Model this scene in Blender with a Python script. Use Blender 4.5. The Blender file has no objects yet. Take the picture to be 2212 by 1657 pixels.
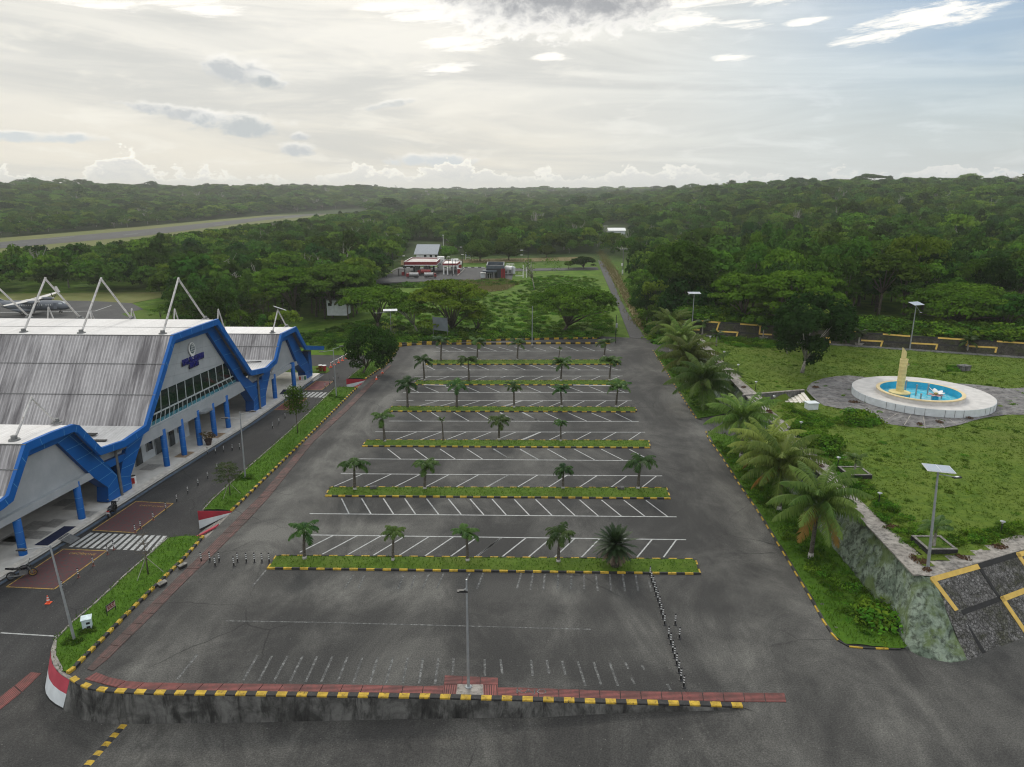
import bpy, math, random
import numpy as np
from mathutils import Vector, Matrix
R = math.radians
random.seed(7)
sc = bpy.context.scene
COL = sc.collection

# ------------------------------------------------------------------ camera
F, PITCH, H = 1535.0, R(15.06), 34.0          # focal length in pixels of a 2212 px wide frame, tilt, height above the car park
CP, SP = math.cos(PITCH), math.sin(PITCH)
cd = bpy.data.cameras.new('camera'); cam = bpy.data.objects.new('camera', cd); COL.objects.link(cam)
cam.location = (0, 0, H); cam.rotation_euler = (R(90) - PITCH, 0, 0)
cd.sensor_width = 36; cd.lens = F / 2212 * 36; cd.clip_start = 0.5; cd.clip_end = 20000
sc.camera = cam

def ray(x, y):
    a = (x - 1106) / F; b = -(y - 828.5) / F
    return (a, CP + b * SP, -SP + b * CP)
def P(x, y, z=0.0):                            # survey point of the photograph -> ground point at height z
    d = ray(x, y); t = (z - H) / d[2]
    return Vector((d[0] * t, d[1] * t, z))
def proj(p):
    z = p[2] - H; dep = p[1] * CP - z * SP; up = p[1] * SP + z * CP
    return 1106 + F * p[0] / dep, 828.5 - F * up / dep
def VP_(x, y, A, u):                           # vertical plane through A along u
    d = ray(x, y); n = (u[1], -u[0])
    t = (A[0] * n[0] + A[1] * n[1]) / (d[0] * n[0] + d[1] * n[1])
    return Vector((d[0] * t, d[1] * t, H + d[2] * t))
def PL(x, y, A, n):                            # general plane
    d = Vector(ray(x, y)); c = Vector((0, 0, H))
    t = (Vector(A) - c).dot(n) / d.dot(n)
    return c + d * t
def height_at(base, ytop):                     # height above base so that it reaches ytop
    lo, hi = 0.0, 60.0
    for _ in range(40):
        m = (lo + hi) / 2
        if proj((base[0], base[1], base[2] + m))[1] > ytop: lo = m
        else: hi = m
    return lo
def mpp(p):                                    # metres per frame pixel at p
    z = p[2] - H
    return (p[1] * CP - z * SP) / F

def inside(poly, x, y):
    c = False; n = len(poly); j = n - 1
    for i in range(n):
        xi, yi, xj, yj = poly[i][0], poly[i][1], poly[j][0], poly[j][1]
        if (yi > y) != (yj > y) and x < (xj - xi) * (y - yi) / (yj - yi) + xi: c = not c
        j = i
    return c
# ------------------------------------------------------------------ object helpers
def tag(o, label=None, cat=None, group=None, kind=None):
    if label: o['label'] = label
    if cat: o['category'] = cat
    if group: o['group'] = group
    if kind: o['kind'] = kind
    return o
def thing(name, label, cat, loc=(0, 0, 0), group=None, rotz=0.0):
    o = bpy.data.objects.new(name, None); COL.objects.link(o)
    o.location = loc; o.rotation_euler = (0, 0, rotz); o.empty_display_size = 0.2
    return tag(o, label, cat, group)
def root_of(o):
    while o.parent: o = o.parent
    return o
def children(o): return [c for c in bpy.data.objects if c.parent == o]
KIDS = {}
def dup(root, loc, rotz=0.0, scale=1.0, label=None, group=None):
    r = root.copy(); COL.objects.link(r); r.location = loc; r.rotation_euler = (0, 0, rotz)
    r.scale = (scale,) * 3 if not hasattr(scale, '__len__') else scale
    if label: r['label'] = label
    if group: r['group'] = group
    for ch in KIDS.get(root.name, []):
        c = ch.copy(); COL.objects.link(c); c.parent = r
        for g in KIDS.get(ch.name, []):
            d = g.copy(); COL.objects.link(d); d.parent = c
    return r

class MB:
    """collects polygons; build() links them as ONE mesh object"""
    def __init__(s): s.v = []; s.f = []; s.m = []
    def add(s, vs, fs, mi=0):
        n = len(s.v); s.v += [tuple(q) for q in vs]
        for f in fs: s.f.append(tuple(i + n for i in f)); s.m.append(mi)
        return s
    def poly(s, pts, mi=0): return s.add(pts, [tuple(range(len(pts)))], mi)
    def box(s, c, size, rot=0.0, mi=0, tilt=None):
        x, y, z = (d / 2 for d in size)
        vs = [Vector((a * x, b * y, e * z)) for e in (-1, 1) for b in (-1, 1) for a in (-1, 1)]
        M = Matrix.Rotation(rot, 3, 'Z')
        if tilt is not None: M = M @ tilt
        vs = [M @ q + Vector(c) for q in vs]
        return s.add(vs, [(0, 2, 3, 1), (4, 5, 7, 6), (0, 1, 5, 4), (2, 6, 7, 3), (0, 4, 6, 2), (1, 3, 7, 5)], mi)
    def prism(s, poly, off, mi=0, side=None):
        """poly extruded by vector off"""
        n = len(poly); a = [Vector(p) for p in poly]; b = [p + Vector(off) for p in a]
        s.add(a + b, [tuple(range(n)), tuple(range(2 * n - 1, n - 1, -1))], mi)
        s.add(a + b, [(i, (i + 1) % n, n + (i + 1) % n, n + i) for i in range(n)], mi if side is None else side)
        return s
    def tube(s, path, rad, n=8, mi=0, caps=True):
        path = [Vector(p) for p in path]; k = len(path)
        if not hasattr(rad, '__len__'): rad = [rad] * k
        vs = []; prev = None
        for i, p in enumerate(path):
            t = (path[min(i + 1, k - 1)] - path[max(i - 1, 0)]).normalized()
            if prev is None:
                a = Vector((1, 0, 0)) if abs(t.x) < .9 else Vector((0, 1, 0))
            else: a = prev
            a = (a - t * a.dot(t)).normalized(); prev = a; b = t.cross(a)
            for j in range(n):
                w = 2 * math.pi * j / n
                vs.append(p + (a * math.cos(w) + b * math.sin(w)) * rad[i])
        fs = [(i * n + j, i * n + (j + 1) % n, (i + 1) * n + (j + 1) % n, (i + 1) * n + j) for i in range(k - 1) for j in range(n)]
        if caps: fs += [tuple(range(n - 1, -1, -1)), tuple((k - 1) * n + j for j in range(n))]
        return s.add(vs, fs, mi)
    def lathe(s, prof, n=16, c=(0, 0, 0), mi=0, cap=True):
        vs = [(c[0] + r * math.cos(2 * math.pi * j / n), c[1] + r * math.sin(2 * math.pi * j / n), c[2] + z) for r, z in prof for j in range(n)]
        k = len(prof)
        fs = [(i * n + j, i * n + (j + 1) % n, (i + 1) * n + (j + 1) % n, (i + 1) * n + j) for i in range(k - 1) for j in range(n)]
        if cap: fs.append(tuple((k - 1) * n + j for j in range(n)))
        return s.add(vs, fs, mi)
    def ell(s, c, r, n=12, m=8, mi=0):
        vs = []; 
        for i in range(m + 1):
            a = math.pi * i / m
            for j in range(n):
                w = 2 * math.pi * j / n
                vs.append((c[0] + r[0] * math.sin(a) * math.cos(w), c[1] + r[1] * math.sin(a) * math.sin(w), c[2] + r[2] * math.cos(a)))
        return s.add(vs, [(i * n + j, (i + 1) * n + j, (i + 1) * n + (j + 1) % n, i * n + (j + 1) % n) for i in range(m) for j in range(n)], mi)
    def build(s, name, mats, parent=None, smooth=False, local=False, bevel=0.0):
        me = bpy.data.meshes.new(name)
        o0 = Vector((0, 0, 0))
        if parent is not None and not local: o0 = root_of(parent).location
        me.from_pydata([tuple(Vector(q) - o0) for q in s.v], [], s.f)
        if not isinstance(mats, (list, tuple)): mats = [mats]
        for m in mats: me.materials.append(m)
        me.polygons.foreach_set('material_index', s.m)
        if smooth: me.polygons.foreach_set('use_smooth', [True] * len(s.f))
        me.update()
        o = bpy.data.objects.new(name, me); COL.objects.link(o)
        if parent is not None:
            o.parent = parent; KIDS.setdefault(parent.name, []).append(o)
        if bevel:
            b = o.modifiers.new('edge', 'BEVEL'); b.width = bevel; b.segments = 2; b.limit_method = 'ANGLE'
        return o

def np_mesh(name, V, faces4, mats, parent=None, tone=None, smooth=False, midx=None):
    """V (n,3); faces4 (m,k) index array"""
    V = np.asarray(V, dtype=np.float32); faces4 = np.asarray(faces4, dtype=np.int32)
    me = bpy.data.meshes.new(name); m, k = faces4.shape
    me.vertices.add(len(V)); me.vertices.foreach_set('co', V.ravel())
    me.loops.add(m * k); me.loops.foreach_set('vertex_index', faces4.ravel())
    me.polygons.add(m); me.polygons.foreach_set('loop_start', np.arange(0, m * k, k, dtype=np.int32))
    try: me.polygons.foreach_set('loop_total', np.full(m, k, dtype=np.int32))
    except Exception: pass
    if smooth: me.polygons.foreach_set('use_smooth', np.ones(m, dtype=bool))
    if not isinstance(mats, (list, tuple)): mats = [mats]
    for q in mats: me.materials.append(q)
    if midx is not None: me.polygons.foreach_set('material_index', np.asarray(midx, dtype=np.int32))
    if tone is not None:
        a = me.attributes.new('tone', 'FLOAT', 'POINT'); a.data.foreach_set('value', np.asarray(tone, dtype=np.float32))
    me.update(calc_edges=True); me.validate()
    o = bpy.data.objects.new(name, me); COL.objects.link(o)
    if parent is not None:
        o.parent = parent; KIDS.setdefault(parent.name, []).append(o)
    return o

# ------------------------------------------------------------------ materials
class NT:
    def __init__(s, name):
        s.m = bpy.data.materials.new(name); s.m.use_nodes = True; s.t = s.m.node_tree; s.t.nodes.clear()
        s.out = s.t.nodes.new('ShaderNodeOutputMaterial')
    def n(s, kind, **kw):
        q = s.t.nodes.new('ShaderNode' + kind)
        for k, v in kw.items():
            if k.startswith('i_'):
                key = k[2:]; key = int(key) if key.isdigit() else key.replace('_', ' ')
                s.set(q.inputs[key], v)
            else: setattr(q, k, v)
        return q
    def set(s, inp, v):
        if isinstance(v, bpy.types.NodeSocket): s.t.links.new(v, inp)
        else: inp.default_value = v
    def math(s, op, a, b=None, c=None, clamp=False):
        q = s.n('Math', operation=op, use_clamp=clamp); s.set(q.inputs[0], a)
        if b is not None: s.set(q.inputs[1], b)
        if c is not None: s.set(q.inputs[2], c)
        return q.outputs[0]
    def pos(s, scale=(1, 1, 1), rot=0.0, loc=(0, 0, 0), obj=False):
        if obj: src = s.n('TexCoord').outputs['Object']
        else: src = s.n('NewGeometry').outputs['Position']
        mp = s.n('Mapping'); s.set(mp.inputs['Vector'], src)
        mp.inputs['Scale'].default_value = scale; mp.inputs['Rotation'].default_value = (0, 0, rot); mp.inputs['Location'].default_value = loc
        return mp.outputs[0]
    def noise(s, vec, scale, detail=4.0, rough=.55, dist=0.0):
        q = s.n('TexNoise'); s.set(q.inputs['Vector'], vec)
        q.inputs['Scale'].default_value = scale; q.inputs['Detail'].default_value = detail
        q.inputs['Roughness'].default_value = rough; q.inputs['Distortion'].default_value = dist
        return q.outputs['Fac']
    def ramp(s, fac, lo, hi):
        q = s.n('MapRange', interpolation_type='SMOOTHSTEP'); s.set(q.inputs[0], fac)
        q.inputs[1].default_value = lo; q.inputs[2].default_value = hi
        return q.outputs[0]
    def mix(s, fac, a, b, mode='MIX'):
        q = s.n('Mix', data_type='RGBA', blend_type=mode); s.set(q.inputs[0], fac); 
        for i, v in ((6, a), (7, b)):
            s.set(q.inputs[i], v if isinstance(v, bpy.types.NodeSocket) else (tuple(v) + (1,))[:4])
        return q.outputs[2]
    def bsdf(s, col, rough=.8, bump=None, bstr=.3, bdist=.05, metal=0.0, spec=.5):
        q = s.n('BsdfPrincipled')
        s.set(q.inputs['Base Color'], col if isinstance(col, bpy.types.NodeSocket) else (tuple(col) + (1,))[:4])
        s.set(q.inputs['Roughness'], rough); q.inputs['Metallic'].default_value = metal
        q.inputs['Specular IOR Level'].default_value = spec
        if bump is not None:
            b = s.n('Bump'); b.inputs['Strength'].default_value = bstr; b.inputs['Distance'].default_value = bdist
            s.set(b.inputs['Height'], bump); s.t.links.new(b.outputs[0], q.inputs['Normal'])
        s.t.links.new(q.outputs[0], s.out.inputs[0]); return s.m

def mat_plain(name, c, rough=.7, var=.25, scale=3.0, metal=0.0, dirt=None, spec=.4):
    """painted / metal surface with faint wear"""
    t = NT(name); p = t.pos()
    n1 = t.ramp(t.noise(p, scale, 5), .3, .75)
    lo = tuple(v * (1 - var) for v in c); hi = tuple(min(1, v * (1 + var * .5)) for v in c)
    col = t.mix(n1, lo, hi)
    if dirt:
        d = t.ramp(t.noise(p, scale * 2.3, 7, .65), .52, .72); col = t.mix(t.math('MULTIPLY', d, dirt[3]), col, dirt[:3])
    return t.bsdf(col, rough, metal=metal, spec=spec)

def mat_asphalt(name, base, dust, rot=0.0, amount=1.0, seed=0.0, streak=(.10, .045, 1), bands=None):
    t = NT(name)
    p = t.pos(loc=(seed, seed, 0)); ps = t.pos(scale=streak, rot=rot, loc=(seed, 3 + seed, 0))
    big = t.ramp(t.noise(ps, 1.0, 9, .70, .7), .42, .72)
    med = t.ramp(t.noise(p, .09, 9, .72, .5), .44, .70)
    a = t.math('MULTIPLY', t.math('ADD', t.math('MULTIPLY', big, .65), t.math('MULTIPLY', med, .5)), amount, clamp=True)
    if bands:
        xyz = t.n('SeparateXYZ'); t.t.links.new(t.n('NewGeometry').outputs['Position'], xyz.inputs[0]); X, Y = xyz.outputs[0], xyz.outputs[1]
        u = t.math('SUBTRACT', X, t.math('MULTIPLY', Y, .054)); wob = t.math('MULTIPLY', t.math('SUBTRACT', t.noise(p, .05, 4), .5), 5.0); u = t.math('ADD', u, wob); yy = t.math('ADD', Y, wob)
        for src, c0, wd, st, ax in bands:
            q = u if src == 'u' else yy
            b_ = t.math('MULTIPLY', t.ramp(t.math('SUBTRACT', wd, t.math('ABSOLUTE', t.math('SUBTRACT', q, c0))), 0.0, wd), st)
            if ax: b_ = t.math('MULTIPLY', b_, t.ramp(t.math('SUBTRACT', ax[1], t.math('ABSOLUTE', t.math('SUBTRACT', X if src == 'y' else Y, ax[0]))), 0, ax[1] * .5))
            b_ = t.math('MULTIPLY', b_, t.math('ADD', .35, t.math('MULTIPLY', big, .9)))
            a = t.math('ADD', a, b_, clamp=True)
    col = t.mix(a, base, dust)
    vo = t.n('TexVoronoi', feature='DISTANCE_TO_EDGE'); t.set(vo.inputs['Vector'], t.n('VectorMath', operation='ADD').outputs[0]); vm = vo.inputs['Vector'].links[0].from_node; t.set(vm.inputs[0], p); nz = t.n('TexNoise'); t.set(nz.inputs['Vector'], p); nz.inputs['Scale'].default_value = .5; nz.inputs['Detail'].default_value = 6; t.set(vm.inputs[1], nz.outputs['Color']); vo.inputs['Scale'].default_value = .11
    crack = t.math('MULTIPLY', t.ramp(vo.outputs['Distance'], .010, .0), t.ramp(t.noise(p, .05, 3), .5, .62)); col = t.mix(t.math('MULTIPLY', crack, .6), col, (.012, .012, .012))
    dk = t.ramp(t.noise(p, .16, 8, .7, .8), .55, .70)
    col = t.mix(t.math('MULTIPLY', dk, .45), col, tuple(v * .55 for v in base))
    sp = t.noise(p, 9.0, 3, .8); col = t.mix(t.ramp(sp, .3, .75), t.mix(.6, col, (0, 0, 0)), col)
    chip = t.ramp(t.noise(p, 6.5, 2, .5), .71, .76)
    col = t.mix(t.math('MULTIPLY', chip, .35), col, (.32, .31, .29))
    return t.bsdf(col, t.math('SUBTRACT', .93, t.math('MULTIPLY', dk, .12)), bump=sp, bstr=.5, bdist=.02, spec=.3)

def mat_grass(name, a, b, c, s=1.0):
    t = NT(name); p = t.pos()
    n1 = t.ramp(t.noise(p, .35 * s, 6, .6), .36, .66); n2 = t.ramp(t.noise(p, 2.2 * s, 6, .65), .35, .7)
    n3 = t.ramp(t.noise(p, .11 * s, 5, .6), .5, .68)
    col = t.mix(n2, a, b); col = t.mix(t.math('MULTIPLY', n1, .6), col, c)
    col = t.mix(t.math('MULTIPLY', n3, .5), col, tuple(.5 * (x + y) for x, y in zip(b, (.10, .095, .03))))
    return t.bsdf(col, .95, bump=t.noise(p, 5.0 * s, 6, .7), bstr=.9, bdist=.12, spec=.1)

def mat_leaf(name, a, b, trans=.25, rand=True, gloss=False):
    t = NT(name)
    at = t.n('Attribute', attribute_name='tone').outputs['Fac']
    col = t.mix(at, a, b)
    if rand:
        rnd = t.n('ObjectInfo').outputs['Random']
        hsv = t.n('HueSaturation'); t.set(hsv.inputs['Color'], col)
        t.set(hsv.inputs['Hue'], t.math('ADD', .475, t.math('MULTIPLY', rnd, .048)))
        t.set(hsv.inputs['Value'], t.math('ADD', .45, t.math('MULTIPLY', t.math('FRACT', t.math('MULTIPLY', rnd, 37.7)), 1.15)))
        col = hsv.outputs[0]
    if gloss:
        d = t.n('BsdfPrincipled'); t.set(d.inputs[0], col); d.inputs['Roughness'].default_value = .5; d.inputs['Specular IOR Level'].default_value = .14
    else:
        d = t.n('BsdfDiffuse'); t.set(d.inputs[0], col)
    tr = t.n('BsdfTranslucent'); t.set(tr.inputs[0], t.mix(.5, col, (.055, .12, .008)))
    mx = t.n('MixShader'); mx.inputs[0].default_value = trans
    t.t.links.new(d.outputs[0], mx.inputs[1]); t.t.links.new(tr.outputs[0], mx.inputs[2])
    t.t.links.new(mx.outputs[0], t.out.inputs[0]); return t.m

def mat_stone(name, a, b, dark, scale=.8, moss=None, streak=False, rough=.92, stones=0):
    t = NT(name); p = t.pos()
    pv = t.pos(scale=(1, 1, .22)) if streak else p
    n1 = t.ramp(t.noise(p, scale, 7, .65, .5), .35, .65); n2 = t.ramp(t.noise(pv, scale * 2.4, 8, .7, .4), .42, .66)
    col = t.mix(n1, a, b); col = t.mix(t.math('MULTIPLY', n2, .85), col, dark)
    if moss:
        n3 = t.ramp(t.noise(t.pos(loc=(31, 7, 3)), scale * .45, 8, .68, .8), .46, .62)
        col = t.mix(t.math('MULTIPLY', n3, .8), col, moss)
    hgt = t.noise(p, scale * 6, 8, .7)
    if stones:
        vv = t.n('TexVoronoi', feature='DISTANCE_TO_EDGE'); ad = t.n('VectorMath', operation='ADD'); t.set(ad.inputs[0], p); nz = t.n('TexNoise'); t.set(nz.inputs['Vector'], p); nz.inputs['Scale'].default_value = stones * 1.5; sc2 = t.n('VectorMath', operation='SCALE'); t.set(sc2.inputs[0], nz.outputs['Color']); sc2.inputs['Scale'].default_value = .35 / stones; t.set(ad.inputs[1], sc2.outputs[0]); t.set(vv.inputs['Vector'], ad.outputs[0]); vv.inputs['Scale'].default_value = stones
        jt = t.ramp(vv.outputs['Distance'], .02, .12); vc = t.n('TexVoronoi'); t.set(vc.inputs['Vector'], ad.outputs[0]); vc.inputs['Scale'].default_value = stones
        bw = t.n('RGBToBW'); t.t.links.new(vc.outputs['Color'], bw.inputs[0]); col = t.mix(t.math('MULTIPLY', t.ramp(bw.outputs[0], .2, .8), .5), col, tuple(v * .45 for v in a)); col = t.mix(t.math('MULTIPLY', t.math('SUBTRACT', 1.0, jt), .6), col, dark); hgt = t.math('ADD', t.math('MULTIPLY', hgt, .5), t.math('MULTIPLY', jt, .8))
    return t.bsdf(col, rough, bump=hgt, bstr=.9, bdist=.08, spec=.2)

M = {}
BANDS = [('u', 22.5, 3.4, .6, None), ('u', 26.0, 1.0, .5, None), ('u', -27.5, 3.8, .65, None), ('u', -30, 1.2, .4, None), ('y', 56.0, 3.5, .75, (-8, 22)), ('y', 50.5, 3.0, .55, (12, 12)), ('y', 46.5, 2.5, .45, (14, 10)), ('y', 67.5, 2.5, .45, (-18, 10))]
M['asphalt_lot'] = mat_asphalt('asphalt_car_park', (.049, .0485, .047), (.172, .169, .155), R(-3), .92, bands=BANDS)
M['asphalt_road'] = mat_asphalt('asphalt_front_road', (.040, .040, .040), (.100, .100, .095), R(84), .9, 11)
M['asphalt_drive'] = mat_asphalt('asphalt_terminal_drive', (.038, .038, .039), (.092, .092, .088), R(-7), .85, 23)
M['asphalt_far'] = mat_asphalt('asphalt_far', (.075, .075, .077), (.12, .12, .118), R(40), 1, 5)
M['paint'] = mat_plain('white_road_paint', (.37, .38, .375), .8, .3, 3, dirt=(.08, .08, .08, .8))
def mat_faded(name, c, base, lo=.42, hi=.6):
    t = NT(name); p = t.pos()
    k = t.ramp(t.noise(p, 3.2, 8, .75), lo, hi)
    return t.bsdf(t.mix(k, base, c), .9, spec=.2)
M['paint_faded'] = mat_faded('worn_white_paint', (.20, .205, .20), (.065, .066, .065), .46, .64)
M['paint_yellow_line'] = mat_faded('worn_yellow_line', (.36, .24, .06), (.14, .09, .05), .35, .6)
M['red_bay'] = mat_faded('worn_red_bay', (.105, .032, .034), (.05, .048, .05), .36, .66)
M['red_bay_fresh'] = mat_plain('red_bay_paint', (.12, .032, .033), .85, .35, .9)
M['kerb_yellow'] = mat_plain('kerb_yellow', (.44, .29, .028), .8, .35, 2.2, dirt=(.02, .02, .018, .95))
M['kerb_black'] = mat_plain('kerb_black', (.016, .016, .017), .75, .4, 2.2, dirt=(.08, .08, .075, .4))
M['kerb_grey'] = mat_stone('kerb_concrete', (.20, .19, .17), (.27, .26, .24), (.08, .08, .07), 1.5)
def mat_red_paver():
    t = NT('red_ribbed_paving'); p = t.pos()
    n1 = t.ramp(t.noise(p, .55, 6, .65), .36, .66); n2 = t.ramp(t.noise(p, 3, 7, .7), .45, .7)
    col = t.mix(n1, (.235, .07, .062), (.115, .042, .038)); col = t.mix(t.math('MULTIPLY', n2, .55), col, (.055, .04, .038))
    return t.bsdf(col, .85, bump=t.noise(p, 20, 3), bstr=.4, bdist=.02)
M['red_paver'] = mat_red_paver()
def mat_worn_paver():
    t = NT('worn_red_paving'); p = t.pos()
    n1 = t.ramp(t.noise(p, .5, 7, .7), .36, .62); n2 = t.ramp(t.noise(p, 1.8, 7, .7), .42, .66)
    col = t.mix(n1, (.150, .078, .068), (.075, .054, .048)); col = t.mix(t.math('MULTIPLY', n2, .75), col, (.045, .042, .036))
    return t.bsdf(col, .9, bump=t.noise(p, 9, 4), bstr=.6, bdist=.03)
M['red_paver_worn'] = mat_worn_paver()
M['groove'] = mat_plain('dark_groove', (.045, .02, .018), .9)
M['turf'] = mat_grass('turf', (.045, .085, .010), (.078, .135, .016), (.088, .135, .022))
M['turf_strip'] = mat_grass('turf_strip', (.040, .095, .008), (.072, .150, .012), (.060, .125, .014))
M['lawn'] = mat_grass('lawn', (.050, .094, .010), (.098, .148, .018), (.108, .145, .024), .5)
M['meadow'] = mat_grass('meadow', (.040, .075, .012), (.070, .115, .018), (.075, .11, .022), .4)
M['verge'] = mat_grass('airfield_verge', (.10, .115, .035), (.15, .15, .055), (.11, .13, .04), .1)
M['dry'] = mat_grass('dry_grass', (.15, .12, .06), (.22, .17, .09), (.12, .12, .05), .3)
M['forest_floor'] = mat_grass('forest_floor', (.020, .032, .008), (.035, .055, .013), (.028, .045, .010), .1)
M['soil'] = mat_plain('soil', (.09, .065, .045), .95, .4, 2)
M['concrete'] = mat_stone('concrete', (.24, .22, .20), (.33, .31, .28), (.10, .095, .085), .9)
M['concrete_dark'] = mat_stone('stained_concrete', (.10, .10, .098), (.20, .20, .19), (.022, .022, .022), .7, streak=True)
M['wall_front'] = mat_stone('soot_stained_concrete', (.045, .045, .043), (.14, .14, .133), (.012, .012, .012), .6, streak=True)
M['mossy'] = mat_stone('mossy_stone', (.105, .140, .105), (.245, .300, .235), (.014, .017, .012), .8, (.095, .135, .042), False)
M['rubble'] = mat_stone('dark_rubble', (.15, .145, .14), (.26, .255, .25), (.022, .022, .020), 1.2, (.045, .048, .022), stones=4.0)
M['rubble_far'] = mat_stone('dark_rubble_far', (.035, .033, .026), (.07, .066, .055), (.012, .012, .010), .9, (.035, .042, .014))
M['stripe_yellow'] = mat_plain('painted_yellow_band', (.56, .38, .09), .8, .15, 2)
M['stripe_black'] = mat_plain('painted_black_band', (.018, .018, .018), .8, .3, 2)
M['white_wall'] = mat_plain('white_painted_wall', (.56, .60, .62), .75, .12, 1.2)
M['red_wall'] = mat_plain('red_painted_wall', (.40, .05, .075), .75, .15, 1.2)
M['red_deep'] = mat_plain('red_flag_paint', (.30, .02, .035), .75, .2, 1.2)
M['bark'] = mat_stone('bark', (.10, .085, .065), (.16, .14, .11), (.04, .034, .026), 3, streak=True)
M['bark_pale'] = mat_stone('pale_bark', (.26, .25, .22), (.36, .34, .31), (.12, .11, .09), 2, streak=True)
M['palm_trunk'] = mat_stone('palm_trunk', (.085, .075, .062), (.16, .145, .12), (.03, .027, .022), 4)
M['palm_white'] = mat_stone('limewashed_trunk', (.40, .39, .36), (.5, .49, .46), (.14, .13, .11), 4)
M['galv'] = mat_plain('galvanised_steel', (.30, .32, .33), .45, .15, 3, metal=.4)
M['galv_dark'] = mat_plain('weathered_steel', (.16, .165, .165), .55, .25, 3, metal=.3)
M['black'] = mat_plain('black_plastic', (.015, .015, .016), .5, .3, 3)
M['white'] = mat_plain('white_paint', (.68, .69, .68), .55, .12, 2)
M['bollard_brown'] = mat_plain('brown_rubber', (.13, .05, .04), .7, .3, 3)
M['orange'] = mat_plain('cone_orange', (.72, .10, .035), .6, .15, 3)
M['red_gloss'] = mat_plain('red_gloss', (.42, .03, .025), .35, .15, 2)
M['glass_dark'] = NT('dark_glass').bsdf((.012, .018, .02), .06, spec=.8)

LF = {}
LF['forest'] = mat_leaf('leaf_forest', (0.022, 0.059, 0.009), (0.069, 0.133, 0.019))
LF['forest_light'] = mat_leaf('leaf_forest_light', (0.043, 0.097, 0.012), (0.112, 0.184, 0.022))
LF['forest_dark'] = mat_leaf('leaf_forest_dark', (0.012, 0.037, 0.009), (0.040, 0.084, 0.017))
LF['rain'] = mat_leaf('leaf_rain_tree', (0.033, 0.084, 0.009), (0.099, 0.173, 0.019))
LF['rain_field'] = mat_leaf('leaf_rain_field', (0.039, 0.097, 0.010), (0.107, 0.189, 0.020), .25, rand=False)
LF['rain_yellow'] = mat_leaf('leaf_yellow_green', (.062, .115, .010), (.150, .205, .020), rand=False)
LF['dense'] = mat_leaf('leaf_dense', (0.012, 0.037, 0.006), (0.036, 0.082, 0.012), .15, rand=False)
LF['terrace'] = mat_leaf('leaf_terrace', (0.009, 0.027, 0.007), (0.029, 0.063, 0.013), .12, rand=False)
LF['tips'] = mat_leaf('leaf_young_tips', (.11, .17, .022), (.20, .26, .05), .3, rand=False)
LF['palm'] = mat_leaf('frond_palm', (.014, .046, .010), (.055, .105, .018), .22, gloss=True)
LF['coconut'] = mat_leaf('frond_coconut', (.045, .095, .012), (.170, .225, .045), .32, gloss=True)
LF['coconut_dry'] = mat_leaf('frond_dry', (.20, .10, .02), (.26, .17, .05), .3, rand=False)
LF['cycad'] = mat_leaf('frond_cycad', (.009, .022, .008), (.030, .052, .018), .1, rand=False, gloss=True)
LF['cycad_dry'] = mat_leaf('frond_cycad_dry', (.10, .075, .055), (.17, .14, .11), .1, rand=False)
LF['shrub'] = mat_leaf('leaf_shrub', (0.039, 0.102, 0.010), (0.103, 0.194, 0.019), .28)
LF['grassblade'] = mat_leaf('grass_blade', (0.036, 0.087, 0.007), (0.090, 0.168, 0.016), .3, rand=False)
LF['lawnblade'] = mat_leaf('lawn_blade', (.052, .102, .010), (.145, .198, .028), .3, rand=False)
LF['sapling'] = mat_leaf('leaf_sapling', (.035, .055, .022), (.09, .115, .05), .25, rand=False)
LF['dead'] = mat_leaf('dead_leaves', (.06, .035, .022), (.13, .075, .05), .1, rand=False)
# ------------------------------------------------------------------ setting: terrain
def smooth(t): t = np.clip(t, 0, 1); return t * t * (3 - 2 * t)
ZT, ZR, ZF = 4.5, -2.2, -1.95                    # terrace level, terminal road level, terminal floor level
WA, WB = P(1496, 722, ZT), P(2212, 771, ZT)      # foot of the stepped rear wall
wdir = (WB - WA).normalized(); wn = Vector((-wdir.y, wdir.x, 0))
def terrain_z(X, Y):
    X = np.asarray(X, float); Y = np.asarray(Y, float)
    r = np.hypot(X, Y); az = np.degrees(np.arctan2(X, Y))
    z = -2.2 + 2.1 * smooth((X + 62) / 30)                            # field level, lower towards the airfield
    # bank and slope to the right of the approach road
    s = (X - WA.x) * wn.x + (Y - WA.y) * wn.y
    e = (X - WA.x) * wdir.x + (Y - WA.y) * wdir.y
    right = smooth((e + 2) / 14) * smooth((s + 1) / 3)
    z = z + right * (7.0 - 4 * smooth((s - 60) / 250))
    # far ridges
    al = smooth((-4 - az) / 10)
    ar = smooth((az - 3) / 18)
    n = 3.0 * np.sin(X * .006 + 1) * np.cos(Y * .0043) + 2.0 * np.sin(X * .013 + Y * .009)
    dl = r * smooth((-4 - az) / 4)
    z = z + al * (smooth((r - 760 - 22 * np.clip(36 + az, 0, 40)) / 1000) * 35)
    z = z + ar * smooth((r - 250) / 1000) * 33 + (1 - al) * (1 - ar) * smooth((r - 900) / 2200) * 30
    z = z + n * smooth((r - 700) / 1500)
    built = (Y < 158 + 0 * X) | ((s < 0.4) & (e > -2))
    z = np.where(built, np.minimum(z, -2.7), z)
    z = np.where((Y >= 158) & (Y < 164) & (e <= -2), -2.7 + (z + 2.7) * smooth((Y - 158) / 6), z)
    return z
xs = np.concatenate([-np.geomspace(5200, 160, 70), np.arange(-156, 158, 3.0), np.geomspace(160, 5200, 70)])
ys = np.concatenate([np.arange(6, 330, 3.0), np.geomspace(332, 6500, 110)])
XX, YY = np.meshgrid(xs, ys); ZZ = terrain_z(XX, YY)
V = np.stack([XX, YY, ZZ], -1).reshape(-1, 3); nx, ny = len(xs), len(ys)
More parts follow.
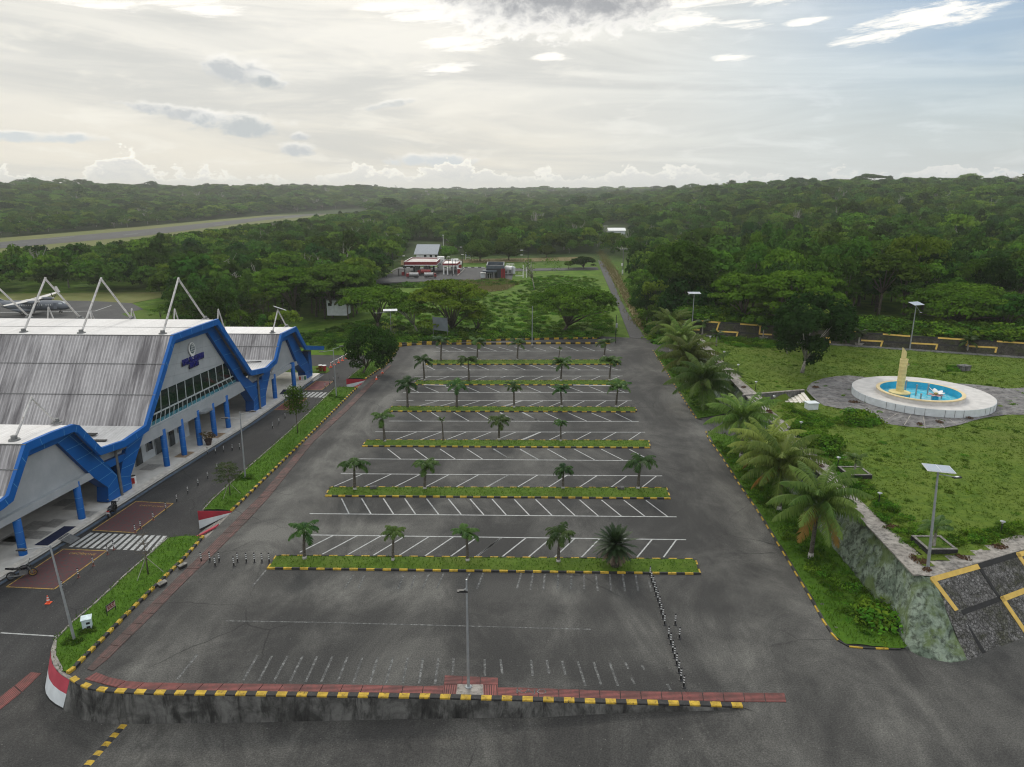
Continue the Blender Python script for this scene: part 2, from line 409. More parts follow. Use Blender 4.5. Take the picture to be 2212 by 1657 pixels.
ii = (np.arange(ny - 1)[:, None] * nx + np.arange(nx - 1)[None, :]).ravel()
FQ = np.stack([ii, ii + 1, ii + nx + 1, ii + nx], -1)
def mat_ground():
    t = NT('ground_cover'); p = t.pos()
    n1 = t.ramp(t.noise(p, .25, 7, .65), .36, .66); n2 = t.ramp(t.noise(p, .03, 6, .6), .4, .62)
    near = t.mix(n1, (.048, .108, .010), (.100, .175, .018))
    near = t.mix(t.math('MULTIPLY', n2, .35), near, (.085, .10, .03))
    far = t.mix(n1, (.020, .036, .008), (.036, .060, .013))
    y = t.n('SeparateXYZ'); t.t.links.new(t.n('NewGeometry').outputs['Position'], y.inputs[0])
    col = t.mix(t.ramp(y.outputs[1], 300, 420), near, far)
    return t.bsdf(col, .95, bump=t.noise(p, 1.4, 8, .7), bstr=1.0, bdist=.35, spec=.08)
M['ground'] = mat_ground()
g = np_mesh('ground', V, FQ, M['ground'], smooth=True); tag(g, 'green field and forest floor reaching to the ridges on the horizon', kind='structure')

def sheet(name, pts, mat, z=None, label=None, skirt=0.0, kind='structure'):
    m = MB(); top = [Vector((p[0], p[1], p[2] if z is None else z)) for p in pts]
    m.poly(top)
    if skirt:
        n = len(top)
        for i in range(n):
            a, b = top[i], top[(i + 1) % n]; d = Vector((0, 0, skirt))
            m.poly([a, a - d, b - d, b])
    o = m.build(name, mat); 
    me = o.data
    import bmesh as _b
    bm = _b.new(); bm.from_mesh(me); _b.ops.recalc_face_normals(bm, faces=bm.faces); _b.ops.triangulate(bm, faces=[f for f in bm.faces if len(f.verts) > 4]); bm.to_mesh(me); bm.free()
    return tag(o, label, kind=kind)
def px(pts, z=0.0): return [P(x, y, z) for x, y in pts]

# car park slab: left edge of the terraced strip, far lane, right road kerb, front edge
TERR = [(112, 1405), (115, 1387), (125, 1372), (160, 1340), (175, 1331), (270, 1242), (362, 1162), (437, 1102), (457, 1080), (531.8, 1013), (619.4, 936.5), (723.6, 838), (751, 817), (800, 778), (848, 745)]
sheet('parking_lot', px([(143, 1455), (133, 1452), (118, 1425)] + TERR[:7] + [(446, 1161.5), (503, 1104)] + TERR[7:12] + [(773.5, 837.5), (792, 819)] + TERR[12:] + [(870, 741), (1000, 731), (1160, 727.5), (1290, 726), (1361, 729.5), (1396, 731.5), (1420, 737), (1480, 740), (1600, 870), (1700, 1000), (1890, 1330), (1985, 1370), (2100, 1370), (2230, 1320), (2600, 1240), (2900, 1300), (2900, 1700), (2400, 1800), (1900, 1640), (1604, 1527.5), (1504, 1522.5), (1308, 1517), (1113, 1511), (918, 1506), (553, 1500), (328, 1497), (223, 1491.5), (191, 1486), (170, 1477.5), (153, 1467)]), M['asphalt_lot'], 0.0, 'grey asphalt car park with faded and fresh bay lines', skirt=2.6)
# front road climbs from the terminal drive up to the car park level
def fz(X): return float(np.interp(X, [-26, -18, -6, .2, 6.5, 12.6, 16.5], [-2.2, -2.0, -1.47, -1.15, -.66, -.28, 0]))
m = MB(); gx = np.arange(-75, 46, 1.5); gy = np.linspace(12, 47, 8)
for i in range(len(gx) - 1):
    for j in range(len(gy) - 1):
        q = [(gx[i], gy[j]), (gx[i + 1], gy[j]), (gx[i + 1], gy[j + 1]), (gx[i], gy[j + 1])]
        m.poly([(a, b, fz(a) - .004) for a, b in q])
o = m.build('front_road', M['asphalt_lot'], smooth=True); tag(o, 'dark asphalt road passing in front of the car park', kind='structure')
sheet('terminal_road', [(-75, 47, ZR - .004), (-28, 47, ZR - .004), P(112, 1405, ZR - .012) + Vector((3, 0, 0)), P(723, 838, ZR - .012) + Vector((4, 0, 0)), (-28, 163, ZR - .012), (-40, 166, ZR - .012), (-58, 166, ZR - .012), (-75, 160, ZR - .012)], M['asphalt_drive'], None, 'asphalt drive between the terminal and the terraced grass strip')
sheet('access_road', [p for p in px([(1361, 729.5), (1331, 652), (1327, 648), (1314.4, 618.7), (1300.7, 587.9), (1295, 573), (1286, 538.8)], .07)] + [p for p in px([(1291.6, 538.8), (1303, 565), (1312, 582), (1329, 618.7), (1340.6, 648), (1358.5, 679.5), (1396, 732)], .07)], M['asphalt_far'], None, 'narrow asphalt road running straight into the forest', skirt=.6)
# dry verge beside it
sheet('road_verge', px([(1293, 545), (1306, 575), (1316, 590), (1333, 618), (1352, 655), (1372, 695), (1400, 728), (1392, 690), (1372, 655), (1352, 622), (1338, 595), (1318, 566), (1300, 540)], .03), M['dry'], None, 'strip of dry grass along the narrow road')
# airfield
RZ = -1.9
sheet('airfield_verge', px([(-120, 524), (0, 514), (150, 502), (307, 489), (564, 466), (700, 456.5), (760, 451.5), (800, 451), (745, 461), (640, 476), (581, 482), (410, 505), (222, 536), (0, 556), (-120, 570)], RZ), M['verge'], None, 'yellowish mown grass on both sides of the runway')
sheet('runway', px([(-120, 532.5), (0, 523), (307.6, 496.3), (564, 469.6), (720, 459.0), (752, 457), (752, 458.2), (718, 461.2), (564, 476.6), (307.6, 509.8), (0, 536.5), (-120, 549)], RZ + .15), M['asphalt_far'], None, 'long grey runway beyond the trees')
m = MB()
for a in [[(100, 516), (160, 510), (162, 512), (104, 518)], [(265, 507), (296, 503.5), (300, 505.5), (268, 509)], [(460, 485.5), (486, 482.5), (488, 484.5), (463, 487.5)], [(560, 471), (608, 467), (610, 468), (562, 472.2)], [(612, 469.5), (645, 466.5), (650, 469), (616, 472)], [(680, 460.5), (730, 459), (726, 460.2), (676, 462)], [(0, 529), (60, 523), (61, 524), (0, 530)]]:
    m.poly(px(a, RZ + .3))
o = m.build('runway_markings', M['paint_faded']); tag(o, 'white painted runway bars', kind='structure')
sheet('apron', px([(-160, 648), (0, 648), (120, 649), (200, 650), (285, 655), (310, 668), (262, 678), (290, 690), (330, 716), (340, 760), (-160, 800)], ZR + .12), M['asphalt_far'], None, 'dark asphalt apron with tyre marks behind the terminal')
sheet('apron_verge', px([(-160, 634), (0, 634.5), (120, 633), (250, 631), (350, 631), (352, 642), (300, 652), (285, 655), (200, 650), (120, 649), (0, 648), (-160, 648)], ZR + .11), M['verge'], None, 'mown grass edge between apron and forest')
sheet('apron_verge', px([(262, 678), (310, 668), (360, 690), (370, 720), (330, 716), (290, 690)], ZR + .11), M['turf'], None, 'green grass corner of the apron behind the roof')
m = MB()
for a in [[(0, 675), (205, 671.5), (205, 672.3), (0, 675.8)], [(205, 671.5), (240, 659.5), (241.5, 660), (206, 672.3)]]: m.poly(px(a, ZR + .2))
o = m.build('apron_markings', M['paint']); tag(o, 'thin white guide line painted on the apron', kind='structure')
# fuel station yard
sheet('yard', px([(800, 612), (842, 590.5), (863, 579), (1047, 578), (1140, 580), (1290, 577), (1294, 583), (1140, 585), (1110, 586), (1105, 606), (1060, 604), (850, 610)], .05), M['asphalt_far'], None, 'grey asphalt yard of the fuel station', skirt=.4)
sheet('dry_field', px([(955, 617), (1000, 607), (1090, 604), (1120, 612), (1085, 627), (1000, 634), (960, 640), (930, 634)], .06), M['dry'], None, 'patch of tall dry grass in front of the yard')
sheet('dry_field', px([(866, 562), (1010, 560), (1280, 555), (1282, 562), (1000, 568), (866, 573)], .06), M['dry'], None, 'dry brown strip of ground behind the fuel station')

# ------------------------------------------------------------------ bay lines
def strip(m, a, b, w, z=.006, mi=0):
    a = P(*a, z); b = P(*b, z); d = (b - a).normalized(); n = Vector((-d.y, d.x, 0)) * w / 2
    m.poly([a - n, b - n, b + n, a + n], mi)
LN = MB(); FD = MB()
def row(l, r): strip(LN, l, r, .17)
def stall(tops, bots):
    for a, b in zip(tops, bots): strip(LN, a, b, .15, .010)
A1 = lambda x, y: (x / 6.817 + 756.05, y / 6.817 + 702.05)
A2 = lambda x, y: (x / 6.817 + 702.05, y / 6.817 + 864.06)
A3 = lambda x, y: (x / 5.851 + 1080.1, y / 5.851 + 702.05)
A4 = lambda x, y: (x / 5.851 + 1080.1, y / 5.851 + 918.06)
AA = lambda x, y: (x / 4 + 540, y / 4 + 1080)
AB = lambda x, y: (x / 4 + 1026, y / 4 + 1080)
A8 = lambda x, y: (x / 3.994, y / 3.994 + 1242)
B2 = lambda x, y: (x / 4, y / 4 + 918.07)
B1 = lambda x, y: (x / 4, y / 4 + 540)
B3 = lambda x, y: (x / 4 + 486, y / 4 + 540)
C7 = lambda x, y: (x / 5.479 + 345.6, y / 5.479 + 777.7)
C8 = lambda x, y: (x / 5.114, y / 5.114 + 918.0)
D4 = lambda x, y: (x / 4 + 810, y / 4 + 486)
D5 = lambda x, y: (x / 4 + 1296, y / 4 + 432)
D6 = lambda x, y: (x / 4 + 1659, y / 4 + 621)
D7 = lambda x, y: (x / 4 + 1659, y / 4 + 945)
E5 = lambda x, y: (x / 11.70 + 610.2, y / 11.70 + 756)
E8 = lambda x, y: (x / 5.885 + 1836, y / 5.885 + 1107)
E6 = lambda x, y: (x / 4.383 + 1782, y / 4.383 + 1080)
G1 = lambda x, y: (x / 12.05 + 842.5, y / 12.05 + 513)
G2 = lambda x, y: (x / 12.05 + 1004.5, y / 12.05 + 513)
H5 = lambda x, y: (x / 7.67 + 1431, y / 7.67 + 675)
H6 = lambda x, y: (x / 5.851 + 1458, y / 5.851 + 837)
row((937, 759), (1326, 758))
stall([(941.6, 749.7), (974, 749.7), (1008, 749.5), (1044.5, 750)] + [A3(*q) for q in [(180, 275), (430, 285), (630, 275), (830, 272), (1040, 272), (1255, 275)]] + [(1077, 750)],
      [(969.5, 758.7), (1004, 758.7), (1037.7, 758.6), (1073.6, 758.5)] + [A3(x, 326) for x in (372, 580, 780, 990, 1195, 1405)] + [(1109, 758.3)])
row((905.2, 799.2), (1341.6, 799.3))
stall([(921, 790), A1(1425, 622), A1(1640, 600), A1(1870, 595), A1(2125, 592)] + [A3(*q) for q in [(-85, 505), (150, 505), (375, 505), (600, 505), (828, 508), (1060, 508), (1310, 515)]],
      [(939.4, 798.9), A1(1525, 660), A1(1770, 660), A1(2045, 660), A1(2310, 662)] + [A3(x, 568) for x in (95, 322, 550, 780, 1015, 1250, 1490)])
row((895.4, 813), (1345, 812.1))
stall([A1(1185, 757), A1(1455, 757), A1(1725, 757), A1(2010, 757), A1(2290, 757)] + [A3(x, 647) for x in (70, 305, 540, 775, 1025, 1265, 1510)],
      [A1(915, 827), A1(1235, 820), A1(1540, 812), A1(1795, 825), A1(2060, 828)] + [A3(*q) for q in [(-110, 707), (130, 707), (375, 707), (625, 707), (880, 707), (1140, 700), (1390, 697)]])
row((870.5, 848), (1357.8, 847.8))
stall([A1(860, 918), A1(1110, 910), A1(1405, 908), A1(1725, 912), A1(2005, 905)] + [A3(*q) for q in [(-170, 778), (85, 778), (345, 778), (605, 778), (865, 780), (1125, 776), (1390, 776)]],
      [A1(1015, 992), A1(1310, 992), A1(1600, 992), A1(1910, 992), A1(2200, 990)] + [A3(x, 850) for x in (0, 262, 520, 780, 1050, 1310, 1580)])
row((918, 865.1), (1364.7, 865.8)); row((856, 865), (893, 865.1))
stall([A1(1310, 1113), A1(1615, 1113), A1(1920, 1113), A1(2209, 1114), A1(2520, 1114)] + [A3(x, 958) for x in (280, 545, 805, 1070, 1340, 1610)],
      [A1(1020, 1190), A1(1305, 1200), A1(1630, 1200), A1(1955, 1200), A1(2240, 1200)] + [A3(*q) for q in [(55, 1030), (345, 1030), (620, 1033), (910, 1033), (1205, 1033), (1485, 1033)]])
row((839.9, 909.5), (1380, 910.4))
stall([A2(1230, 182), A2(1565, 182), A2(1895, 182), A2(2240, 182), A2(2580, 182), A2(2920, 182)] + [A3(*q) for q in [(0, 1110), (278, 1105), (560, 1105), (855, 1107), (1155, 1112), (1455, 1112)]],
      [A2(1420, 307), A2(1765, 308), A2(2120, 310), A2(2460, 310), A2(2800, 310), A2(3150, 311)] + [A3(x, 1217) for x in (200, 500, 800, 1100, 1410, 1672)])
row((810.6, 932.6), (1393.7, 933.6))
stall([A2(1355, 469), A2(1720, 469), A2(2085, 469), A2(2450, 470), A2(2810, 470), A2(3170, 471)] + [A3(x, 1355) for x in (200, 515, 830, 1150, 1470, 1780)],
      [A2(1015, 592), A2(1385, 592), A2(1770, 592), A2(2135, 594), A2(2500, 594), A2(2865, 595)] + [A3(*q) for q in [(-60, 1458), (275, 1458), (610, 1458), (945, 1460), (1275, 1460), (1620, 1460)]])
row((762.2, 991.1), (1413.9, 995.1))
stall([A2(920, 718), A2(1310, 718), A2(1695, 722), A2(2090, 722), A2(2480, 724), A2(2870, 726)] + [A4(*q) for q in [(-80, 300), (255, 303), (598, 302), (935, 302), (1280, 305), (1635, 308)]],
      [A2(1110, 865), A2(1515, 867), A2(1915, 868), A2(2320, 870), A2(2730, 873), A2(3135, 875)] + [A4(*q) for q in [(130, 432), (485, 435), (840, 437), (1195, 440), (1555, 443), (1905, 447)]])
row((736.5, 1023.2), (1430.5, 1028))
stall([A2(550, 1090), A2(975, 1092), A2(1400, 1095), A2(1830, 1097), A2(2265, 1099), A2(2700, 1101)] + [A4(*q) for q in [(105, 632), (472, 635), (845, 637), (1225, 640), (1600, 643), (1975, 645)]],
      [A2(135, 1270), A2(580, 1275), A2(1020, 1283), A2(1475, 1280), A2(1930, 1280), A2(2370, 1284)] + [A4(*q) for q in [(-160, 782), (215, 787), (610, 787), (992, 792), (1402, 787), (1790, 791)]])
row((668.8, 1109.5), (1461.5, 1116.5))
stall([(738, 1077), (781.3, 1076.8), (828.2, 1076.8), (874.4, 1077), (921.4, 1077.2), (968.3, 1077.4), (1015.2, 1077.7), (1063, 1078), (1110.9, 1078.5), (1157, 1079), (1204.9, 1079.3), (1251.9, 1079.5), (1299.4, 1080), (1347.6, 1080.4), (1395.4, 1080.8)],
      [(753.8, 1109.8), (801.3, 1110), (850, 1110.3), (897.5, 1110.6), (947.5, 1111), (996.3, 1111.4), (1044.9, 1111.8), (1093.5, 1112.2), (1143, 1112.7), (1192.3, 1113.1), (1242, 1113.6), (1292, 1114.1), (1342, 1114.7), (1393, 1115.2), (1442, 1115.8)])
row((671, 1155.5), (1482, 1165.8))
stall([AA(720, 306), AA(925, 309), AA(1130, 312), AA(1335, 315), AA(1545, 318), AA(1755, 320), AA(1965, 322), AA(2170, 325)] + [AB(*q) for q in [(230, 325), (440, 328), (655, 331), (862, 333), (1075, 336), (1300, 338), (1530, 341), (1740, 343)]],
      [AA(430, 452), AA(625, 468), AA(845, 472), AA(1065, 478), AA(1290, 478), AA(1508, 486), AA(1730, 490), AA(1955, 492)] + [AB(*q) for q in [(5, 492), (230, 494), (460, 495), (685, 498), (915, 500), (1150, 498), (1400, 496), (1630, 494)]])
tag(LN.build('bay_lines', M['paint']), 'fresh white bay lines painted on the car park', kind='structure')
for a, b in [((487, 1341), (700, 1344.5)), ((700, 1344.5), (1060, 1353.5)), ((1060, 1353.5), (1276, 1359.5))]: strip(FD, a, b, .13)
for a, b in [((65, 1342), (-60, 1560)), ((190, 1345), (75, 1565)), ((325, 1347), (205, 1570)), ((455, 1348), (345, 1570)), ((580, 1350), (480, 1575)), ((712, 1352), (615, 1573)), ((842, 1355), (755, 1572)), ((970, 1358), (893, 1580)), ((1105, 1358), (1035, 1580)), ((1235, 1360), (1172, 1585)), ((1362, 1362), (1320, 1585)), ((1495, 1365), (1460, 1585)), ((1628, 1370), (1600, 1590)), ((1760, 1370), (1752, 1508)), ((2028, 1378), (2030, 1520)), ((2165, 1378), (2180, 1500)), ((1675, 630), (1615, 765)), ((1900, 630), (1865, 700)), ((2015, 632), (1960, 768)), ((1545, 640), (1490, 765)), ((1430, 640), (1390, 765)), ((1330, 640), (1280, 765)), ((990, 650), (935, 765)), ((140, 605), (20, 745)), ((890, 650), (820, 765))]:
    strip(FD, AA(*a), AA(*b), .17, .008)
for a, b in [((1705, 683), (1530, 900))]: strip(FD, A8(*a), A8(*b), .17, .008)
for a, b in [((485, 1382), (500, 1520)), ((620, 1385), (640, 1500)), ((755, 1390), (780, 1510)), ((888, 1395), (955, 1605)), ((1025, 1400), (1090, 1595)), ((1165, 1405), (1235, 1605)), ((1300, 1405), (1325, 1460)), ((1440, 1425), (1465, 1465)), ((1350, 1535), (1380, 1590)), ((1660, 1590), (1690, 1640)), ((400, 632), (360, 775)), ((502, 632), (478, 775)), ((602, 640), (592, 778)), ((720, 640), (712, 770)), ((835, 640), (830, 770)), ((940, 640), (944, 770)), ((1045, 640), (1060, 785)), ((1165, 640), (1178, 785)), ((1275, 640), (1297, 788)), ((1388, 640), (1410, 788)), ((1500, 690), (1525, 793))]:
    strip(FD, AB(*a), AB(*b), .17, .008)
tag(FD.build('worn_bay_lines', M['paint_faded']), 'worn white motorcycle bay lines near the front kerb', kind='structure')

# ------------------------------------------------------------------ kerbs
def resample(path, step, closed=False):
    pts = [Vector(p) for p in path]
    if closed: pts.append(pts[0])
    d = [0.0]
    for a, b in zip(pts, pts[1:]): d.append(d[-1] + (b - a).length)
    n = max(1, round(d[-1] / step)); out = []; k = 0
    for i in range(n + 1):
        s = d[-1] * i / n
        while k < len(pts) - 2 and d[k + 1] < s: k += 1
        q = (s - d[k]) / max(1e-9, d[k + 1] - d[k]); out.append(pts[k].lerp(pts[k + 1], q))
    return out
def kerb(m, path, w, h, step, inward, closed=False, alt=True, jit=.012, base=-.05):
    """blocks along path; inward = +1 puts the width to the left of travel"""
    pts = resample(path, step, closed); n = len(pts)
    rr = random.Random(n)
    for i in range(n - 1):
        a, b = pts[i], pts[i + 1]; d = (b - a); d.z = 0; d.normalize(); nn = Vector((-d.y, d.x, 0)) * w * inward
        def nrm(k):
            q = (pts[min(k + 1, n - 1)] - pts[max(k - 1, 0)]); q.z = 0; q.normalize(); return Vector((-q.y, q.x, 0)) * w * inward
        na, nb = nrm(i), nrm(i + 1); hh = h + rr.uniform(-jit, jit)
        u = Vector((0, 0, 1)); c = .03
        poly = [(0, base), (0, hh - c), (c / w, hh), (1, hh), (1, base)]
        va = [a + na * s + u * z for s, z in poly]; vb = [b + nb * s + u * z for s, z in poly]
        k = len(poly); mi = i % 2 if alt else 0
        m.add(va + vb, [(j, (j + 1) % k, k + (j + 1) % k, k + j) for j in range(k)] + [tuple(range(k - 1, -1, -1)), tuple(range(k, 2 * k))], mi)

def turf_mesh(name, quad, mat, parent, z0=.14, crown=.16, nu=90, nv=7, seed=0):
    """lumpy grass bed over a quad (fl, fr, br, bl)"""
    rr = np.random.RandomState(seed); fl, fr, br, bl = [np.array(q) for q in quad]
    u = np.linspace(0, 1, nu)[:, None, None]; v = np.linspace(0, 1, nv)[None, :, None]
    Pn = (fl * (1 - u) + fr * u) * (1 - v) + (bl * (1 - u) + br * u) * v
    z = z0 + crown * np.sin(np.pi * v[..., 0]) * np.minimum(1, 12 * np.minimum(u, 1 - u))[..., 0] + rr.normal(0, .022, (nu, nv))
    Pn[..., 2] = z
    V = Pn.reshape(-1, 3) - np.array(parent.location); i = (np.arange(nu - 1)[:, None] * nv + np.arange(nv - 1)[None]).ravel()
    return np_mesh(name, V, np.stack([i, i + nv, i + nv + 1, i + 1], -1), mat, parent, smooth=True)

GRASS_BEDS = []                                  # quads that also carry blades
isl = [
 ('nearest', [(576.3, 1230), (1514.8, 1242), (1503.5, 1208.8), (596.3, 1201)], 'longest grass island nearest the front, carrying the round cycad'),
 ('fifth', [(702, 1073.1), (1450.1, 1078.7), (1440.7, 1054.8), (710.9, 1053.3)], 'grass island just behind the one with the cycad, with two small stone blocks'),
 ('fourth', [(782, 965.3), (1406.5, 968.7), (1402.3, 952.4), (790, 951.6)], 'third grass island counted from the cycad island, with a stunted tuft palm'),
 ('third', [(838.2, 889.8), (1376.6, 890.9), (1373.2, 880.7), (844, 878.8)], 'fourth grass island counted from the cycad island, rounded ends and five palms'),
 ('second', [(893, 832), (1354.4, 832.8), (1351, 822.5), (900, 823)], 'fifth grass island counted from the cycad island, with white pipes lying on its kerb'),
 ('far', [(919, 788), (1338, 788), (1332, 778), (926, 779)], 'farthest grass island of the car park, below the back kerb')]
for k, (nm, q, lab) in enumerate(isl):
    w = px(q); base = (w[0] + w[1] + w[2] + w[3]) / 4
    t = thing('parking_island', lab, 'grass island', base, 'grass islands between the parking rows')
    m = MB(); kerb(m, w, .17, .17, .78, 1, closed=True); m.build('kerb', [M['kerb_yellow'], M['kerb_black']], t)
    ins = []
    c = base
    for a, b, cc in ((0, 1, 3), (1, 0, 2), (2, 3, 1), (3, 2, 0)):
        e1 = (w[b] - w[a]).normalized(); e2 = (w[cc] - w[a]).normalized(); ins.append(w[a] + e1 * .16 + e2 * .16)
    turf_mesh('turf', [tuple(p) for p in ins], M['turf'], t, seed=k)
    GRASS_BEDS.append(([np.array(p) for p in ins], .15, 16, .16))
# pipes lying against the fifth island
for q, lab in (((A1(1085, 882), A1(1480, 890)), 'white pipe lying on the island kerb, left one'), ((A3(925, 760), A3(1400, 768)), 'white pipe lying along the island kerb, right one')):
    a, b = P(*q[0], .2), P(*q[1], .2); m = MB(); m.tube([a, b], .06, 8); tag(m.build('pipe', M['white']), lab, 'pipe', 'white pipes on the island kerb')

# back kerbs of the car park
def kerb_thing(name, path, lab, w=.22, h=.22, step=.95, inward=1, group=None, alt=True, z=0.0, mats=None):
    pts = px(path, z); t = thing(name, lab, 'kerb', pts[0], group)
    m = MB(); kerb(m, pts, w, h, step, inward, alt=alt); m.build('kerb', mats or [M['kerb_yellow'], M['kerb_black']], t); return t
kerb_thing('back_kerb', [(860, 750), (868, 748.5), (890, 746.2), (912, 744.8), (950, 744.6), (1000, 744.6), (1180, 743.5), (1318, 743.2)], 'yellow and black kerb along the back edge of the last parking row', h=.42, step=1.15)
kerb_thing('verge_kerb', [(857, 744.8), (900, 742.2), (980, 739.5), (1050, 737), (1110, 735.2), (1160, 734), (1290, 732)], 'yellow and black kerb between the back lane and the bushes', h=.40, step=1.15)
# right-hand kerb of the approach road beside the coconut palms
kerb_thing('palm_strip_kerb', [(1411, 757), (1425, 778), (1440, 802), (1458, 832), (1478, 863), (1497, 893), (1506, 905), (1516, 907.5)], 'half buried yellow and black kerb at the far coconut palms', w=.15, h=.11, step=.9, inward=-1)
kerb_thing('palm_strip_kerb', [(1526, 932), (1530, 946), (1545, 966), (1560.6, 987.5), (1603, 1054), (1637.5, 1103.6), (1700, 1205), (1750, 1288), (1778, 1338), (1800, 1372), (1820, 1392), (1840, 1398), (1880, 1400), (1945, 1402)], 'half buried yellow and black kerb along the nearer coconut palms to the corner', w=.15, h=.10, step=.95, inward=-1)
# gas yard kerbs
kerb_thing('yard_kerb', [(863, 578.8), (960, 578.2), (1047, 578.2)], 'black and white kerb behind the fuel station yard', h=.3, step=1.6, mats=[M['white'], M['kerb_black']])
kerb_thing('yard_edge', [(842, 590.5), (852, 584), (863, 579)], 'pale concrete edge left of the fuel station', w=.4, h=.3, step=3, alt=False, mats=[M['concrete']])
kerb_thing('yard_edge', [(989, 596), (998, 588), (1005, 581)], 'pale concrete edge right of the fuel station', w=.4, h=.3, step=3, alt=False, mats=[M['concrete']])
# ------------------------------------------------------------------ terraced grass strips on the left
EDGE_L = {}
def terrace(name, label, left, right, cap_pts, z0=0.02):
    """left / right: frame points of the two long edges (near -> far)"""
    L = px(left, z0); Rr = px(right, z0)
    base = (L[0] + Rr[0]) / 2; t = thing(name, label, 'grass strip', base, 'terraced grass strips')
    n = 60
    l = resample(L, 1e9); 
    def rs(p, n):
        d = [0]; 
        for a, b in zip(p, p[1:]): d.append(d[-1] + (b - a).length)
        out = []
        for i in range(n + 1):
            s = d[-1] * i / n; k = 0
            while k < len(p) - 2 and d[k + 1] < s: k += 1
            out.append(p[k].lerp(p[k + 1], (s - d[k]) / max(1e-9, d[k + 1] - d[k])))
        return out
    l, r = rs(L, n), rs(Rr, n); nv = 9; rr = np.random.RandomState(3); V = []
    for i in range(n + 1):
        for j in range(nv):
            f = j / (nv - 1); q = l[i].lerp(r[i], .03 + f * .94)
            V.append((q.x, q.y, .05 + .16 * math.sin(math.pi * min(1, f * 1.0)) + rr.normal(0, .025)))
    i = (np.arange(n)[:, None] * nv + np.arange(nv - 1)[None]).ravel()
    np_mesh('turf', np.array(V) - np.array(base), np.stack([i, i + nv, i + nv + 1, i + 1], -1), M['turf_strip'], t, smooth=True)
    m = MB(); kerb(m, r, .28, .2, .62, -1 if False else 1); m.build('kerb', [M['kerb_yellow'], M['kerb_black']], t)
    m = MB(); kerb(m, l, .16, .12, 2.5, -1, alt=False); m.build('edging', M['concrete'], t)
    m = MB()
    for a, b in zip(l, l[1:]):
        d = Vector((0, 0, 2.35)); m.poly([a + Vector((-.02, 0, 0)), a - d, b - d, b + Vector((-.02, 0, 0))])
    m.build('retaining_wall', M['concrete_dark'], t)
    for k in range(n): GRASS_BEDS.append(([np.array(l[k]), np.array(r[k]), np.array(r[k + 1]), np.array(l[k + 1])], .1, 26, .17))
    return t
S1L = [(133, 1452), (118, 1425), (112, 1405), (115, 1387), (125, 1372), (160, 1340), (175, 1331), (270, 1242), (362, 1162)]
S1R = [(150, 1456), (163, 1447), (176, 1432), (200, 1408), (275, 1331), (363, 1244), (400, 1208), (442, 1160)]
terrace('grass_strip', 'nearest grass strip with the white cabinet and the bare staked tree', S1L, S1R, None)
terrace('grass_strip', 'middle grass strip between the two flag painted walls', [(437, 1102), (457, 1080), (531.8, 1013), (619.4, 936.5), (723, 838)], [(503, 1104), (528, 1080), (620, 990), (661, 950), (723.6, 887), (773, 837.5)], None)
terrace('grass_strip', 'farthest grass strip under the big dense dark tree', [(751, 817.5), (775, 798), (805, 773), (846, 745)], [(791, 818.7), (812, 804), (835, 789), (862, 753)], None)

# red ribbed paving
PV = MB()
def paving(lp, rp, step, ng=7, z=.055, mi=0):
    def rs(p, n):
        d = [0]
        for a, b in zip(p, p[1:]): d.append(d[-1] + (b - a).length)
        out = []
        for i in range(n + 1):
            s = d[-1] * i / n; k = 0
            while k < len(p) - 2 and d[k + 1] < s: k += 1
            out.append(p[k].lerp(p[k + 1], (s - d[k]) / max(1e-9, d[k + 1] - d[k])))
        return out, d[-1]
    L = px(lp, z); Rr = px(rp, z)
    if mi == 2: Rr = [a.lerp(b, .80) for a, b in zip(L, Rr)]
    _, ln = rs(L, 1); n = max(1, round(ln / step)); l, _ = rs(L, n); r, _ = rs(Rr, n)
    rr = random.Random(n)
    for i in range(n):
        g = .02; dz = rr.uniform(-.012, .012)
        a, b, c, d = l[i].lerp(l[i + 1], g), l[i].lerp(l[i + 1], 1 - g), r[i].lerp(r[i + 1], 1 - g), r[i].lerp(r[i + 1], g)
        up = Vector((0, 0, dz)); a, b, c, d = [q + up for q in (a, b, c, d)]
        PV.poly([a, d, c, b], mi); dn = Vector((0, 0, -.07))
        for p, q in ((a, b), (b, c), (c, d), (d, a)): PV.poly([p, q, q + dn, p + dn], mi)
        for k in range(ng):
            f = (k + .5) / ng; w = .16 / ng; e = Vector((0, 0, .004))
            PV.poly([a.lerp(d, f - w) + e, a.lerp(d, f + w) + e, b.lerp(c, f + w) + e, b.lerp(c, f - w) + e], 1)
paving([(188, 1445), (215, 1416), (300, 1331), (372, 1258), (452, 1180), (510, 1122), (566, 1066), (661, 954), (740, 883), (800, 822), (836, 792)],
       [(204, 1450), (240, 1422), (332, 1332), (400, 1262), (470, 1195), (536, 1130), (581, 1080), (681, 954), (758, 883), (816, 822), (848, 787)], 1.45, mi=2)
K4 = lambda x, y: (x / 2.56 + 918, y / 2.56 + 1350)
front_top = [(207, 1452), (232, 1462), (262, 1469.5), (300, 1473.5), (420, 1476), (700, 1478), (918, 1482), K4(103, 335)]
front_bot = [(183, 1466), (225, 1477), (255, 1485), (300, 1491.5), (420, 1494), (700, 1497.5), (918, 1502), K4(98, 388)]
paving(front_top, front_bot, 1.42)
paving([K4(108, 278), K4(406, 292)], [K4(104, 326), K4(405, 330)], 1.42, 6)
paving([K4(104, 328), K4(98, 388)], [K4(180, 328), K4(170, 388)], 1.7, 6)
paving([K4(322, 330), K4(325, 392)], [K4(402, 330), K4(399, 392)], 1.7, 6)
paving([K4(402, 345), (1105.5, 1484.8), (1308.6, 1492), (1543, 1495.7), (1695, 1496.8)], [K4(402, 392), (1105, 1506), (1308.6, 1511), (1543, 1514), (1699, 1515.5)], 1.42)
for i in (0,):
    pass
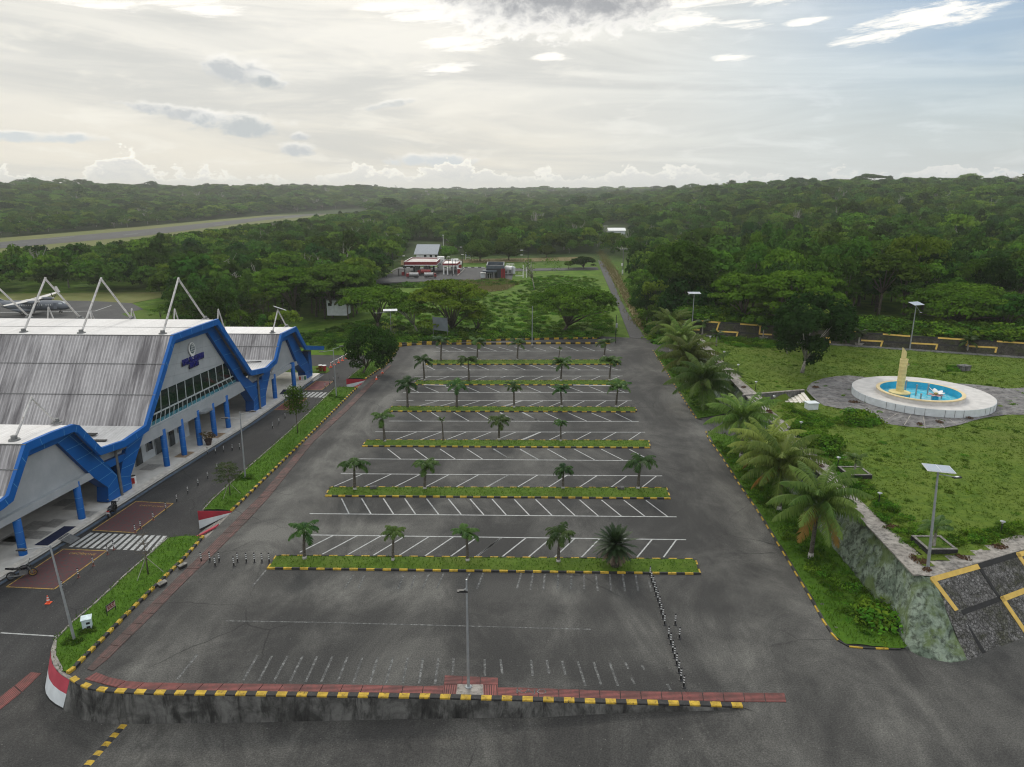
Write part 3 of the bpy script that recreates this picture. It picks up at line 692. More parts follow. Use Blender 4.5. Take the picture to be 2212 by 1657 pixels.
tag(PV.build('pavement', [M['red_paver'], M['groove'], M['red_paver_worn']]), 'red ribbed paving slabs along the kerbs of the car park', kind='structure')
sheet('lamp_footing', px([K4(180, 330), K4(322, 332), K4(324, 390), K4(172, 386)]), M['concrete'], .05, 'square of bare concrete around the front lamp post')
# scratched word on one slab
c1 = bpy.data.curves.new('chalk_lettering', 'FONT'); c1.body = 'KAJO'; c1.size = .62; c1.materials.append(M['paint_faded'])
o = bpy.data.objects.new('chalk_lettering', c1); COL.objects.link(o); o.location = P(*K4(500, 376), .066); o.rotation_euler = (0, 0, R(-1.5)); o.scale = (1.5, 1, 1); tag(o, 'chalk letters scratched on a red paving slab', kind='structure')

# front retaining wall with its yellow and black coping
ft = [A8(600, 907), A8(670, 957), A8(765, 992), A8(890, 1015), A8(1030, 1023), A8(1310, 1037), (553, 1504.4), (918, 1510), (1113, 1515), (1308.6, 1521), (1504, 1526), (1605, 1530)]
fb = [A8(540, 1165), A8(660, 1232), A8(760, 1262), A8(860, 1280), A8(1000, 1287), A8(1290, 1286), (553, 1561), (918, 1553), (1191, 1549), (1387, 1539.5), (1605, 1533)]
flt = [A8(462, 575), A8(440, 640), A8(436, 690), A8(450, 765), A8(490, 828), A8(540, 872), A8(600, 907)]
flb = [A8(430, 830), A8(398, 915), A8(385, 985), A8(392, 1040), A8(425, 1090), A8(475, 1130), A8(540, 1165)]
def ground_pt(x, y):
    q = P(x, y, ZR)
    for _ in range(12): q = P(x, y, fz(q.x) - .02)
    return q
def ruled(m, T, B, mi=0, n=40, f0=0.0, f1=1.0):
    def rs(p, n):
        d = [0]
        for a, b in zip(p, p[1:]): d.append(d[-1] + (b - a).length)
        o = []
        for i in range(n + 1):
            s = d[-1] * i / n; k = 0
            while k < len(p) - 2 and d[k + 1] < s: k += 1
            o.append(p[k].lerp(p[k + 1], (s - d[k]) / max(1e-9, d[k + 1] - d[k])))
        return o
    t, b = rs(T, n), rs(B, n)
    for i in range(n):
        m.poly([t[i].lerp(b[i], f0), t[i].lerp(b[i], f1), t[i + 1].lerp(b[i + 1], f1), t[i + 1].lerp(b[i + 1], f0)], mi)
    return t, b
wt = thing('retaining_wall', 'soot stained concrete wall under the front edge of the car park', 'wall', P(*ft[5]))
m = MB(); T = px(ft, .0); B = [ground_pt(*q) for q in fb]; ruled(m, T, B, n=80); m.build('wall_face', M['wall_front'], wt, smooth=True)
m = MB(); kerb(m, T, .42, .12, .72, 1); m.build('coping', [M['kerb_yellow'], M['kerb_black']], wt)
wt = thing('flag_wall', 'curved red over white wall at the front corner of the terrace', 'wall', P(*flt[3]), 'red and white flag walls')
T = px(flt, .02); B = [ground_pt(*q) for q in flb]
for nm, a, b, mt in (('red_band', 0, .47, 'red_wall'), ('white_band', .47, .93, 'white_wall'), ('black_base', .93, 1, 'stripe_black')):
    m = MB(); ruled(m, T, B, n=30, f0=a, f1=b); m.build(nm, M[mt], wt, smooth=True)
m = MB(); kerb(m, T, .25, .06, 1.2, 1, alt=False); m.build('coping', M['concrete'], wt)

# flag painted stair walls and stairs
def flag_stair(tl, tr, hl, label, gap, slab):
    a, b = P(*tl, .03), P(*tr, .03)
    t = thing('flag_wall', label, 'wall', a, 'red and white flag walls')
    out = Vector((0, -.06, 0)); zb = -2.12
    def pt(f, z): q = a.lerp(b, f); return Vector((q.x, q.y, z))
    m = MB(); m.prism([pt(0, .03), pt(0, -1.1), pt(1, -.10), pt(1, .03)], out); m.build('red_band', M['red_deep'], t)
    m = MB(); m.prism([pt(0, -1.1), pt(0, zb), pt(1, -.2), pt(1, -.10)], out); m.build('white_band', M['white_wall'], t)
    m = MB(); m.prism([pt(-.0, zb), pt(0, zb - .4), pt(1, -.75), pt(1, -.2)], out); m.build('black_base', M['stripe_black'], t)
    g = [P(*q) for q in gap]                      # near-left, near-right, far-right, far-left
    s = thing('stairs', 'concrete steps down to the drive beside the ' + slab, 'stairs', g[1]); m = MB(); n = 11
    for i in range(n):
        f0, f1 = i / n, (i + 1) / n; z = -.02 - 2.2 * (i + 1) / n
        q = [g[1].lerp(g[0], f0), g[2].lerp(g[3], f0), g[2].lerp(g[3], f1 * 1.0), g[1].lerp(g[0], f1)]
        m.prism([Vector((p.x, p.y, z)) for p in q], (0, 0, -.5))
    m.build('steps', M['concrete'], s)
    m = MB(); k = .12
    p0, p1 = g[1].lerp(g[2], .35), g[0].lerp(g[3], .35)
    d = (g[2] - g[1]) * .10
    m.prism([Vector((p0.x, p0.y, .02)), Vector((p1.x, p1.y, -2.1)), Vector((p1.x, p1.y, -2.1)) + d, Vector((p0.x, p0.y, .02)) + d], (0, 0, .16)); m.build('red_ramp', M['red_wall'], s)
flag_stair((427, 1103.6), (500.6, 1104.3), 37, 'nearer red and white flag wall beside steps on the grass strip', [(362, 1162), (446, 1161.5), (503, 1104), (437, 1102)], 'nearer flag wall')
flag_stair((748, 818.3), (792, 819.5), 17, 'farther red and white flag wall beside steps by the dense tree', [(723.5, 838), (773.5, 837.5), (792, 819), (751, 817)], 'farther flag wall')

# ------------------------------------------------------------------ terminal drive: bays, crossings, drain
m = MB(); fr = MB(); rf = MB()
def bay(q, mb):
    w = px(q, ZR + .004); mb.poly(w)
    for i in range(4):
        a, b = w[i], w[(i + 1) % 4]; d = (b - a).normalized(); n = Vector((-d.y, d.x, 0)) * .07; e = Vector((0, 0, .004))
        fr.poly([a - n + e, b - n + e, b + n + e, a + n + e])
bay([B2(548, 1072), B2(920, 1088), B2(470, 1418), B2(55, 1398)], m); bay([B2(1175, 660), B2(1495, 678), B2(1160, 930), B2(800, 910)], m)
bay([C7(1560, 443), C7(1740, 450), C7(1590, 592), C7(1355, 588)], rf); bay([E5(860, 785), E5(1285, 790), E5(985, 1010), E5(560, 1010)], rf)
tag(m.build('worn_red_bays', M['red_bay']), 'worn red parking bays on the near end of the terminal drive', kind='structure')
tag(rf.build('red_bays', M['red_bay_fresh']), 'deep red parking bays on the far end of the terminal drive', kind='structure')
tag(fr.build('bay_borders', M['paint_yellow_line']), 'worn yellow borders of the red bays', kind='structure')
for xq, yq in ((1200, 700), (590, 1115)):
    for k, wd in enumerate(('DROP', 'ZONE')):
        c = bpy.data.curves.new('bay_lettering', 'FONT'); c.body = wd; c.size = .55; c.materials.append(M['paint_yellow_line'])
        o = bpy.data.objects.new('bay_lettering', c); COL.objects.link(o); o.location = P(*B2(xq + k * 105, yq + 8 * k), ZR + .012); o.rotation_euler = (0, 0, R(-3)); tag(o, 'worn yellow letters in a red bay', kind='structure')
CW = MB()
for k in range(13):
    f = k / 12; a = P(*B2(795 + f * 632, 931 + 27 * f), ZR + .005); b = P(*B2(608 + f * 705, 1054 + 37 * f), ZR + .005)
    d = (b - a).normalized(); n = Vector((-d.y, d.x, 0)) * .21; CW.poly([a - n, b - n, b + n, a + n])
for k in range(8):
    f = k / 7; a = P(*E5(485 + f * 722, 1056 + 20 * f), ZR + .005); b = P(*E5(290 + f * 745, 1185 + 20 * f), ZR + .005)
    d = (b - a).normalized(); n = Vector((-d.y, d.x, 0)) * .24; CW.poly([a - n, b - n, b + n, a + n])
a, b = P(0, 1368, ZR + .005), P(122, 1375.5, ZR + .005); CW.poly([a, b, b + Vector((0, .14, 0)), a + Vector((0, .14, 0))])
tag(CW.build('crossing_stripes', M['paint']), 'white zebra stripes across the terminal drive', kind='structure')
# red drain cover crossing the drive at the lower left
PV2 = MB(); _pv = PV; PV = PV2
paving([A8(-40, 1085), A8(140, 945), A8(270, 838)], [A8(-40, 1190), A8(150, 1050), A8(358, 845)], 1.6, 7, z=ZR + .02)
PV = _pv
tag(PV2.build('drain_cover', [M['red_paver'], M['groove']]), 'red ribbed drain cover across the drive beside the curved flag wall', kind='structure')
# striped speed hump at the bottom left
hump = thing('speed_hump', 'yellow and black speed hump crossing the front road', 'speed hump', ground_pt(220, 1615))
m = MB(); pts = resample([ground_pt(268, 1566), ground_pt(185, 1657), ground_pt(150, 1697)], .42)
for i, (a, b) in enumerate(zip(pts, pts[1:])):
    d = (b - a).normalized(); n = Vector((-d.y, d.x, 0)) * .26; u = Vector((0, 0, .06)); u0 = Vector((0, 0, .015))
    m.poly([a - n + u0, b - n + u0, b - n * .5 + u, a - n * .5 + u], i % 2); m.poly([a - n * .5 + u, b - n * .5 + u, b + n * .5 + u, a + n * .5 + u], i % 2); m.poly([a + n * .5 + u, b + n * .5 + u, b + n + u0, a + n + u0], i % 2)
m.build('rubber_blocks', [M['kerb_yellow'], M['kerb_black']], hump)

# ------------------------------------------------------------------ terminal building
UB = Vector((.125, 1, 0)).normalized(); NO = Vector((UB.y, -UB.x, 0)); BD = Vector((-1, .035, 0)).normalized()
OB = P(263, 1070, ZF)
OA = OB + NO * 1.3; OC = OB - NO * .5
def onA(q): return VP_(q[0], q[1], OA, (UB.x, UB.y))
def onB(q): return VP_(q[0], q[1], OB, (UB.x, UB.y))
def onC(q): return VP_(q[0], q[1], OC, (UB.x, UB.y))
term = thing('terminal_building', 'airport terminal with blue trapezoid gable frames, weathered grey metal roofs and white steel masts', 'building', OB)
def mat_tile_blue(name, c):
    t = NT(name); p = t.pos(obj=False)
    n1 = t.ramp(t.noise(p, .4, 5), .3, .7); col = t.mix(n1, tuple(v * .85 for v in c), c)
    return t.bsdf(col, .42, spec=.25)
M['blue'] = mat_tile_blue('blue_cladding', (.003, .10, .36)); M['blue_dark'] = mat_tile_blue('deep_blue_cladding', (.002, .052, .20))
M['joint'] = mat_plain('pale_joint', (.08, .27, .52), .5)
def mat_panel():
    t = NT('grey_wall_panels'); p = t.pos()
    n1 = t.ramp(t.noise(p, .5, 6, .6), .35, .7); col = t.mix(n1, (.32, .345, .36), (.38, .40, .415))
    return t.bsdf(col, .5, spec=.35)
M['panel'] = mat_panel(); M['panel_joint'] = mat_plain('panel_joint', (.27, .29, .30), .6)
def mat_roof(name, a, b, dark, white=False):
    t = NT(name); g = t.n('NewGeometry').outputs['Position']
    xyz = t.n('SeparateXYZ'); t.t.links.new(g, xyz.inputs[0])
    rib = t.math('SINE', t.math('MULTIPLY', xyz.outputs[0], 2 * math.pi / .42))
    ribs = t.ramp(rib, -.2, .9)
    st = t.noise(t.pos(scale=(1.5, .10, .10)), 1.0, 8, .72, .3); big = t.noise(t.pos(scale=(.25, .05, .09)), 1.0, 6, .6)
    blot = t.noise(t.pos(), 1.6, 7, .7)
    f = t.ramp(t.math('ADD', t.math('MULTIPLY', st, .6), t.math('ADD', t.math('MULTIPLY', big, .45), t.math('MULTIPLY', blot, .12))), .50, .72)
    col = t.mix(t.ramp(blot, .3, .7), a, b); col = t.mix(t.math('MULTIPLY', f, .25 if white else .92), col, dark)
    col = t.mix(t.math('MULTIPLY', t.math('SUBTRACT', 1.0, ribs), .10 if white else .38), col, dark)
    return t.bsdf(col, .55, bump=rib, bstr=.35 if white else .6, bdist=.05, spec=.3)
M['roof_grey'] = mat_roof('weathered_grey_roof', (.36, .35, .355), (.49, .48, .485), (.075, .07, .075))
M['roof_white'] = mat_roof('white_flat_roof', (.56, .55, .54), (.66, .65, .64), (.22, .20, .19), True)
M['roof_valley'] = mat_roof('valley_roof', (.48, .475, .47), (.58, .575, .57), (.13, .12, .12), True)
M['soffit'] = mat_plain('grey_soffit', (.13, .135, .145), .8, .2, 1)
M['terrazzo'] = mat_plain('polished_floor', (.70, .68, .63), .16, .12, .8)
M['floor_edge'] = mat_plain('cream_kerb_stone', (.62, .59, .53), .6, .2, 1.5, dirt=(.30, .21, .12, .5))
M['gutter_water'] = mat_plain('gutter_water', (.10, .13, .17), .15, .3, 2)

OUT = [B2(-420, 1010), B2(-200, 800), B2(-60, 715), B2(10, 672), B2(78, 618), B2(225, 170), B2(460, 68), B2(640, 2), B2(690, 12), B2(882, 205), B2(1080, 140), B2(1265, 12), B1(1500, 740), B1(1700, 668), B1(1888, 602), B1(2175, 1045), B3(238, 1048), B3(365, 1020), B3(440, 950), B3(492, 728), B3(618, 667), B3(705, 832), B3(858, 835)]
SEG = ['grey', 'flat', 'flat', 'flat', 'grey', 'white', 'white', 'white', 'grey', 'flat', 'flat', 'grey', 'white', 'white', 'grey', 'flat', 'flat', 'flat', 'grey', 'white', 'grey', 'flat']
OP = [onA(q) for q in OUT]
def soff(pts, d):
    """offset of an outline inside the facade plane, downwards"""
    q = [((p - OA).dot(UB), p.z) for p in pts]; out = []
    for i in range(len(q)):
        a = q[max(0, i - 1)]; b = q[min(len(q) - 1, i + 1)]; c = q[i]
        def nrm(s, e):
            dx, dz = e[0] - s[0], e[1] - s[1]; l = math.hypot(dx, dz) or 1; return (dz / l, -dx / l)
        n1 = nrm(a, c) if i > 0 else nrm(c, b); n2 = nrm(c, b) if i < len(q) - 1 else n1
        nx_, nz_ = n1[0] + n2[0], n1[1] + n2[1]; l2 = nx_ * nx_ + nz_ * nz_; k = min(2 / max(l2, .2), 2.2)
        s, z = c[0] + nx_ * d * k * 1.0, c[1] + nz_ * d * k * 1.0
        out.append(OA + UB * s + Vector((0, 0, z - OA.z)))
    return out
LOW = soff(OP, .72)
LOW = [Vector((p.x, p.y, p.z)) for p in LOW]
for k, sg in enumerate(SEG):
    a, b = OP[k], OP[k + 1]; L = 78.0
    m = MB(); th = Vector((0, 0, -.22)); back = BD * L; fwd = NO * .02
    m.add([a, b, b + back, a + back, a + th, b + th, b + back + th, a + back + th], [(0, 1, 2, 3)], 0)
    m.add([a, b, b + back, a + back, a + th, b + th, b + back + th, a + back + th], [(4, 7, 6, 5), (0, 3, 7, 4), (1, 5, 6, 2), (2, 6, 7, 3)], 1)
    m.build('roof', [M['roof_white' if sg == 'white' else ('roof_grey' if sg == 'grey' or k in (0, 1, 2) else 'roof_valley')], M['soffit']], term)
# seams on the big grey slopes
m = MB()
for k in (4, 11, 18):
    for f in ((.33, .67) if k == 11 else (.5,)):
        q = OP[k].lerp(OP[k + 1], f) + Vector((0, -.02, .05)); m.tube([q, q + BD * 76], .05, 6)
for k in (12,):
    q = OP[k].lerp(OP[k + 1], .95) + Vector((0, 0, .02)); m.tube([q + BD * .3, q + BD * 76], .025, 4)
for k in (12, 19, 5): 
    q = OP[k] + Vector((0, -.03, .02)); m.box(q + BD * 38, (76, .12, .10), math.atan2(BD.y, BD.x))
m.build('roof_seams', M['galv_dark'], term)
m = MB()
q = OP[10].lerp(OP[11], .30) + BD * 6.5; m.box(q + Vector((0, 0, .25)), (4.2, .7, .08), 0); m.build('roof_gutter', M['black'], term); m = MB(); m.box(OP[9].lerp(OP[10], .85) + BD * 9 + Vector((0, 0, .12)), (14, .5, .1), 0)
m.build('roof_gutter', M['black'], term); m = MB(); q = OP[17].lerp(OP[18], .4) + BD * 5; m.tube([q + Vector((3, 1, .3)), q + Vector((-7, -1.5, .4))], .09, 6)
m.build('roof_gutter', M['black'], term)
# blue fascia ribbon
m = MB()
for i in range(len(OP) - 1):
    m.prism([OP[i] + Vector((0, 0, .12)), OP[i + 1] + Vector((0, 0, .12)), LOW[i + 1], LOW[i]], -NO * .4)
for i in range(len(OP) - 1):
    a, b = OP[i], OP[i + 1]; n = max(1, int((b - a).length / 2.2))
    for j in range(n):
        f = (j + .5) / n; p, q = a.lerp(b, f), LOW[i].lerp(LOW[i + 1], f); d = (b - a).normalized() * .035; e = NO * .006
        m.poly([p - d + e, p + d + e, q + d + e, q - d + e], 1)
m.build('fascia', [M['blue'], M['joint']], term)
# frames (legs and bands) with tile joints
def frame(polys, depth=1.5, joints=()):
    legs = []
    for poly in polys:
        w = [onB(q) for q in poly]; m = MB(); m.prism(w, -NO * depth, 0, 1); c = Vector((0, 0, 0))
        legs.append((poly, m))
    for a, b in joints:
        p, q = onB(a) + NO * .012, onB(b) + NO * .012; d = (q - p).normalized(); n = NO.cross(d) * .035; mid = ((a[0] + b[0]) / 2, (a[1] + b[1]) / 2)
        k = next((i for i, (po, _) in enumerate(legs) if inside([tuple(t) for t in po], *mid)), 0)
        legs[k][1].poly([p - n, q - n, q + n, p + n], 2)
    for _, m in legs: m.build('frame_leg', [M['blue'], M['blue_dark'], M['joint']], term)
frame([[B2(238, 180), B2(470, 75), B2(650, 35), B2(500, 157), B2(235, 272)],
       [B2(650, 35), B2(905, 322), B2(1010, 432), B2(1045, 612), B2(938, 668), B2(935, 540), B2(810, 455), B2(770, 415), B2(500, 157)]],
      joints=[(B2(500, 157), B2(640, 60)), (B2(570, 220), B2(720, 150)), (B2(660, 305), B2(800, 230)), (B2(760, 405), B2(900, 320)), (B2(850, 485), B2(975, 400)), (B2(935, 540), B2(1012, 440)), (B2(938, 610), B2(1030, 540)), (B2(600, 90), B2(1010, 440)), (B2(375, 120), B2(385, 205))])
frame([[B2(1262, 20), B2(1225, 130), B2(1130, 440), B2(1143, 545), B2(1065, 590), B2(1040, 440), B2(1062, 310), B2(1095, 190)],
       [B1(1505, 765), B1(1700, 690), B1(1890, 640), B1(1795, 712), B1(1500, 812)],
       [B1(1890, 640), B1(2105, 1080), C7(1100, 275), C7(1160, 352), C7(1178, 580), C7(1113, 612), C7(1110, 490), C7(985, 300), B1(2110, 1205), B1(1960, 968), B1(1795, 712)]],
      joints=[(B2(1100, 200), B2(1240, 90)), (B2(1070, 300), B2(1215, 190)), (B2(1052, 380), B2(1160, 330)), (B2(1040, 450), B2(1130, 440)), (B2(1055, 530), B2(1138, 500)), (B1(1850, 790), B1(1960, 740)), (B1(1930, 910), B1(2040, 880)), (B1(2010, 1040), B1(2105, 1000)), (C7(1000, 330), C7(1120, 300)), (C7(1110, 490), C7(1165, 400)), (C7(1112, 560), C7(1172, 500))])
frame([[C7(1318, 68), C7(1285, 250), C7(1255, 400), C7(1255, 537), C7(1192, 572), C7(1182, 300), C7(1215, 170)],
       [B3(497, 735), B3(592, 728), B3(540, 772), B3(497, 792)],
       [B3(580, 728), B3(722, 985), B3(756, 1062), B3(757, 1090), B3(698, 1116), B3(692, 1058), B3(628, 986), B3(540, 772)],
       [B3(718, 880), B3(742, 868), B3(757, 1062), B3(728, 1075)]],
      joints=[(C7(1215, 250), C7(1290, 230)), (C7(1190, 350), C7(1265, 330)), (C7(1190, 450), C7(1255, 420)), (B3(600, 880), B3(665, 850)), (B3(655, 1000), B3(715, 965)), (B3(692, 1060), B3(752, 1030))])
# connecting bands in the two V shaped gaps
frame([[B2(905, 322), B2(1095, 238), B2(1065, 310), B2(955, 368)], [C7(1105, 278), C7(1222, 218), C7(1200, 268), C7(1140, 330)]], .6)
# grey gable walls and beams
def wall(poly, name='gable_wall', on=onC, depth=.25, mt='panel'):
    w = [on(q) for q in poly]; m = MB(); m.prism(w, -NO * depth); return m.build(name, M[mt], term)
wall([B2(-130, 905), B2(40, 640), B2(225, 280), B2(500, 150), B2(780, 412), B2(-120, 900)])
wall([B2(-130, 900), B2(772, 414), B2(812, 458), B2(0, 897), B2(-130, 966)], 'beam', onB, .9)
wall([B1(1505, 815), B1(1795, 705), B1(1965, 968), B1(1385, 1218), B1(1330, 1350)])
wall([B1(1236, 1590), B1(1285, 1558), B1(2072, 1136), B1(2118, 1212), B1(1925, 1322), B2(1550, 12), B2(1206, 190)], 'beam', onB, .9)
wall([B3(497, 790), B3(540, 765), B3(650, 950), B3(392, 1092), B3(440, 965)])
wall([B3(392, 1088), B3(642, 948), B3(642, 985), B3(378, 1132)], 'beam', onB, .9)
wall([B2(880, 235), B2(1090, 180), B2(1075, 245), B2(905, 320), B2(860, 300)], 'valley_wall'); wall([C7(1060, 175), C7(1220, 160), C7(1215, 215), C7(1100, 275), C7(1050, 230)], 'valley_wall')
m = MB()
for a, b in [((1470, 905), (1860, 815)), ((1440, 1000), (1930, 905)), ((1410, 1110), (1960, 968)), ((1560, 790), (1490, 1168)), ((1665, 752), (1625, 1112)), ((1745, 728), (1755, 1055)), ((1830, 770), (1875, 1003))]:
    p, q = onC(B1(*a)) + NO * .01, onC(B1(*b)) + NO * .01; d = (q - p).normalized(); n = NO.cross(d) * .02; m.poly([p - n, q - n, q + n, p + n])
m.build('panel_joints', M['panel_joint'], term)
# ribbon window
def mat_ribbon_glass():
    t = NT('tinted_window_glass'); p = t.pos(scale=(.3, .3, .9))
    n1 = t.ramp(t.noise(p, .6, 5, .6), .4, .65); col = t.mix(n1, (.004, .012, .013), (.010, .030, .022))
    return t.bsdf(col, .05, spec=.45)
M['ribbon_glass'] = mat_ribbon_glass()
glass = wall([B1(1382, 1222), B1(1958, 970), B1(2068, 1132), B1(1283, 1552)], 'window', lambda q: onC(q), .12, 'ribbon_glass')
m = MB()
tl, tr, bl, br = B1(1385, 1218), B1(1955, 968), B1(1318, 1440), B1(2028, 1086)
def barC(a, b, w, mb, off=.06):
    p, q = onC(a) + NO * off, onC(b) + NO * off; d = (q - p).normalized(); n = NO.cross(d) * w / 2; mb.prism([p - n, q - n, q + n, p + n], -NO * .1)
tops = [(1385, 1215), (1448, 1190), (1522, 1160), (1594, 1130), (1664, 1100), (1730, 1072), (1796, 1042), (1858, 1014), (1920, 985), (1958, 968)]
bots = [(1390, 1390), (1465, 1358), (1537, 1322), (1608, 1288), (1680, 1252), (1748, 1216), (1812, 1184), (1875, 1152), (1934, 1124), (1992, 1096)]
for a, b in zip(tops, bots): barC(B1(*a), B1(*b), .11, m)
barC(B1(1312, 1428), B1(2028, 1082), .2, m); barC(B1(1283, 1540), B1(2068, 1130), .16, m); barC(B1(1385, 1216), B1(1283, 1540), .12, m)
for k in range(20):
    f = k / 19; barC(B1(1318 + f * 705, 1424 - f * 338), B1(1300 + f * 755, 1532 - f * 395), .09, m)
o_ = m.build('mullion', mat_plain('pale_mullion', (.48, .52, .52), .4), glass)
m = MB(); q = [(1300, 1470), (2036, 1100), (2064, 1128), (1288, 1535)]; w = [onC(B1(*p)) + NO * .03 for p in q]; 
for k in range(19):
    f0, f1 = k / 19, (k + .93) / 19
    m.poly([w[3].lerp(w[2], f0), w[3].lerp(w[2], f1), w[3].lerp(w[2], f1).lerp(w[0].lerp(w[1], f1), .62), w[3].lerp(w[2], f0).lerp(w[0].lerp(w[1], f0), .62)])
m.build('pane', mat_plain('teal_spandrel', (.05, .19, .24), .3), glass)
# columns
for bx, by, tx, ty in [(50.4, 1197.6, 37, 1118), (177, 1119.4, 167, 1050), (361, 1006, 347, 936), (398.5, 982, 388, 914), (432.3, 961, 424, 895), (464.2, 941, 456, 879), (493.8, 923, 487, 862), (594.7, 859.8, 589.5, 815), (635.8, 836, 632, 790)]:
    b = P(bx, by, ZF + .01); h = height_at(b, ty) + .6
    m = MB(); m.lathe([(.39, 0), (.39, h)], 20, b)
    for z in (1.3, 2.6, 3.9): 
        if z < h: m.lathe([(.395, z - .02), (.395, z + .02)], 20, b, 1, False)
    m.build('column', [M['blue'], M['joint']], term, smooth=True)
# platform
e0, e1 = (-75, 1712), (697, 806)
EL = [P(0, 1254, ZR), P(198, 1130, ZR), P(368, 1022, ZR), P(535, 918, ZR), P(691, 809, ZR)]
d = (EL[1] - EL[0]).normalized(); EL = [EL[0] - d * 16] + EL
m = MB()
for a, b in zip(EL, EL[1:]):
    up = Vector((0, 0, ZF - ZR)); back = -NO * 16
    m.poly([a + up, b + up, b + up + back, a + up + back]); m.poly([a, b, b + up, a + up])
PLAT = m
m = MB()
for a, b in zip(EL, EL[1:]):
    up = Vector((0, 0, ZF - ZR + .012)); m.prism([a + up, b + up, b + up - NO * .9, a + up - NO * .9], (0, 0, -.06))
m.build('platform_edge', M['floor_edge'], term)
m = MB()
for a, b in zip(EL, EL[1:]):
    u = Vector((0, 0, .006)); m.poly([a + NO * .05 + u, a + NO * .30 + u, b + NO * .30 + u, b + NO * .05 + u], 0); u = Vector((0, 0, .012)); m.poly([a + NO * .30 + u, a + NO * .75 + u, b + NO * .75 + u, b + NO * .30 + u], 1); u = Vector((0, 0, .006)); m.poly([a + NO * .75 + u, a + NO * .9 + u, b + NO * .9 + u, b + NO * .75 + u], 0)
o = m.build('drain', [M['black'], M['gutter_water']]); tag(o, 'open drain with dark water along the terminal kerb', kind='structure')
m = MB(); rr = random.Random(5)
for bx, by, sx, sy, rw in [(B2(300, 870), 0, 2.2, 1.0, 0), (B2(150, 960), 0, 2.6, 1.1, 0), (B2(470, 850), 0, 2, .9, 0), (B2(760, 770), 0, 1.6, .9, 0), (B2(330, 950), 0, 1.8, 1, 0), (B2(1300, 365), 0, 2.2, 1, 0), (B2(1600, 255), 0, 2.4, 1, 1), (B2(1870, 90), 0, 2.4, 1, 1), (B2(100, 1000), 0, 2, 1, 0), (B2(560, 670), 0, 2, .9, 0), (B2(640, 705), 0, 1.8, .9, 0)]:
    p = P(*bx, ZF + .006); PLAT.poly([p + UB * a * sx / 2 + NO * b * sy for a, b in ((-1, -1), (1, -1), (1, 1), (-1, 1))], 1 + rw)
PLAT.build('platform', [M['terrazzo'], mat_plain('grey_floor_tile', (.36, .35, .33), .35), mat_plain('tan_floor_tile', (.34, .24, .15), .4)], term)
# porch back walls, doors
def porch(s0, s1, depth, h, mt):
    a, b = OB + UB * s0 - NO * depth, OB + UB * s1 - NO * depth; m = MB(); m.prism([Vector((a.x, a.y, ZF)), Vector((b.x, b.y, ZF)), Vector((b.x, b.y, ZF + h)), Vector((a.x, a.y, ZF + h))], -NO * .3); return m.build('porch_wall', M[mt], term)
sb = lambda q, z=ZF: (P(q[0], q[1], z) - OB).dot(UB)
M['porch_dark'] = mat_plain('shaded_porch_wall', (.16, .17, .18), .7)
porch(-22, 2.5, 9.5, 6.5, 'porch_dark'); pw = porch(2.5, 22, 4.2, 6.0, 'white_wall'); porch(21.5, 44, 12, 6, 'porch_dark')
m = MB(); a, b = OB + UB * -22, OB + UB * 42
m.prism([a - NO * .8 + Vector((0, 0, 6.2 + .0)), b - NO * .8 + Vector((0, 0, 6.2)), b - NO * 13 + Vector((0, 0, 6.2)), a - NO * 13 + Vector((0, 0, 6.2))], (0, 0, .2)); m.build('porch_ceiling', M['soffit'], term)
for k, (s, w, h, z) in enumerate([(4.2, 1.6, 2.8, 0), (7.4, 1.0, 2.6, 0), (9.6, 1.5, 2.8, 0), (12.2, 1.3, 1.3, 1.2), (14.3, 1.7, 2.8, 0), (17.4, 1.3, 2.6, 0), (19.8, 1.4, 1.4, 1.4)]):
    c = OB + UB * s - NO * 4.18 + Vector((0, 0, z + h / 2)); m = MB(); m.box(c, (.12, w, h), math.atan2(UB.y, UB.x) - R(90)); dn = 'door' if z == 0 else 'window'
    dd = m.build(dn, M['glass_dark'], term)
    m = MB(); yaw = math.atan2(UB.y, UB.x) - R(90)
    for sgn in (-1, 1): m.box(c + UB * sgn * w / 2 + NO * .03, (.16, .09, h + .1), yaw)
    m.box(c + Vector((0, 0, h / 2)) + NO * .03, (.16, w + .1, .09), yaw); m.build('door_frame' if z == 0 else 'window_frame', M['galv'], dd)
c = OB + UB * 6.0 - NO * 4.1 + Vector((0, 0, 1.6)); m = MB(); m.box(c, (.08, 1.2, 2.5), math.atan2(UB.y, UB.x) - R(90)); bn = m.build('notice_board', M['white'], term)
m = MB(); rr = random.Random(2)
for k in range(4): m = MB(); m.box(c + NO * .05 + Vector((0, 0, .8 - k * .55)) + UB * rr.uniform(-.2, .2), (.02, .5, .22), math.atan2(UB.y, UB.x) - R(90)); m.build('picture', M['galv_dark'], bn)
# canopy bracket and drain pipes
for (a, b) in [(C8(1287, 285), C8(1350, 775)), (C7(1150, 190), C7(1190, 578))]:
    bt = P(*b, ZF); tp = bt + Vector((0, 0, height_at(bt, a[1]))); m = MB(); m.tube([bt, tp], .17, 10); m.box(tp + NO * .2 + UB * .6, (.35, 1.9, .3), math.atan2(UB.y, UB.x) - R(90)); m.build('drainpipe', M['galv_dark'], term)
c = onB(C7(500, 600)); m = MB(); m.box(c + NO * .55, (1.1, 2.1, .22), math.atan2(UB.y, UB.x) - R(90)); m.box(c + NO * .1 + Vector((0, 0, -.2)), (.15, .3, .6), 0); m.build('air_unit', M['galv'], term)
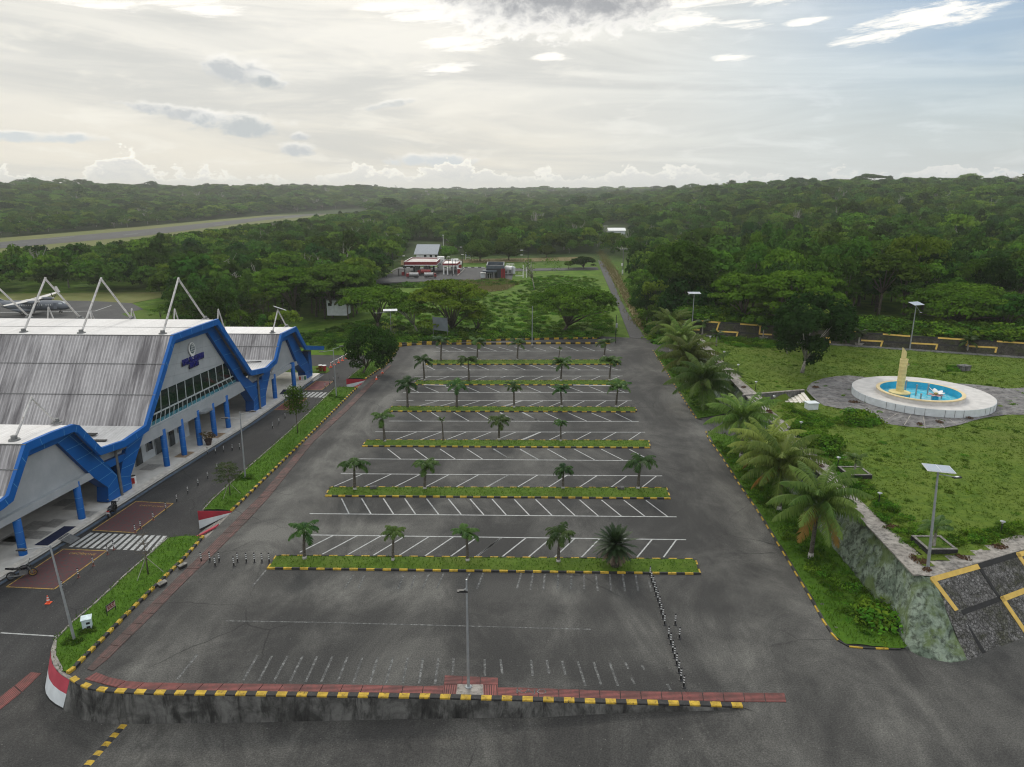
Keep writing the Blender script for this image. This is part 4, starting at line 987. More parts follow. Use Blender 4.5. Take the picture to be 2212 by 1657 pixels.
# roof masts
def mast(f, b, ap, zf, zb=None, r=.135, panel=False):
    A_ = P(f[0], f[1], zf); B_ = P(b[0], b[1], zf if zb is None else zb); uu = (B_ - A_); uu.z = 0; uu.normalize()
    T_ = VP_(ap[0], ap[1], A_, (uu.x, uu.y)); m = MB(); m.tube([A_, T_ + (T_ - A_).normalized() * .2], r, 10); m.tube([B_, T_], r, 10)
    o = m.build('mast', M['mast'], term); m = MB()
    for q in (A_, B_): m = MB(); m.lathe([(.55, -.05), (.5, .1), (.3, .12), (.28, .45)], 12, q); m.build('mast_foot', M['galv_dark'], o)
    if panel: m = MB(); m.box(T_ + Vector((.4, 0, .3)), (2.2, 1.2, .1), .5, tilt=Matrix.Rotation(.4, 3, 'Y')); m.build('solar_panel', M['galv'], o)
M['mast'] = mat_plain('white_mast_with_rust', (.50, .49, .47), .55, .2, 1.5, dirt=(.14, .085, .06, .8))
ztop = OP[12].z + .05
mast(B1(205, 708), B1(695, 590), B1(390, 248), ztop); mast(B1(703, 716), B1(1140, 599), B1(872, 250), ztop); mast(B1(1407, 722), B1(1776, 598), B1(1541, 250), ztop); mast(B1(-250, 700), B1(252, 580), B1(-95, 250), ztop)
mast(B1(125, 1640), B1(490, 1490), B1(272, 1280), OP[5].z + .05, r=.12); mast(B3(410, 715), B3(532, 664), B3(456, 518), OP[19].z + .05, r=.12, panel=True)
for f, b, ap in [((380, 584), (500, 588), (417, 492)), ((790, 590), (850, 592), (775, 505)), ((1105, 592), (1205, 594), (1137, 503)), ((1478, 598), (1570, 600), (1508, 508)), ((1860, 605), (1968, 662), (1885, 510))]:
    A_ = P(*B1(*f), 10); A_ = A_ * 1.0; q = VP_(*B1(*f), OP[14] + UB * 9, (-1, .035)); q2 = VP_(*B1(*b), OP[14] + UB * 11, (-1, .035)); t = VP_(*B1(*ap), OP[14] + UB * 10, (-1, .035))
    m = MB(); q.z -= 3; q2.z -= 3; m.tube([q, t], .11, 8); m.tube([q2, t], .11, 8); m.build('mast', M['mast'], term)
# name sign and emblem
def text_on(body, a, b, size_to, parent, mt, ext=.06, h=None):
    p, q = onC(a) + NO * .22, onC(b) + NO * .22
    c = bpy.data.curves.new('lettering', 'FONT'); c.body = body; c.extrude = ext; c.size = 1; c.materials.append(mt); c.offset = .012
    o = bpy.data.objects.new('lettering', c); COL.objects.link(o)
    bpy.context.view_layer.update(); w = o.dimensions.x
    X = UB; Z = NO; Y = Vector((0, 0, 1)); s = (q - p).dot(UB) / w
    Mx = Matrix((X, Y, Z)).transposed().to_4x4(); 
    me = bpy.data.meshes.new_from_object(o); me.transform(Matrix.Translation(p - root_of(parent).location) @ Mx @ Matrix.Diagonal((s, h if h else s, 1, 1))); bpy.data.objects.remove(o)
    o = bpy.data.objects.new('lettering', me); COL.objects.link(o); me.materials.clear(); me.materials.append(mt); o.parent = parent; KIDS.setdefault(parent.name, []).append(o); return o
M['sign_blue'] = mat_plain('sign_blue_letters', (.020, .022, .20), .4); M['sign_back'] = mat_plain('sign_dark_back', (.006, .007, .030), .5)
Q4 = lambda x, y: (x / 12.047 + 356.4, y / 12.047 + 734.5)
sgn = thing('name_sign', 'dark blue raised letters naming the airport on the grey main gable', 'sign', onC(Q4(650, 560)))
for pl in ([Q4(415, 600), Q4(978, 378), Q4(985, 465), Q4(420, 692)], [Q4(600, 660), Q4(850, 565), Q4(855, 655), Q4(605, 752)]):
    w = [onC(q) + NO * .12 for q in pl]; z0, z1 = (w[2].z + w[3].z) / 2, (w[0].z + w[1].z) / 2
    w[0].z = w[1].z = z1; w[2].z = w[3].z = z0
    m = MB(); m.prism(w, NO * .08); m.build('backing', M['sign_back'], sgn)
bpy.context.view_layer.update()
text_on('KAREL SADSUITUBUN', Q4(425, 672), Q4(975, 452), None, sgn, M['sign_blue'], h=1.18)
text_on('AIRPORT', Q4(612, 732), Q4(850, 640), None, sgn, M['sign_blue'], h=1.18)
up_ = Vector((0, 0, .55))
emb = thing('emblem', 'white oval emblem with a dark globe above the name sign', 'emblem', onC(Q4(682, 340)))
c = onC(Q4(682, 330)) + NO * .1 + up_
def oval(rx, rz, dz=0, drop=0.0, off=0.0, n=28):
    out = []
    for k in range(n):
        a = 2 * math.pi * k / n; z = math.sin(a) * rz + dz
        if drop and math.sin(a) < -.85: z -= drop * (-math.sin(a) - .85) / .15
        out.append(c + UB * math.cos(a) * rx + Vector((0, 0, z)) + NO * off)
    return out
m = MB(); m.prism(oval(.80, .95, 0, .5), NO * .14); m.build('plate', M['white'], emb)
m = MB(); m.prism(oval(.56, .72, .08, 0, .145), NO * .05); gl = m.build('globe', mat_plain('emblem_green', (.03, .07, .085), .4), emb)
m = MB()
for z in (-.35, -.02, .32, .6): m.box(c + Vector((0, 0, z + .05)) + NO * .21, (.03, 1.1 - abs(z - .1) * .7, .05), math.atan2(UB.y, UB.x) - R(90))
for s in (-.3, 0, .3): m.box(c + Vector((0, 0, .1)) + UB * s + NO * .21, (.03, .05, 1.3 - abs(s)), math.atan2(UB.y, UB.x) - R(90))
m.build('grid_lines', M['white'], gl)
# ramps and mats at the kerb
def floor_item(name, label, cat, q, z, mt, th=.03):
    w = px(q, z); m = MB(); m.prism(w, (0, 0, th)); o = m.build(name, M[mt] if isinstance(mt, str) else mt); tag(o, label, cat); return o
navy = mat_plain('navy_mat', (.008, .014, .05), .8)
floor_item('entrance_mat', 'dark navy mat on the terminal floor at the nearer crossing', 'mat', [B2(555, 876), B2(655, 878), B2(412, 1042), B2(298, 1038)], ZF + .015, navy)
floor_item('entrance_mat', 'dark navy mat on the terminal floor at the farther crossing', 'mat', [B3(505, 1205), B3(590, 1207), B3(540, 1245), B3(470, 1247)], ZF + .015, navy)
for q, lab in (([B2(500, 990), B2(585, 935), B2(690, 960), B2(605, 1012)], 'grey metal kerb ramp at the nearer crossing'), ([B3(550, 1228), B3(600, 1205), B3(640, 1225), B3(590, 1250)], 'grey metal kerb ramp at the farther crossing')):
    w = px(q, ZF); w = [Vector((p.x, p.y, z)) for p, z in zip(w, (ZF + .06, ZF + .06, ZR + .04, ZR + .04))]; m = MB(); m.prism(w, (0, 0, -.05))
    for k in range(1, 8):
        a, b = w[0].lerp(w[3], k / 8) + Vector((0, 0, .02)), w[1].lerp(w[2], k / 8) + Vector((0, 0, .02)); m.tube([a, b], .02, 4)
    tag(m.build('kerb_ramp', M['galv_dark']), lab, 'ramp', 'kerb ramps')
sheet('terminal_lawn', px([B3(515, 1055), B3(560, 1030), B3(640, 1003), B3(800, 1002), B3(890, 1015), B3(905, 1045), B3(880, 1062), B3(740, 1062), B3(520, 1058)], ZR + .06), M['turf'], None, 'small lawn with red bins at the far end of the terminal', skirt=.2)
# ------------------------------------------------------------------ raised terrace on the right
TL = [(1496, 727), (1560, 786), (1621, 845), (1726.5, 967.6), (1794, 1027.6), (1834, 1085), (1909, 1162), (1986.5, 1243)]
TLp = px(TL, ZT)
a, b = TLp[0], TLp[-1]
TLp = [a.lerp(b, k / 24) for k in range(25)]                      # one straight edge
tdir = (b - a).normalized(); tn = Vector((tdir.y, -tdir.x, 0)); tn = tn if tn.x < 0 else -tn   # towards the car park
nb = P(1869, 1278.5, 0); dist = (nb - a).dot(tn)
BLp = [Vector((p.x + tn.x * dist, p.y + tn.y * dist, -.02)) for p in TLp]
BLp = BLp[:-3] + [P(1919, 1338, -.02), P(1938, 1370, -.02), P(1953, 1399, -.02)]
F1, F2 = P(2015, 1246, ZT), P(2212, 1187, ZT); fdir = (F2 - F1).normalized()
F3 = F1 + fdir * 60
fb0 = [P(*q, -.02) for q in [(1953, 1399), (1985, 1417.7), (2020, 1427), (2056, 1432.5), (2090, 1427)]]
WFAR = WA + wdir * 140
TPOLY = [TLp[0], TLp[-1], F1, F3, WFAR, WA]
SW0, SW1 = P(1606, 856, ZT), P(1738, 845, ZT)                     # low wall with the steps
sdir = (SW1 - SW0).normalized(); sn = Vector((sdir.y, -sdir.x, 0)); sn = sn if sn.y < 0 else -sn
def lawn_z(x, y):
    v = Vector((x, y, 0)); s = (v - SW0).dot(sn); e = (v - SW0).dot(sdir); L = (SW1 - SW0).length
    if s < 0: return ZT
    k = max(0, 1 - s / 7) * max(0, min(1, (e - .5) / 2)) * max(0, min(1, (L + 1.5 - e) / 2.5)); k = k * k * (3 - 2 * k)
    return ZT - 1.25 * k
m = MB(); V = []; idx = {}; FQ = []; st = .9; rr = random.Random(4)
def lv(i, j):
    if (i, j) not in idx:
        x, y = 30 + i * st, 44 + j * st; idx[(i, j)] = len(V); V.append((x, y, lawn_z(x, y) + rr.gauss(.06, .035)))
    return idx[(i, j)]
ins = [TLp[0] - tn * 1.5, TLp[-1] - tn * 1.4 + Vector((0, .8, 0)), F1 + Vector((0, 1.6, 0)), F3 + Vector((0, 1.6, 0)), WFAR - wn * 1.6, WA - wn * 1.6]
for i in range(110):
    for j in range(125):
        if inside(ins, 30 + (i + .5) * st, 44 + (j + .5) * st): FQ.append((lv(i, j), lv(i + 1, j), lv(i + 1, j + 1), lv(i, j + 1)))
o = np_mesh('terrace_lawn', np.array(V), np.array(FQ), M['lawn'], smooth=True); tag(o, 'rough green lawn on the raised terrace around the fountain', kind='structure')
sheet('terrace_path', [p + Vector((0, 0, .03)) for p in [TLp[0], TLp[-1], F1, F3, F3 - Vector((0, -2.2, 0)), F1 + Vector((.3, 2.2, 0)), TLp[-1] - tn * 1.75 + Vector((0, 1.4, 0)), TLp[0] - tn * 1.75]], M['concrete'], None, 'cracked concrete walkway along the terrace edge')
sheet('terrace_path', [WA - wn * 2 + Vector((0, 0, .1)), WFAR - wn * 2 + Vector((0, 0, .1)), WFAR + Vector((0, 0, .1)), WA + Vector((0, 0, .1))], M['concrete_dark'], None, 'grey walkway at the foot of the rear terrace wall')
# mossy side wall, rounded corner and panelled front wall
w = thing('terrace_wall', 'sloping mossy stone wall below the coconut palms, ending in a rounded corner', 'wall', TLp[-1])
m = MB(); n = len(TLp)
rr = random.Random(9)
def lump(p, q, k=7):
    return [p.lerp(q, i / k) + Vector((rr.gauss(0, .05), rr.gauss(0, .05), 0)) * (1 if 0 < i < k else 0) for i in range(k + 1)]
full_t = [p for p in TLp] + [P(1998, 1246, ZT), P(2008, 1247, ZT), F1]; full_b = BLp + fb0[1:4]
def rsl(p, n):
    d = [0]
    for a_, b_ in zip(p, p[1:]): d.append(d[-1] + (b_ - a_).length)
    out = []
    for i in range(n + 1):
        s = d[-1] * i / n; k = 0
        while k < len(p) - 2 and d[k + 1] < s: k += 1
        out.append(p[k].lerp(p[k + 1], (s - d[k]) / max(1e-9, d[k + 1] - d[k])))
    return out
t1, b1 = rsl(TLp, 70), rsl(BLp, 70); t2 = [TLp[-1], P(1998, 1246, ZT), F1]; t2, b2 = rsl(t2, 16), rsl([BLp[-1]] + fb0[1:], 16)
cols = [lump(p, q) for p, q in zip(t1, b1)] + [lump(p, q) for p, q in zip(t2, b2)][1:]
for c0, c1 in zip(cols, cols[1:]):
    for i in range(7): m.poly([c0[i], c0[i + 1], c1[i + 1], c1[i]])
m.build('wall_face', M['mossy'], w, smooth=True)
m = MB(); kerb(m, TLp, .5, .06, 2.0, -1, alt=False); kerb(m, [TLp[-1], P(1998, 1246, ZT), F1, F3], .5, .05, 2.0, 1, alt=False); m.build('coping', M['concrete'], w)
w = thing('terrace_wall', 'dark rubble wall with yellow and black painted bands at the right edge', 'wall', F1)
A0, B0 = F1, fb0[-1]; B1_ = P(2126.5, 1408, 0); pn = fdir.cross(P(2140, 1404, 0) - F1).normalized(); pn = pn if pn.y < 0 else -pn
def onF(q, off=.0): return PL(q[0], q[1], F1 + pn * off, pn)
base_pts = [P(*q, -.02) for q in [(2088, 1427.5), (2113, 1420), (2126.5, 1408.5), (2165, 1396), (2212, 1379)]]
base_pts += [base_pts[-1] + fdir * 40]
tt = rsl([F1, F3], 40); bb = rsl(base_pts, 40); m = MB()
for i in range(40): m.poly([tt[i], bb[i], bb[i + 1], tt[i + 1]])
m.build('wall_face', M['rubble'], w)
def band(pts, wd, mt, mb, fn, off):
    for a_, b_ in zip(pts, pts[1:]):
        p, q = fn(a_, off), fn(b_, off); d = (q - p).normalized(); nrm = (fn((0, 0), off + .1) - fn((0, 0), off)).normalized() if False else None
        mb.append((p, q, wd))
def bands(name, fn, plane_n, segs, mt, w, off):
    m = MB()
    for a_, b_, wd in segs:
        p, q = fn(a_, off), fn(b_, off); d = (q - p).normalized(); s = plane_n.cross(d) * wd / 2
        m.prism([p - s - d * wd / 2, q - s + d * wd / 2, q + s + d * wd / 2, p + s - d * wd / 2], -plane_n * .12)
    m.build(name, M[mt], w)
bands('yellow_band', onF, pn, [(E8(1070, 845), E8(1620, 690), .42), (E8(1070, 860), E8(1370, 1260), .42), (E6(1690, 935), E6(1990, 820), .42), (E6(1690, 940), E6(1895, 1240), .42), (E8(2150, 535), E8(2400, 470), .42), (E8(2150, 545), E8(2300, 760), .42)], 'stripe_yellow', w, .06)
bands('black_band', onF, pn, [(E8(1635, 685), E8(2120, 535), .40), (E8(1395, 1285), E8(1915, 1095), .36), (E8(1650, 700), E8(1900, 1080), .30), (E6(1280, 1085), E6(1505, 1440), .36)], 'stripe_black', w, .045)
# rear wall behind the terrace
w = thing('rear_wall', 'long dark wall with stepped yellow and black bands behind the terrace lawn', 'wall', WA)
rup = (wn * .42 + Vector((0, 0, 1))).normalized(); rn = wdir.cross(rup).normalized(); rn = rn if rn.y < 0 else -rn
def onR(q, off=0.0): return PL(q[0], q[1], WA + rn * off, rn)
tp = onR((2000, 727.7)); rh = (tp.z - ZT) / rup.z
WL, WR = WA - wdir * 3.2, WA + wdir * 75
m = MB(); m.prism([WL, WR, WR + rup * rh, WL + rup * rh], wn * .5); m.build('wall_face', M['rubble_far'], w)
sg = [(D5(858, 1046), D5(1034, 1058)), (D5(1218, 1072), D5(1395, 1085)), (D6(668, 381), D6(752, 386)), (D6(1000, 404), D6(1222, 421)), (D6(1476, 436), D6(1722, 452)), (D6(1985, 466), D6(2240, 482))]
md = [(D5(690, 1112), D5(855, 1122)), (D5(1008, 1134), D5(1190, 1144)), (D5(1385, 1158), D5(1480, 1163)), (D6(405, 432), D6(545, 438)), (D6(812, 457), D6(990, 466)), (D6(1235, 481), D6(1463, 493)), (D6(1735, 507), D6(1976, 520))]
vt = [(D5(1030, 1060), D5(1006, 1132)), (D5(1385, 1090), D5(1378, 1156)), (D5(1190, 1146), D5(1180, 1178)), (D6(543, 440), D6(534, 484)), (D6(988, 468), D6(976, 505)), (D6(1462, 495), D6(1452, 530)), (D6(1975, 522), D6(1966, 556)), (D6(1722, 452), D6(1716, 500))]
bands('yellow_band', onR, rn, [(a_, b_, .30) for a_, b_ in sg + md + vt], 'stripe_yellow', w, .06)
bk = [(D5(720, 1036), D5(850, 1045)), (D5(1040, 1059), D5(1212, 1071)), (D5(1400, 1086), D5(1600, 1098)), (D6(760, 388), D6(995, 403)), (D6(1230, 422), D6(1470, 436)), (D6(1728, 454), D6(1980, 466)), (D5(862, 1124), D5(1003, 1133)), (D5(1195, 1145), D5(1380, 1158)), (D6(550, 439), D6(806, 456)), (D6(996, 467), D6(1228, 481)), (D6(1470, 494), D6(1728, 507))]
bands('black_band', onR, rn, [(a_, b_, .30) for a_, b_ in bk], 'stripe_black', w, .045)
# bank of earth above it
m = MB(); k = 30; rr = random.Random(3); rowsP = []
for i in range(k + 1):
    p = WL.lerp(WR, i / k) + rup * rh; rowsP.append([p + wn * .3 - Vector((0, 0, .05)), p + wn * 3 + Vector((0, 0, .1 + rr.random() * .3)), p + wn * 8 + Vector((0, 0, .2 + rr.random() * .3)), p + wn * 16 + Vector((0, 0, -.5))])
for r0, r1 in zip(rowsP, rowsP[1:]):
    for i in range(3): m.poly([r0[i], r1[i], r1[i + 1], r0[i + 1]])
tag(m.build('bank', M['meadow'], smooth=True), 'green bank above the rear terrace wall', kind='structure')

# grass strip with the coconut palms
def lumpy_strip(name, label, lk, rk, mat, z=.08, seed=1, n=80, nv=10):
    l, r = rsl(lk, n), rsl(rk, n); rs_ = np.random.RandomState(seed); V = []
    for i in range(n + 1):
        for j in range(nv):
            f = j / (nv - 1); q = l[i].lerp(r[i], f); V.append((q.x, q.y, z + .18 * f + rs_.normal(0, .05)))
    i = (np.arange(n)[:, None] * nv + np.arange(nv - 1)[None]).ravel()
    o = np_mesh(name, np.array(V), np.stack([i, i + nv, i + nv + 1, i + 1], -1), mat, smooth=True); tag(o, label, kind='structure')
    for k in range(n): GRASS_BEDS.append(([np.array(l[k]), np.array(r[k]), np.array(r[k + 1]), np.array(l[k + 1])], .12, 14, .26))
kl = px([(1526, 932), (1545, 966), (1560.6, 987.5), (1603, 1054), (1637.5, 1103.6), (1700, 1205), (1750, 1288), (1778, 1338), (1800, 1372), (1820, 1392), (1945, 1402)], .02)
near_b = [p for p in BLp if p.y < kl[0].y]; near_b = near_b + [P(1958, 1403, -.02)]
lumpy_strip('palm_strip', 'green weedy strip under the nearer coconut palms', [k + Vector((.12, 0, 0)) for k in kl], near_b, M['turf_strip'])
kf = px([(1411, 757), (1440, 802), (1478, 863), (1506, 905)], .02); far_b = [p for p in BLp if kf[-1].y < p.y < kf[0].y + 2]
lumpy_strip('palm_strip', 'green strip under the farther coconut palms', [k + Vector((.12, 0, 0)) for k in kf], far_b, M['turf_strip'], seed=2, n=40)

# low wall and steps up to the plaza
w = thing('low_wall', 'low grey concrete wall beside the steps on the terrace', 'wall', SW0); m = MB()
m.prism([SW0 + Vector((0, 0, .15)), SW1 + Vector((0, 0, .15)), SW1 + Vector((0, 0, -1.5)), SW0 + Vector((0, 0, -1.5))], -sn * .35); m.build('wall_face', M['concrete_dark'], w)
m = MB(); m.box((SW0 + SW1) / 2 - sn * .17 + Vector((0, 0, .19)), ((SW1 - SW0).length, .45, .08), math.atan2(sdir.y, sdir.x)); m.build('coping', M['concrete'], w)
s = thing('stairs', 'short pale steps between the low wall and the square pillar', 'stairs', P(1720, 860, ZT - .5)); m = MB()
a0, a1 = P(1737, 847, ZT), P(1757, 872, ZT)
for i in range(6):
    o = -sdir * (.55 * i); z = ZT - .06 - .2 * i
    m.prism([Vector(((a0 + o).x, (a0 + o).y, z)), Vector(((a1 + o).x, (a1 + o).y, z)), Vector(((a1 + o - sdir * .55).x, (a1 + o - sdir * .55).y, z)), Vector(((a0 + o - sdir * .55).x, (a0 + o - sdir * .55).y, z))], (0, 0, -.4))
m.build('steps', M['floor_edge'], s)
b = P(1752, 884, ZT); m = MB(); m.box(b + Vector((0, 0, .3)), (1.5, 1.1, 1.3), .1); m.box(b + Vector((0, 0, 1.0)), (1.7, 1.3, .12), .1); tag(m.build('stair_pillar', M['white_wall'], bevel=.02), 'whitewashed square pillar at the foot of the terrace steps', 'pillar')
# plaza
pl = [D6(*q) for q in [(330, 895), (345, 860), (380, 825), (480, 790), (590, 772), (700, 766), (860, 782), (1000, 800), (1200, 812), (1400, 826), (1600, 832), (1800, 846), (1950, 864), (2080, 880), (2212, 872), (2500, 880), (2500, 1120), (2212, 1106), (2080, 1104), (1950, 1120), (1860, 1135), (1760, 1160), (1660, 1192), (1560, 1212), (1470, 1220), (1360, 1220), (1200, 1208), (1060, 1190), (950, 1165), (860, 1135), (740, 1085), (640, 1055), (560, 1040), (480, 1025), (420, 985)]]
M['plaza'] = mat_stone('plaza_paving', (.135, .13, .13), (.215, .21, .205), (.055, .052, .052), .6)
sheet('plaza', px(pl, ZT), M['plaza'], ZT + .12, 'weathered grey paved circle around the fountain')
FC = P(*D6(1318, 958), ZT + .18); FR = 545 / 4 * mpp(FC); BC = P(*D6(1308, 925), ZT + 1.2); BR = 337 / 4 * mpp(BC)
FC2 = Vector((BC.x, BC.y, ZT + .15)); FC2 = (FC + FC2) / 2
m = MB()
for k in range(40):
    a = 2 * math.pi * k / 40; d = Vector((math.cos(a), math.sin(a), 0)); n = Vector((-d.y, d.x, 0)) * .06; p, q = FC + d * (FR + .1), FC + d * (FR + 11.0)
    z = Vector((0, 0, -.045)); q2 = proj(q)
    if inside([tuple(c) for c in pl], *proj(Vector((q.x, q.y, ZT + .18)))): m.poly([p - n + z, q - n + z, q + n + z, p + n + z])
    else:
        for t_ in (10, 9, 8, 7, 6, 5, 4, 3, 2, 1):
            q = FC + d * (FR + t_)
            if inside([tuple(c) for c in pl], *proj(q)): m.poly([p - n + z, q - n + z, q + n + z, p + n + z]); break
tag(m.build('plaza_joints', M['concrete']), 'pale radial lines in the plaza paving', kind='structure')
f = thing('fountain', 'round white fountain with a pale blue basin and a yellow rim', 'fountain', FC)
ph = 1.0; cx, cy = FC.x, FC.y; c0 = Vector((cx, cy, ZT + .15))
M['white_tile'] = mat_plain('white_tiles', (.52, .50, .475), .6, .14, 1.0); M['white_rim'] = mat_plain('white_rim_blocks', (.56, .60, .62), .6, .12, 1.3)
m = MB(); m.lathe([(FR, 0), (FR, ph), (FR - .1, ph + .03)], 72, c0, cap=False); m.build('platform_rim', M['white_rim'], f)
m = MB()
for k in range(48):
    a = 2 * math.pi * (k + .5) / 48
    if random.Random(k).random() < .55: m.box(c0 + Vector((math.cos(a) * (FR + .003), math.sin(a) * (FR + .003), ph / 2)), (.02, .05, ph), a)
m.build('rim_joints', M['galv_dark'], f)
bc = Vector((BC.x, BC.y, c0.z + ph))
m = MB()
for k in range(72):
    a0_, a1_ = 2 * math.pi * k / 72, 2 * math.pi * (k + 1) / 72; o4 = []
    for a, cc, rr2 in ((a0_, c0, FR - .05), (a1_, c0, FR - .05), (a1_, bc, BR - .1), (a0_, bc, BR - .1)): o4.append(Vector((cc.x + math.cos(a) * rr2, cc.y + math.sin(a) * rr2, c0.z + ph + .035)))
    m.poly(o4)
m.build('platform', M['white_tile'], f)
m = MB(); m.lathe([(BR, .03), (BR, .55), (BR - .02, .6)], 64, bc, cap=False); m.build('basin_wall', M['white_tile'], f)
m = MB(); m.lathe([(BR + .06, .55), (BR + .06, .68), (BR - .45, .68), (BR - .45, .5)], 64, bc, cap=False); m.build('rim', mat_plain('cream_rim', (.62, .50, .28), .6, .12, 2), f)
M['basin_blue'] = mat_plain('basin_blue', (.02, .34, .53), .5, .2, .8, dirt=(.30, .50, .58, .25))
m = MB(); m.lathe([(BR - .45, .66), (BR - .5, -.45), (.01, -.46)], 64, bc); ob = m.build('basin', M['basin_blue'], f)
def mat_water():
    t = NT('shallow_pool_water'); p = t.pos(); n1 = t.ramp(t.noise(p, 1.3, 6, .65, 1), .38, .66)
    return t.bsdf(t.mix(n1, (.05, .42, .55), (.28, .58, .64)), .08, bump=t.noise(p, 4, 3), bstr=.15, bdist=.02, spec=.5)
m = MB(); m.poly([bc + Vector((math.cos(2 * math.pi * k / 64) * (BR - .5), math.sin(2 * math.pi * k / 64) * (BR - .5), -.36)) for k in range(64)]); m.build('water', mat_water(), f)
m = MB()
for q in [(1185, 895), (1275, 935), (1375, 930), (1220, 955), (1318, 965), (1415, 968), (1497, 960), (1140, 930)]:
    p = P(*D6(*q), bc.z - .36); 
    m2 = MB(); h = 1.5 if q[1] < 936 else .7; m2.tube([p, p + Vector((0, 0, h))], .10, 10); m2.lathe([(.14, 0), (.14, .16)], 10, p + Vector((0, 0, h))); m2.build('nozzle', M['galv'], f)
# bamboo column on its own base
bb_ = P(*D6(1136, 906), bc.z + .55); tz = height_at(bb_, D6(0, 528)[1])
M['bamboo'] = mat_plain('pale_yellow_column', (.60, .51, .23), .6, .16, 1.2)
t = thing('bamboo_column', 'tall pale yellow bamboo shaped column standing in the basin', 'monument', Vector((bb_.x, bb_.y, bc.z - .4)))
m = MB(); m.lathe([(1.30, -.95), (1.30, -.05)], 32, bb_); m.build('pedestal', M['basin_blue'], t, smooth=False)
m = MB(); m.lathe([(1.42, -.05), (1.42, .10), (1.2, .16), (1.0, .22)], 32, bb_); m.build('collar', M['bamboo'], t)
m = MB(); pr = []; hh = tz - 1.8; rr_ = .53
for k in range(9):
    z = .2 + hh * k / 8.0 * .92; pr += [(rr_ * (1.0 - .0 * k), z), (rr_ * .985, z + .02), (rr_ * .985, z + hh / 8 * .92 - .1), (rr_ * 1.012, z + hh / 8 * .92 - .05)]
m.lathe([(1.0, .18)] + pr + [(rr_ * .95, .2 + hh * .97), (rr_ * .62, .2 + hh * 1.02)], 28, bb_); m.build('shaft', M['bamboo'], t, smooth=True)
# slanted top tube and side stub
m = MB(); n = 20; top = bb_ + Vector((-.12, 0, hh - .2)); vs = []
for z, sl in ((0, 0), (1.75, .42)):
    for j in range(n):
        a = 2 * math.pi * j / n; vs.append(top + Vector((math.cos(a) * .33, math.sin(a) * .33, z - math.cos(a) * sl)))
m.add(vs, [(j, (j + 1) % n, n + (j + 1) % n, n + j) for j in range(n)] + [tuple(range(n, 2 * n))]); m.build('slanted_top', M['bamboo'], t, smooth=False)
m = MB(); sp = bb_ + Vector((.22, -.28, hh - .6)); dr = Vector((.55, -.55, .75)).normalized(); m.tube([sp, sp + dr * .42], [.22, .22], 14, caps=False)
sb_ = m.build('spout', M['bamboo'], t); m = MB(); m.tube([sp + dr * .3, sp + dr * .40], [.17, .17], 14); m.build('spout_opening', M['black'], sb_)
# lotus sculpture
lp = P(*D6(1448, 935), bc.z + .25); t = thing('lotus_sculpture', 'white and pink lotus flower sculpture on a blue stem in the basin', 'sculpture', Vector((lp.x, lp.y, bc.z - .4)))
m = MB(); m.lathe([(.42, -.62), (.42, 0), (.5, .06)], 20, lp); m.build('stem', M['basin_blue'], t)
def petal(mb, a, L, W, up, z, th=.05):
    d = Vector((math.cos(a), math.sin(a), 0)); s = Vector((-d.y, d.x, 0)); k = 8; t_, b_ = [], []
    for i in range(k + 1):
        f_ = i / k; wv = W * math.sin(math.pi * min(.97, max(.06, f_))) ** .7; c = lp + d * (f_ * L * math.cos(up)) + Vector((0, 0, z + f_ * L * math.sin(up)))
        t_.append((c - s * wv, c + s * wv))
    for (p, q), (p2, q2) in zip(t_, t_[1:]):
        mb.poly([p, q, q2, p2]); e = Vector((0, 0, -th)); mb.poly([p2 + e, q2 + e, q + e, p + e]); mb.poly([p, p2, p2 + e, p + e]); mb.poly([q2, q, q + e, q2 + e])
for a, L, W, up in ((R(150), 1.25, .30, .75), (R(20), 1.25, .40, .30), (R(75), 1.1, .36, .55), (R(-25), 1.15, .36, .22), (R(110), .8, .22, .8)):
    m = MB(); petal(m, a, L, W, up, .28); m.build('petal', M['white'], t)
for k in range(7):
    m = MB(); petal(m, k * 2 * math.pi / 7 + .2, 1.15, .24, .05, .12); m.build('petal', mat_plain('pink_petal', (.52, .30, .30), .6), t)
m = MB(); m.lathe([(.22, .2), (.3, .42), (.02, .5)], 14, lp); m.build('seed_head', mat_plain('seed_head', (.35, .30, .08), .6), t)

# planters with small palms are added with the plants; small stone block on the lawn
b = P(*D6(1688, 720), ZT); m = MB(); m.box(b + Vector((0, 0, .4)), (1.7, 1.2, .9), .25); m.box(b + Vector((0, 0, .92)), (1.9, 1.4, .12), .25); tag(m.build('stone_block', M['concrete_dark'], bevel=.03), 'dark concrete block lying in the far terrace lawn', 'concrete block')
for q, lab in ((A2(712, 1310), 'small stone block on the left half of the fifth grass island'), (A4(1525, 815), 'small stone block on the right end of the fifth grass island')):
    b = P(*q, .2); m = MB(); m.box(b + Vector((0, 0, .18)), (.75, .5, .36), .1); tag(m.build('stone_block', M['concrete_dark'], bevel=.03), lab.replace('fifth grass island', 'grass island behind the cycad island'), 'concrete block', 'stone blocks on the islands')
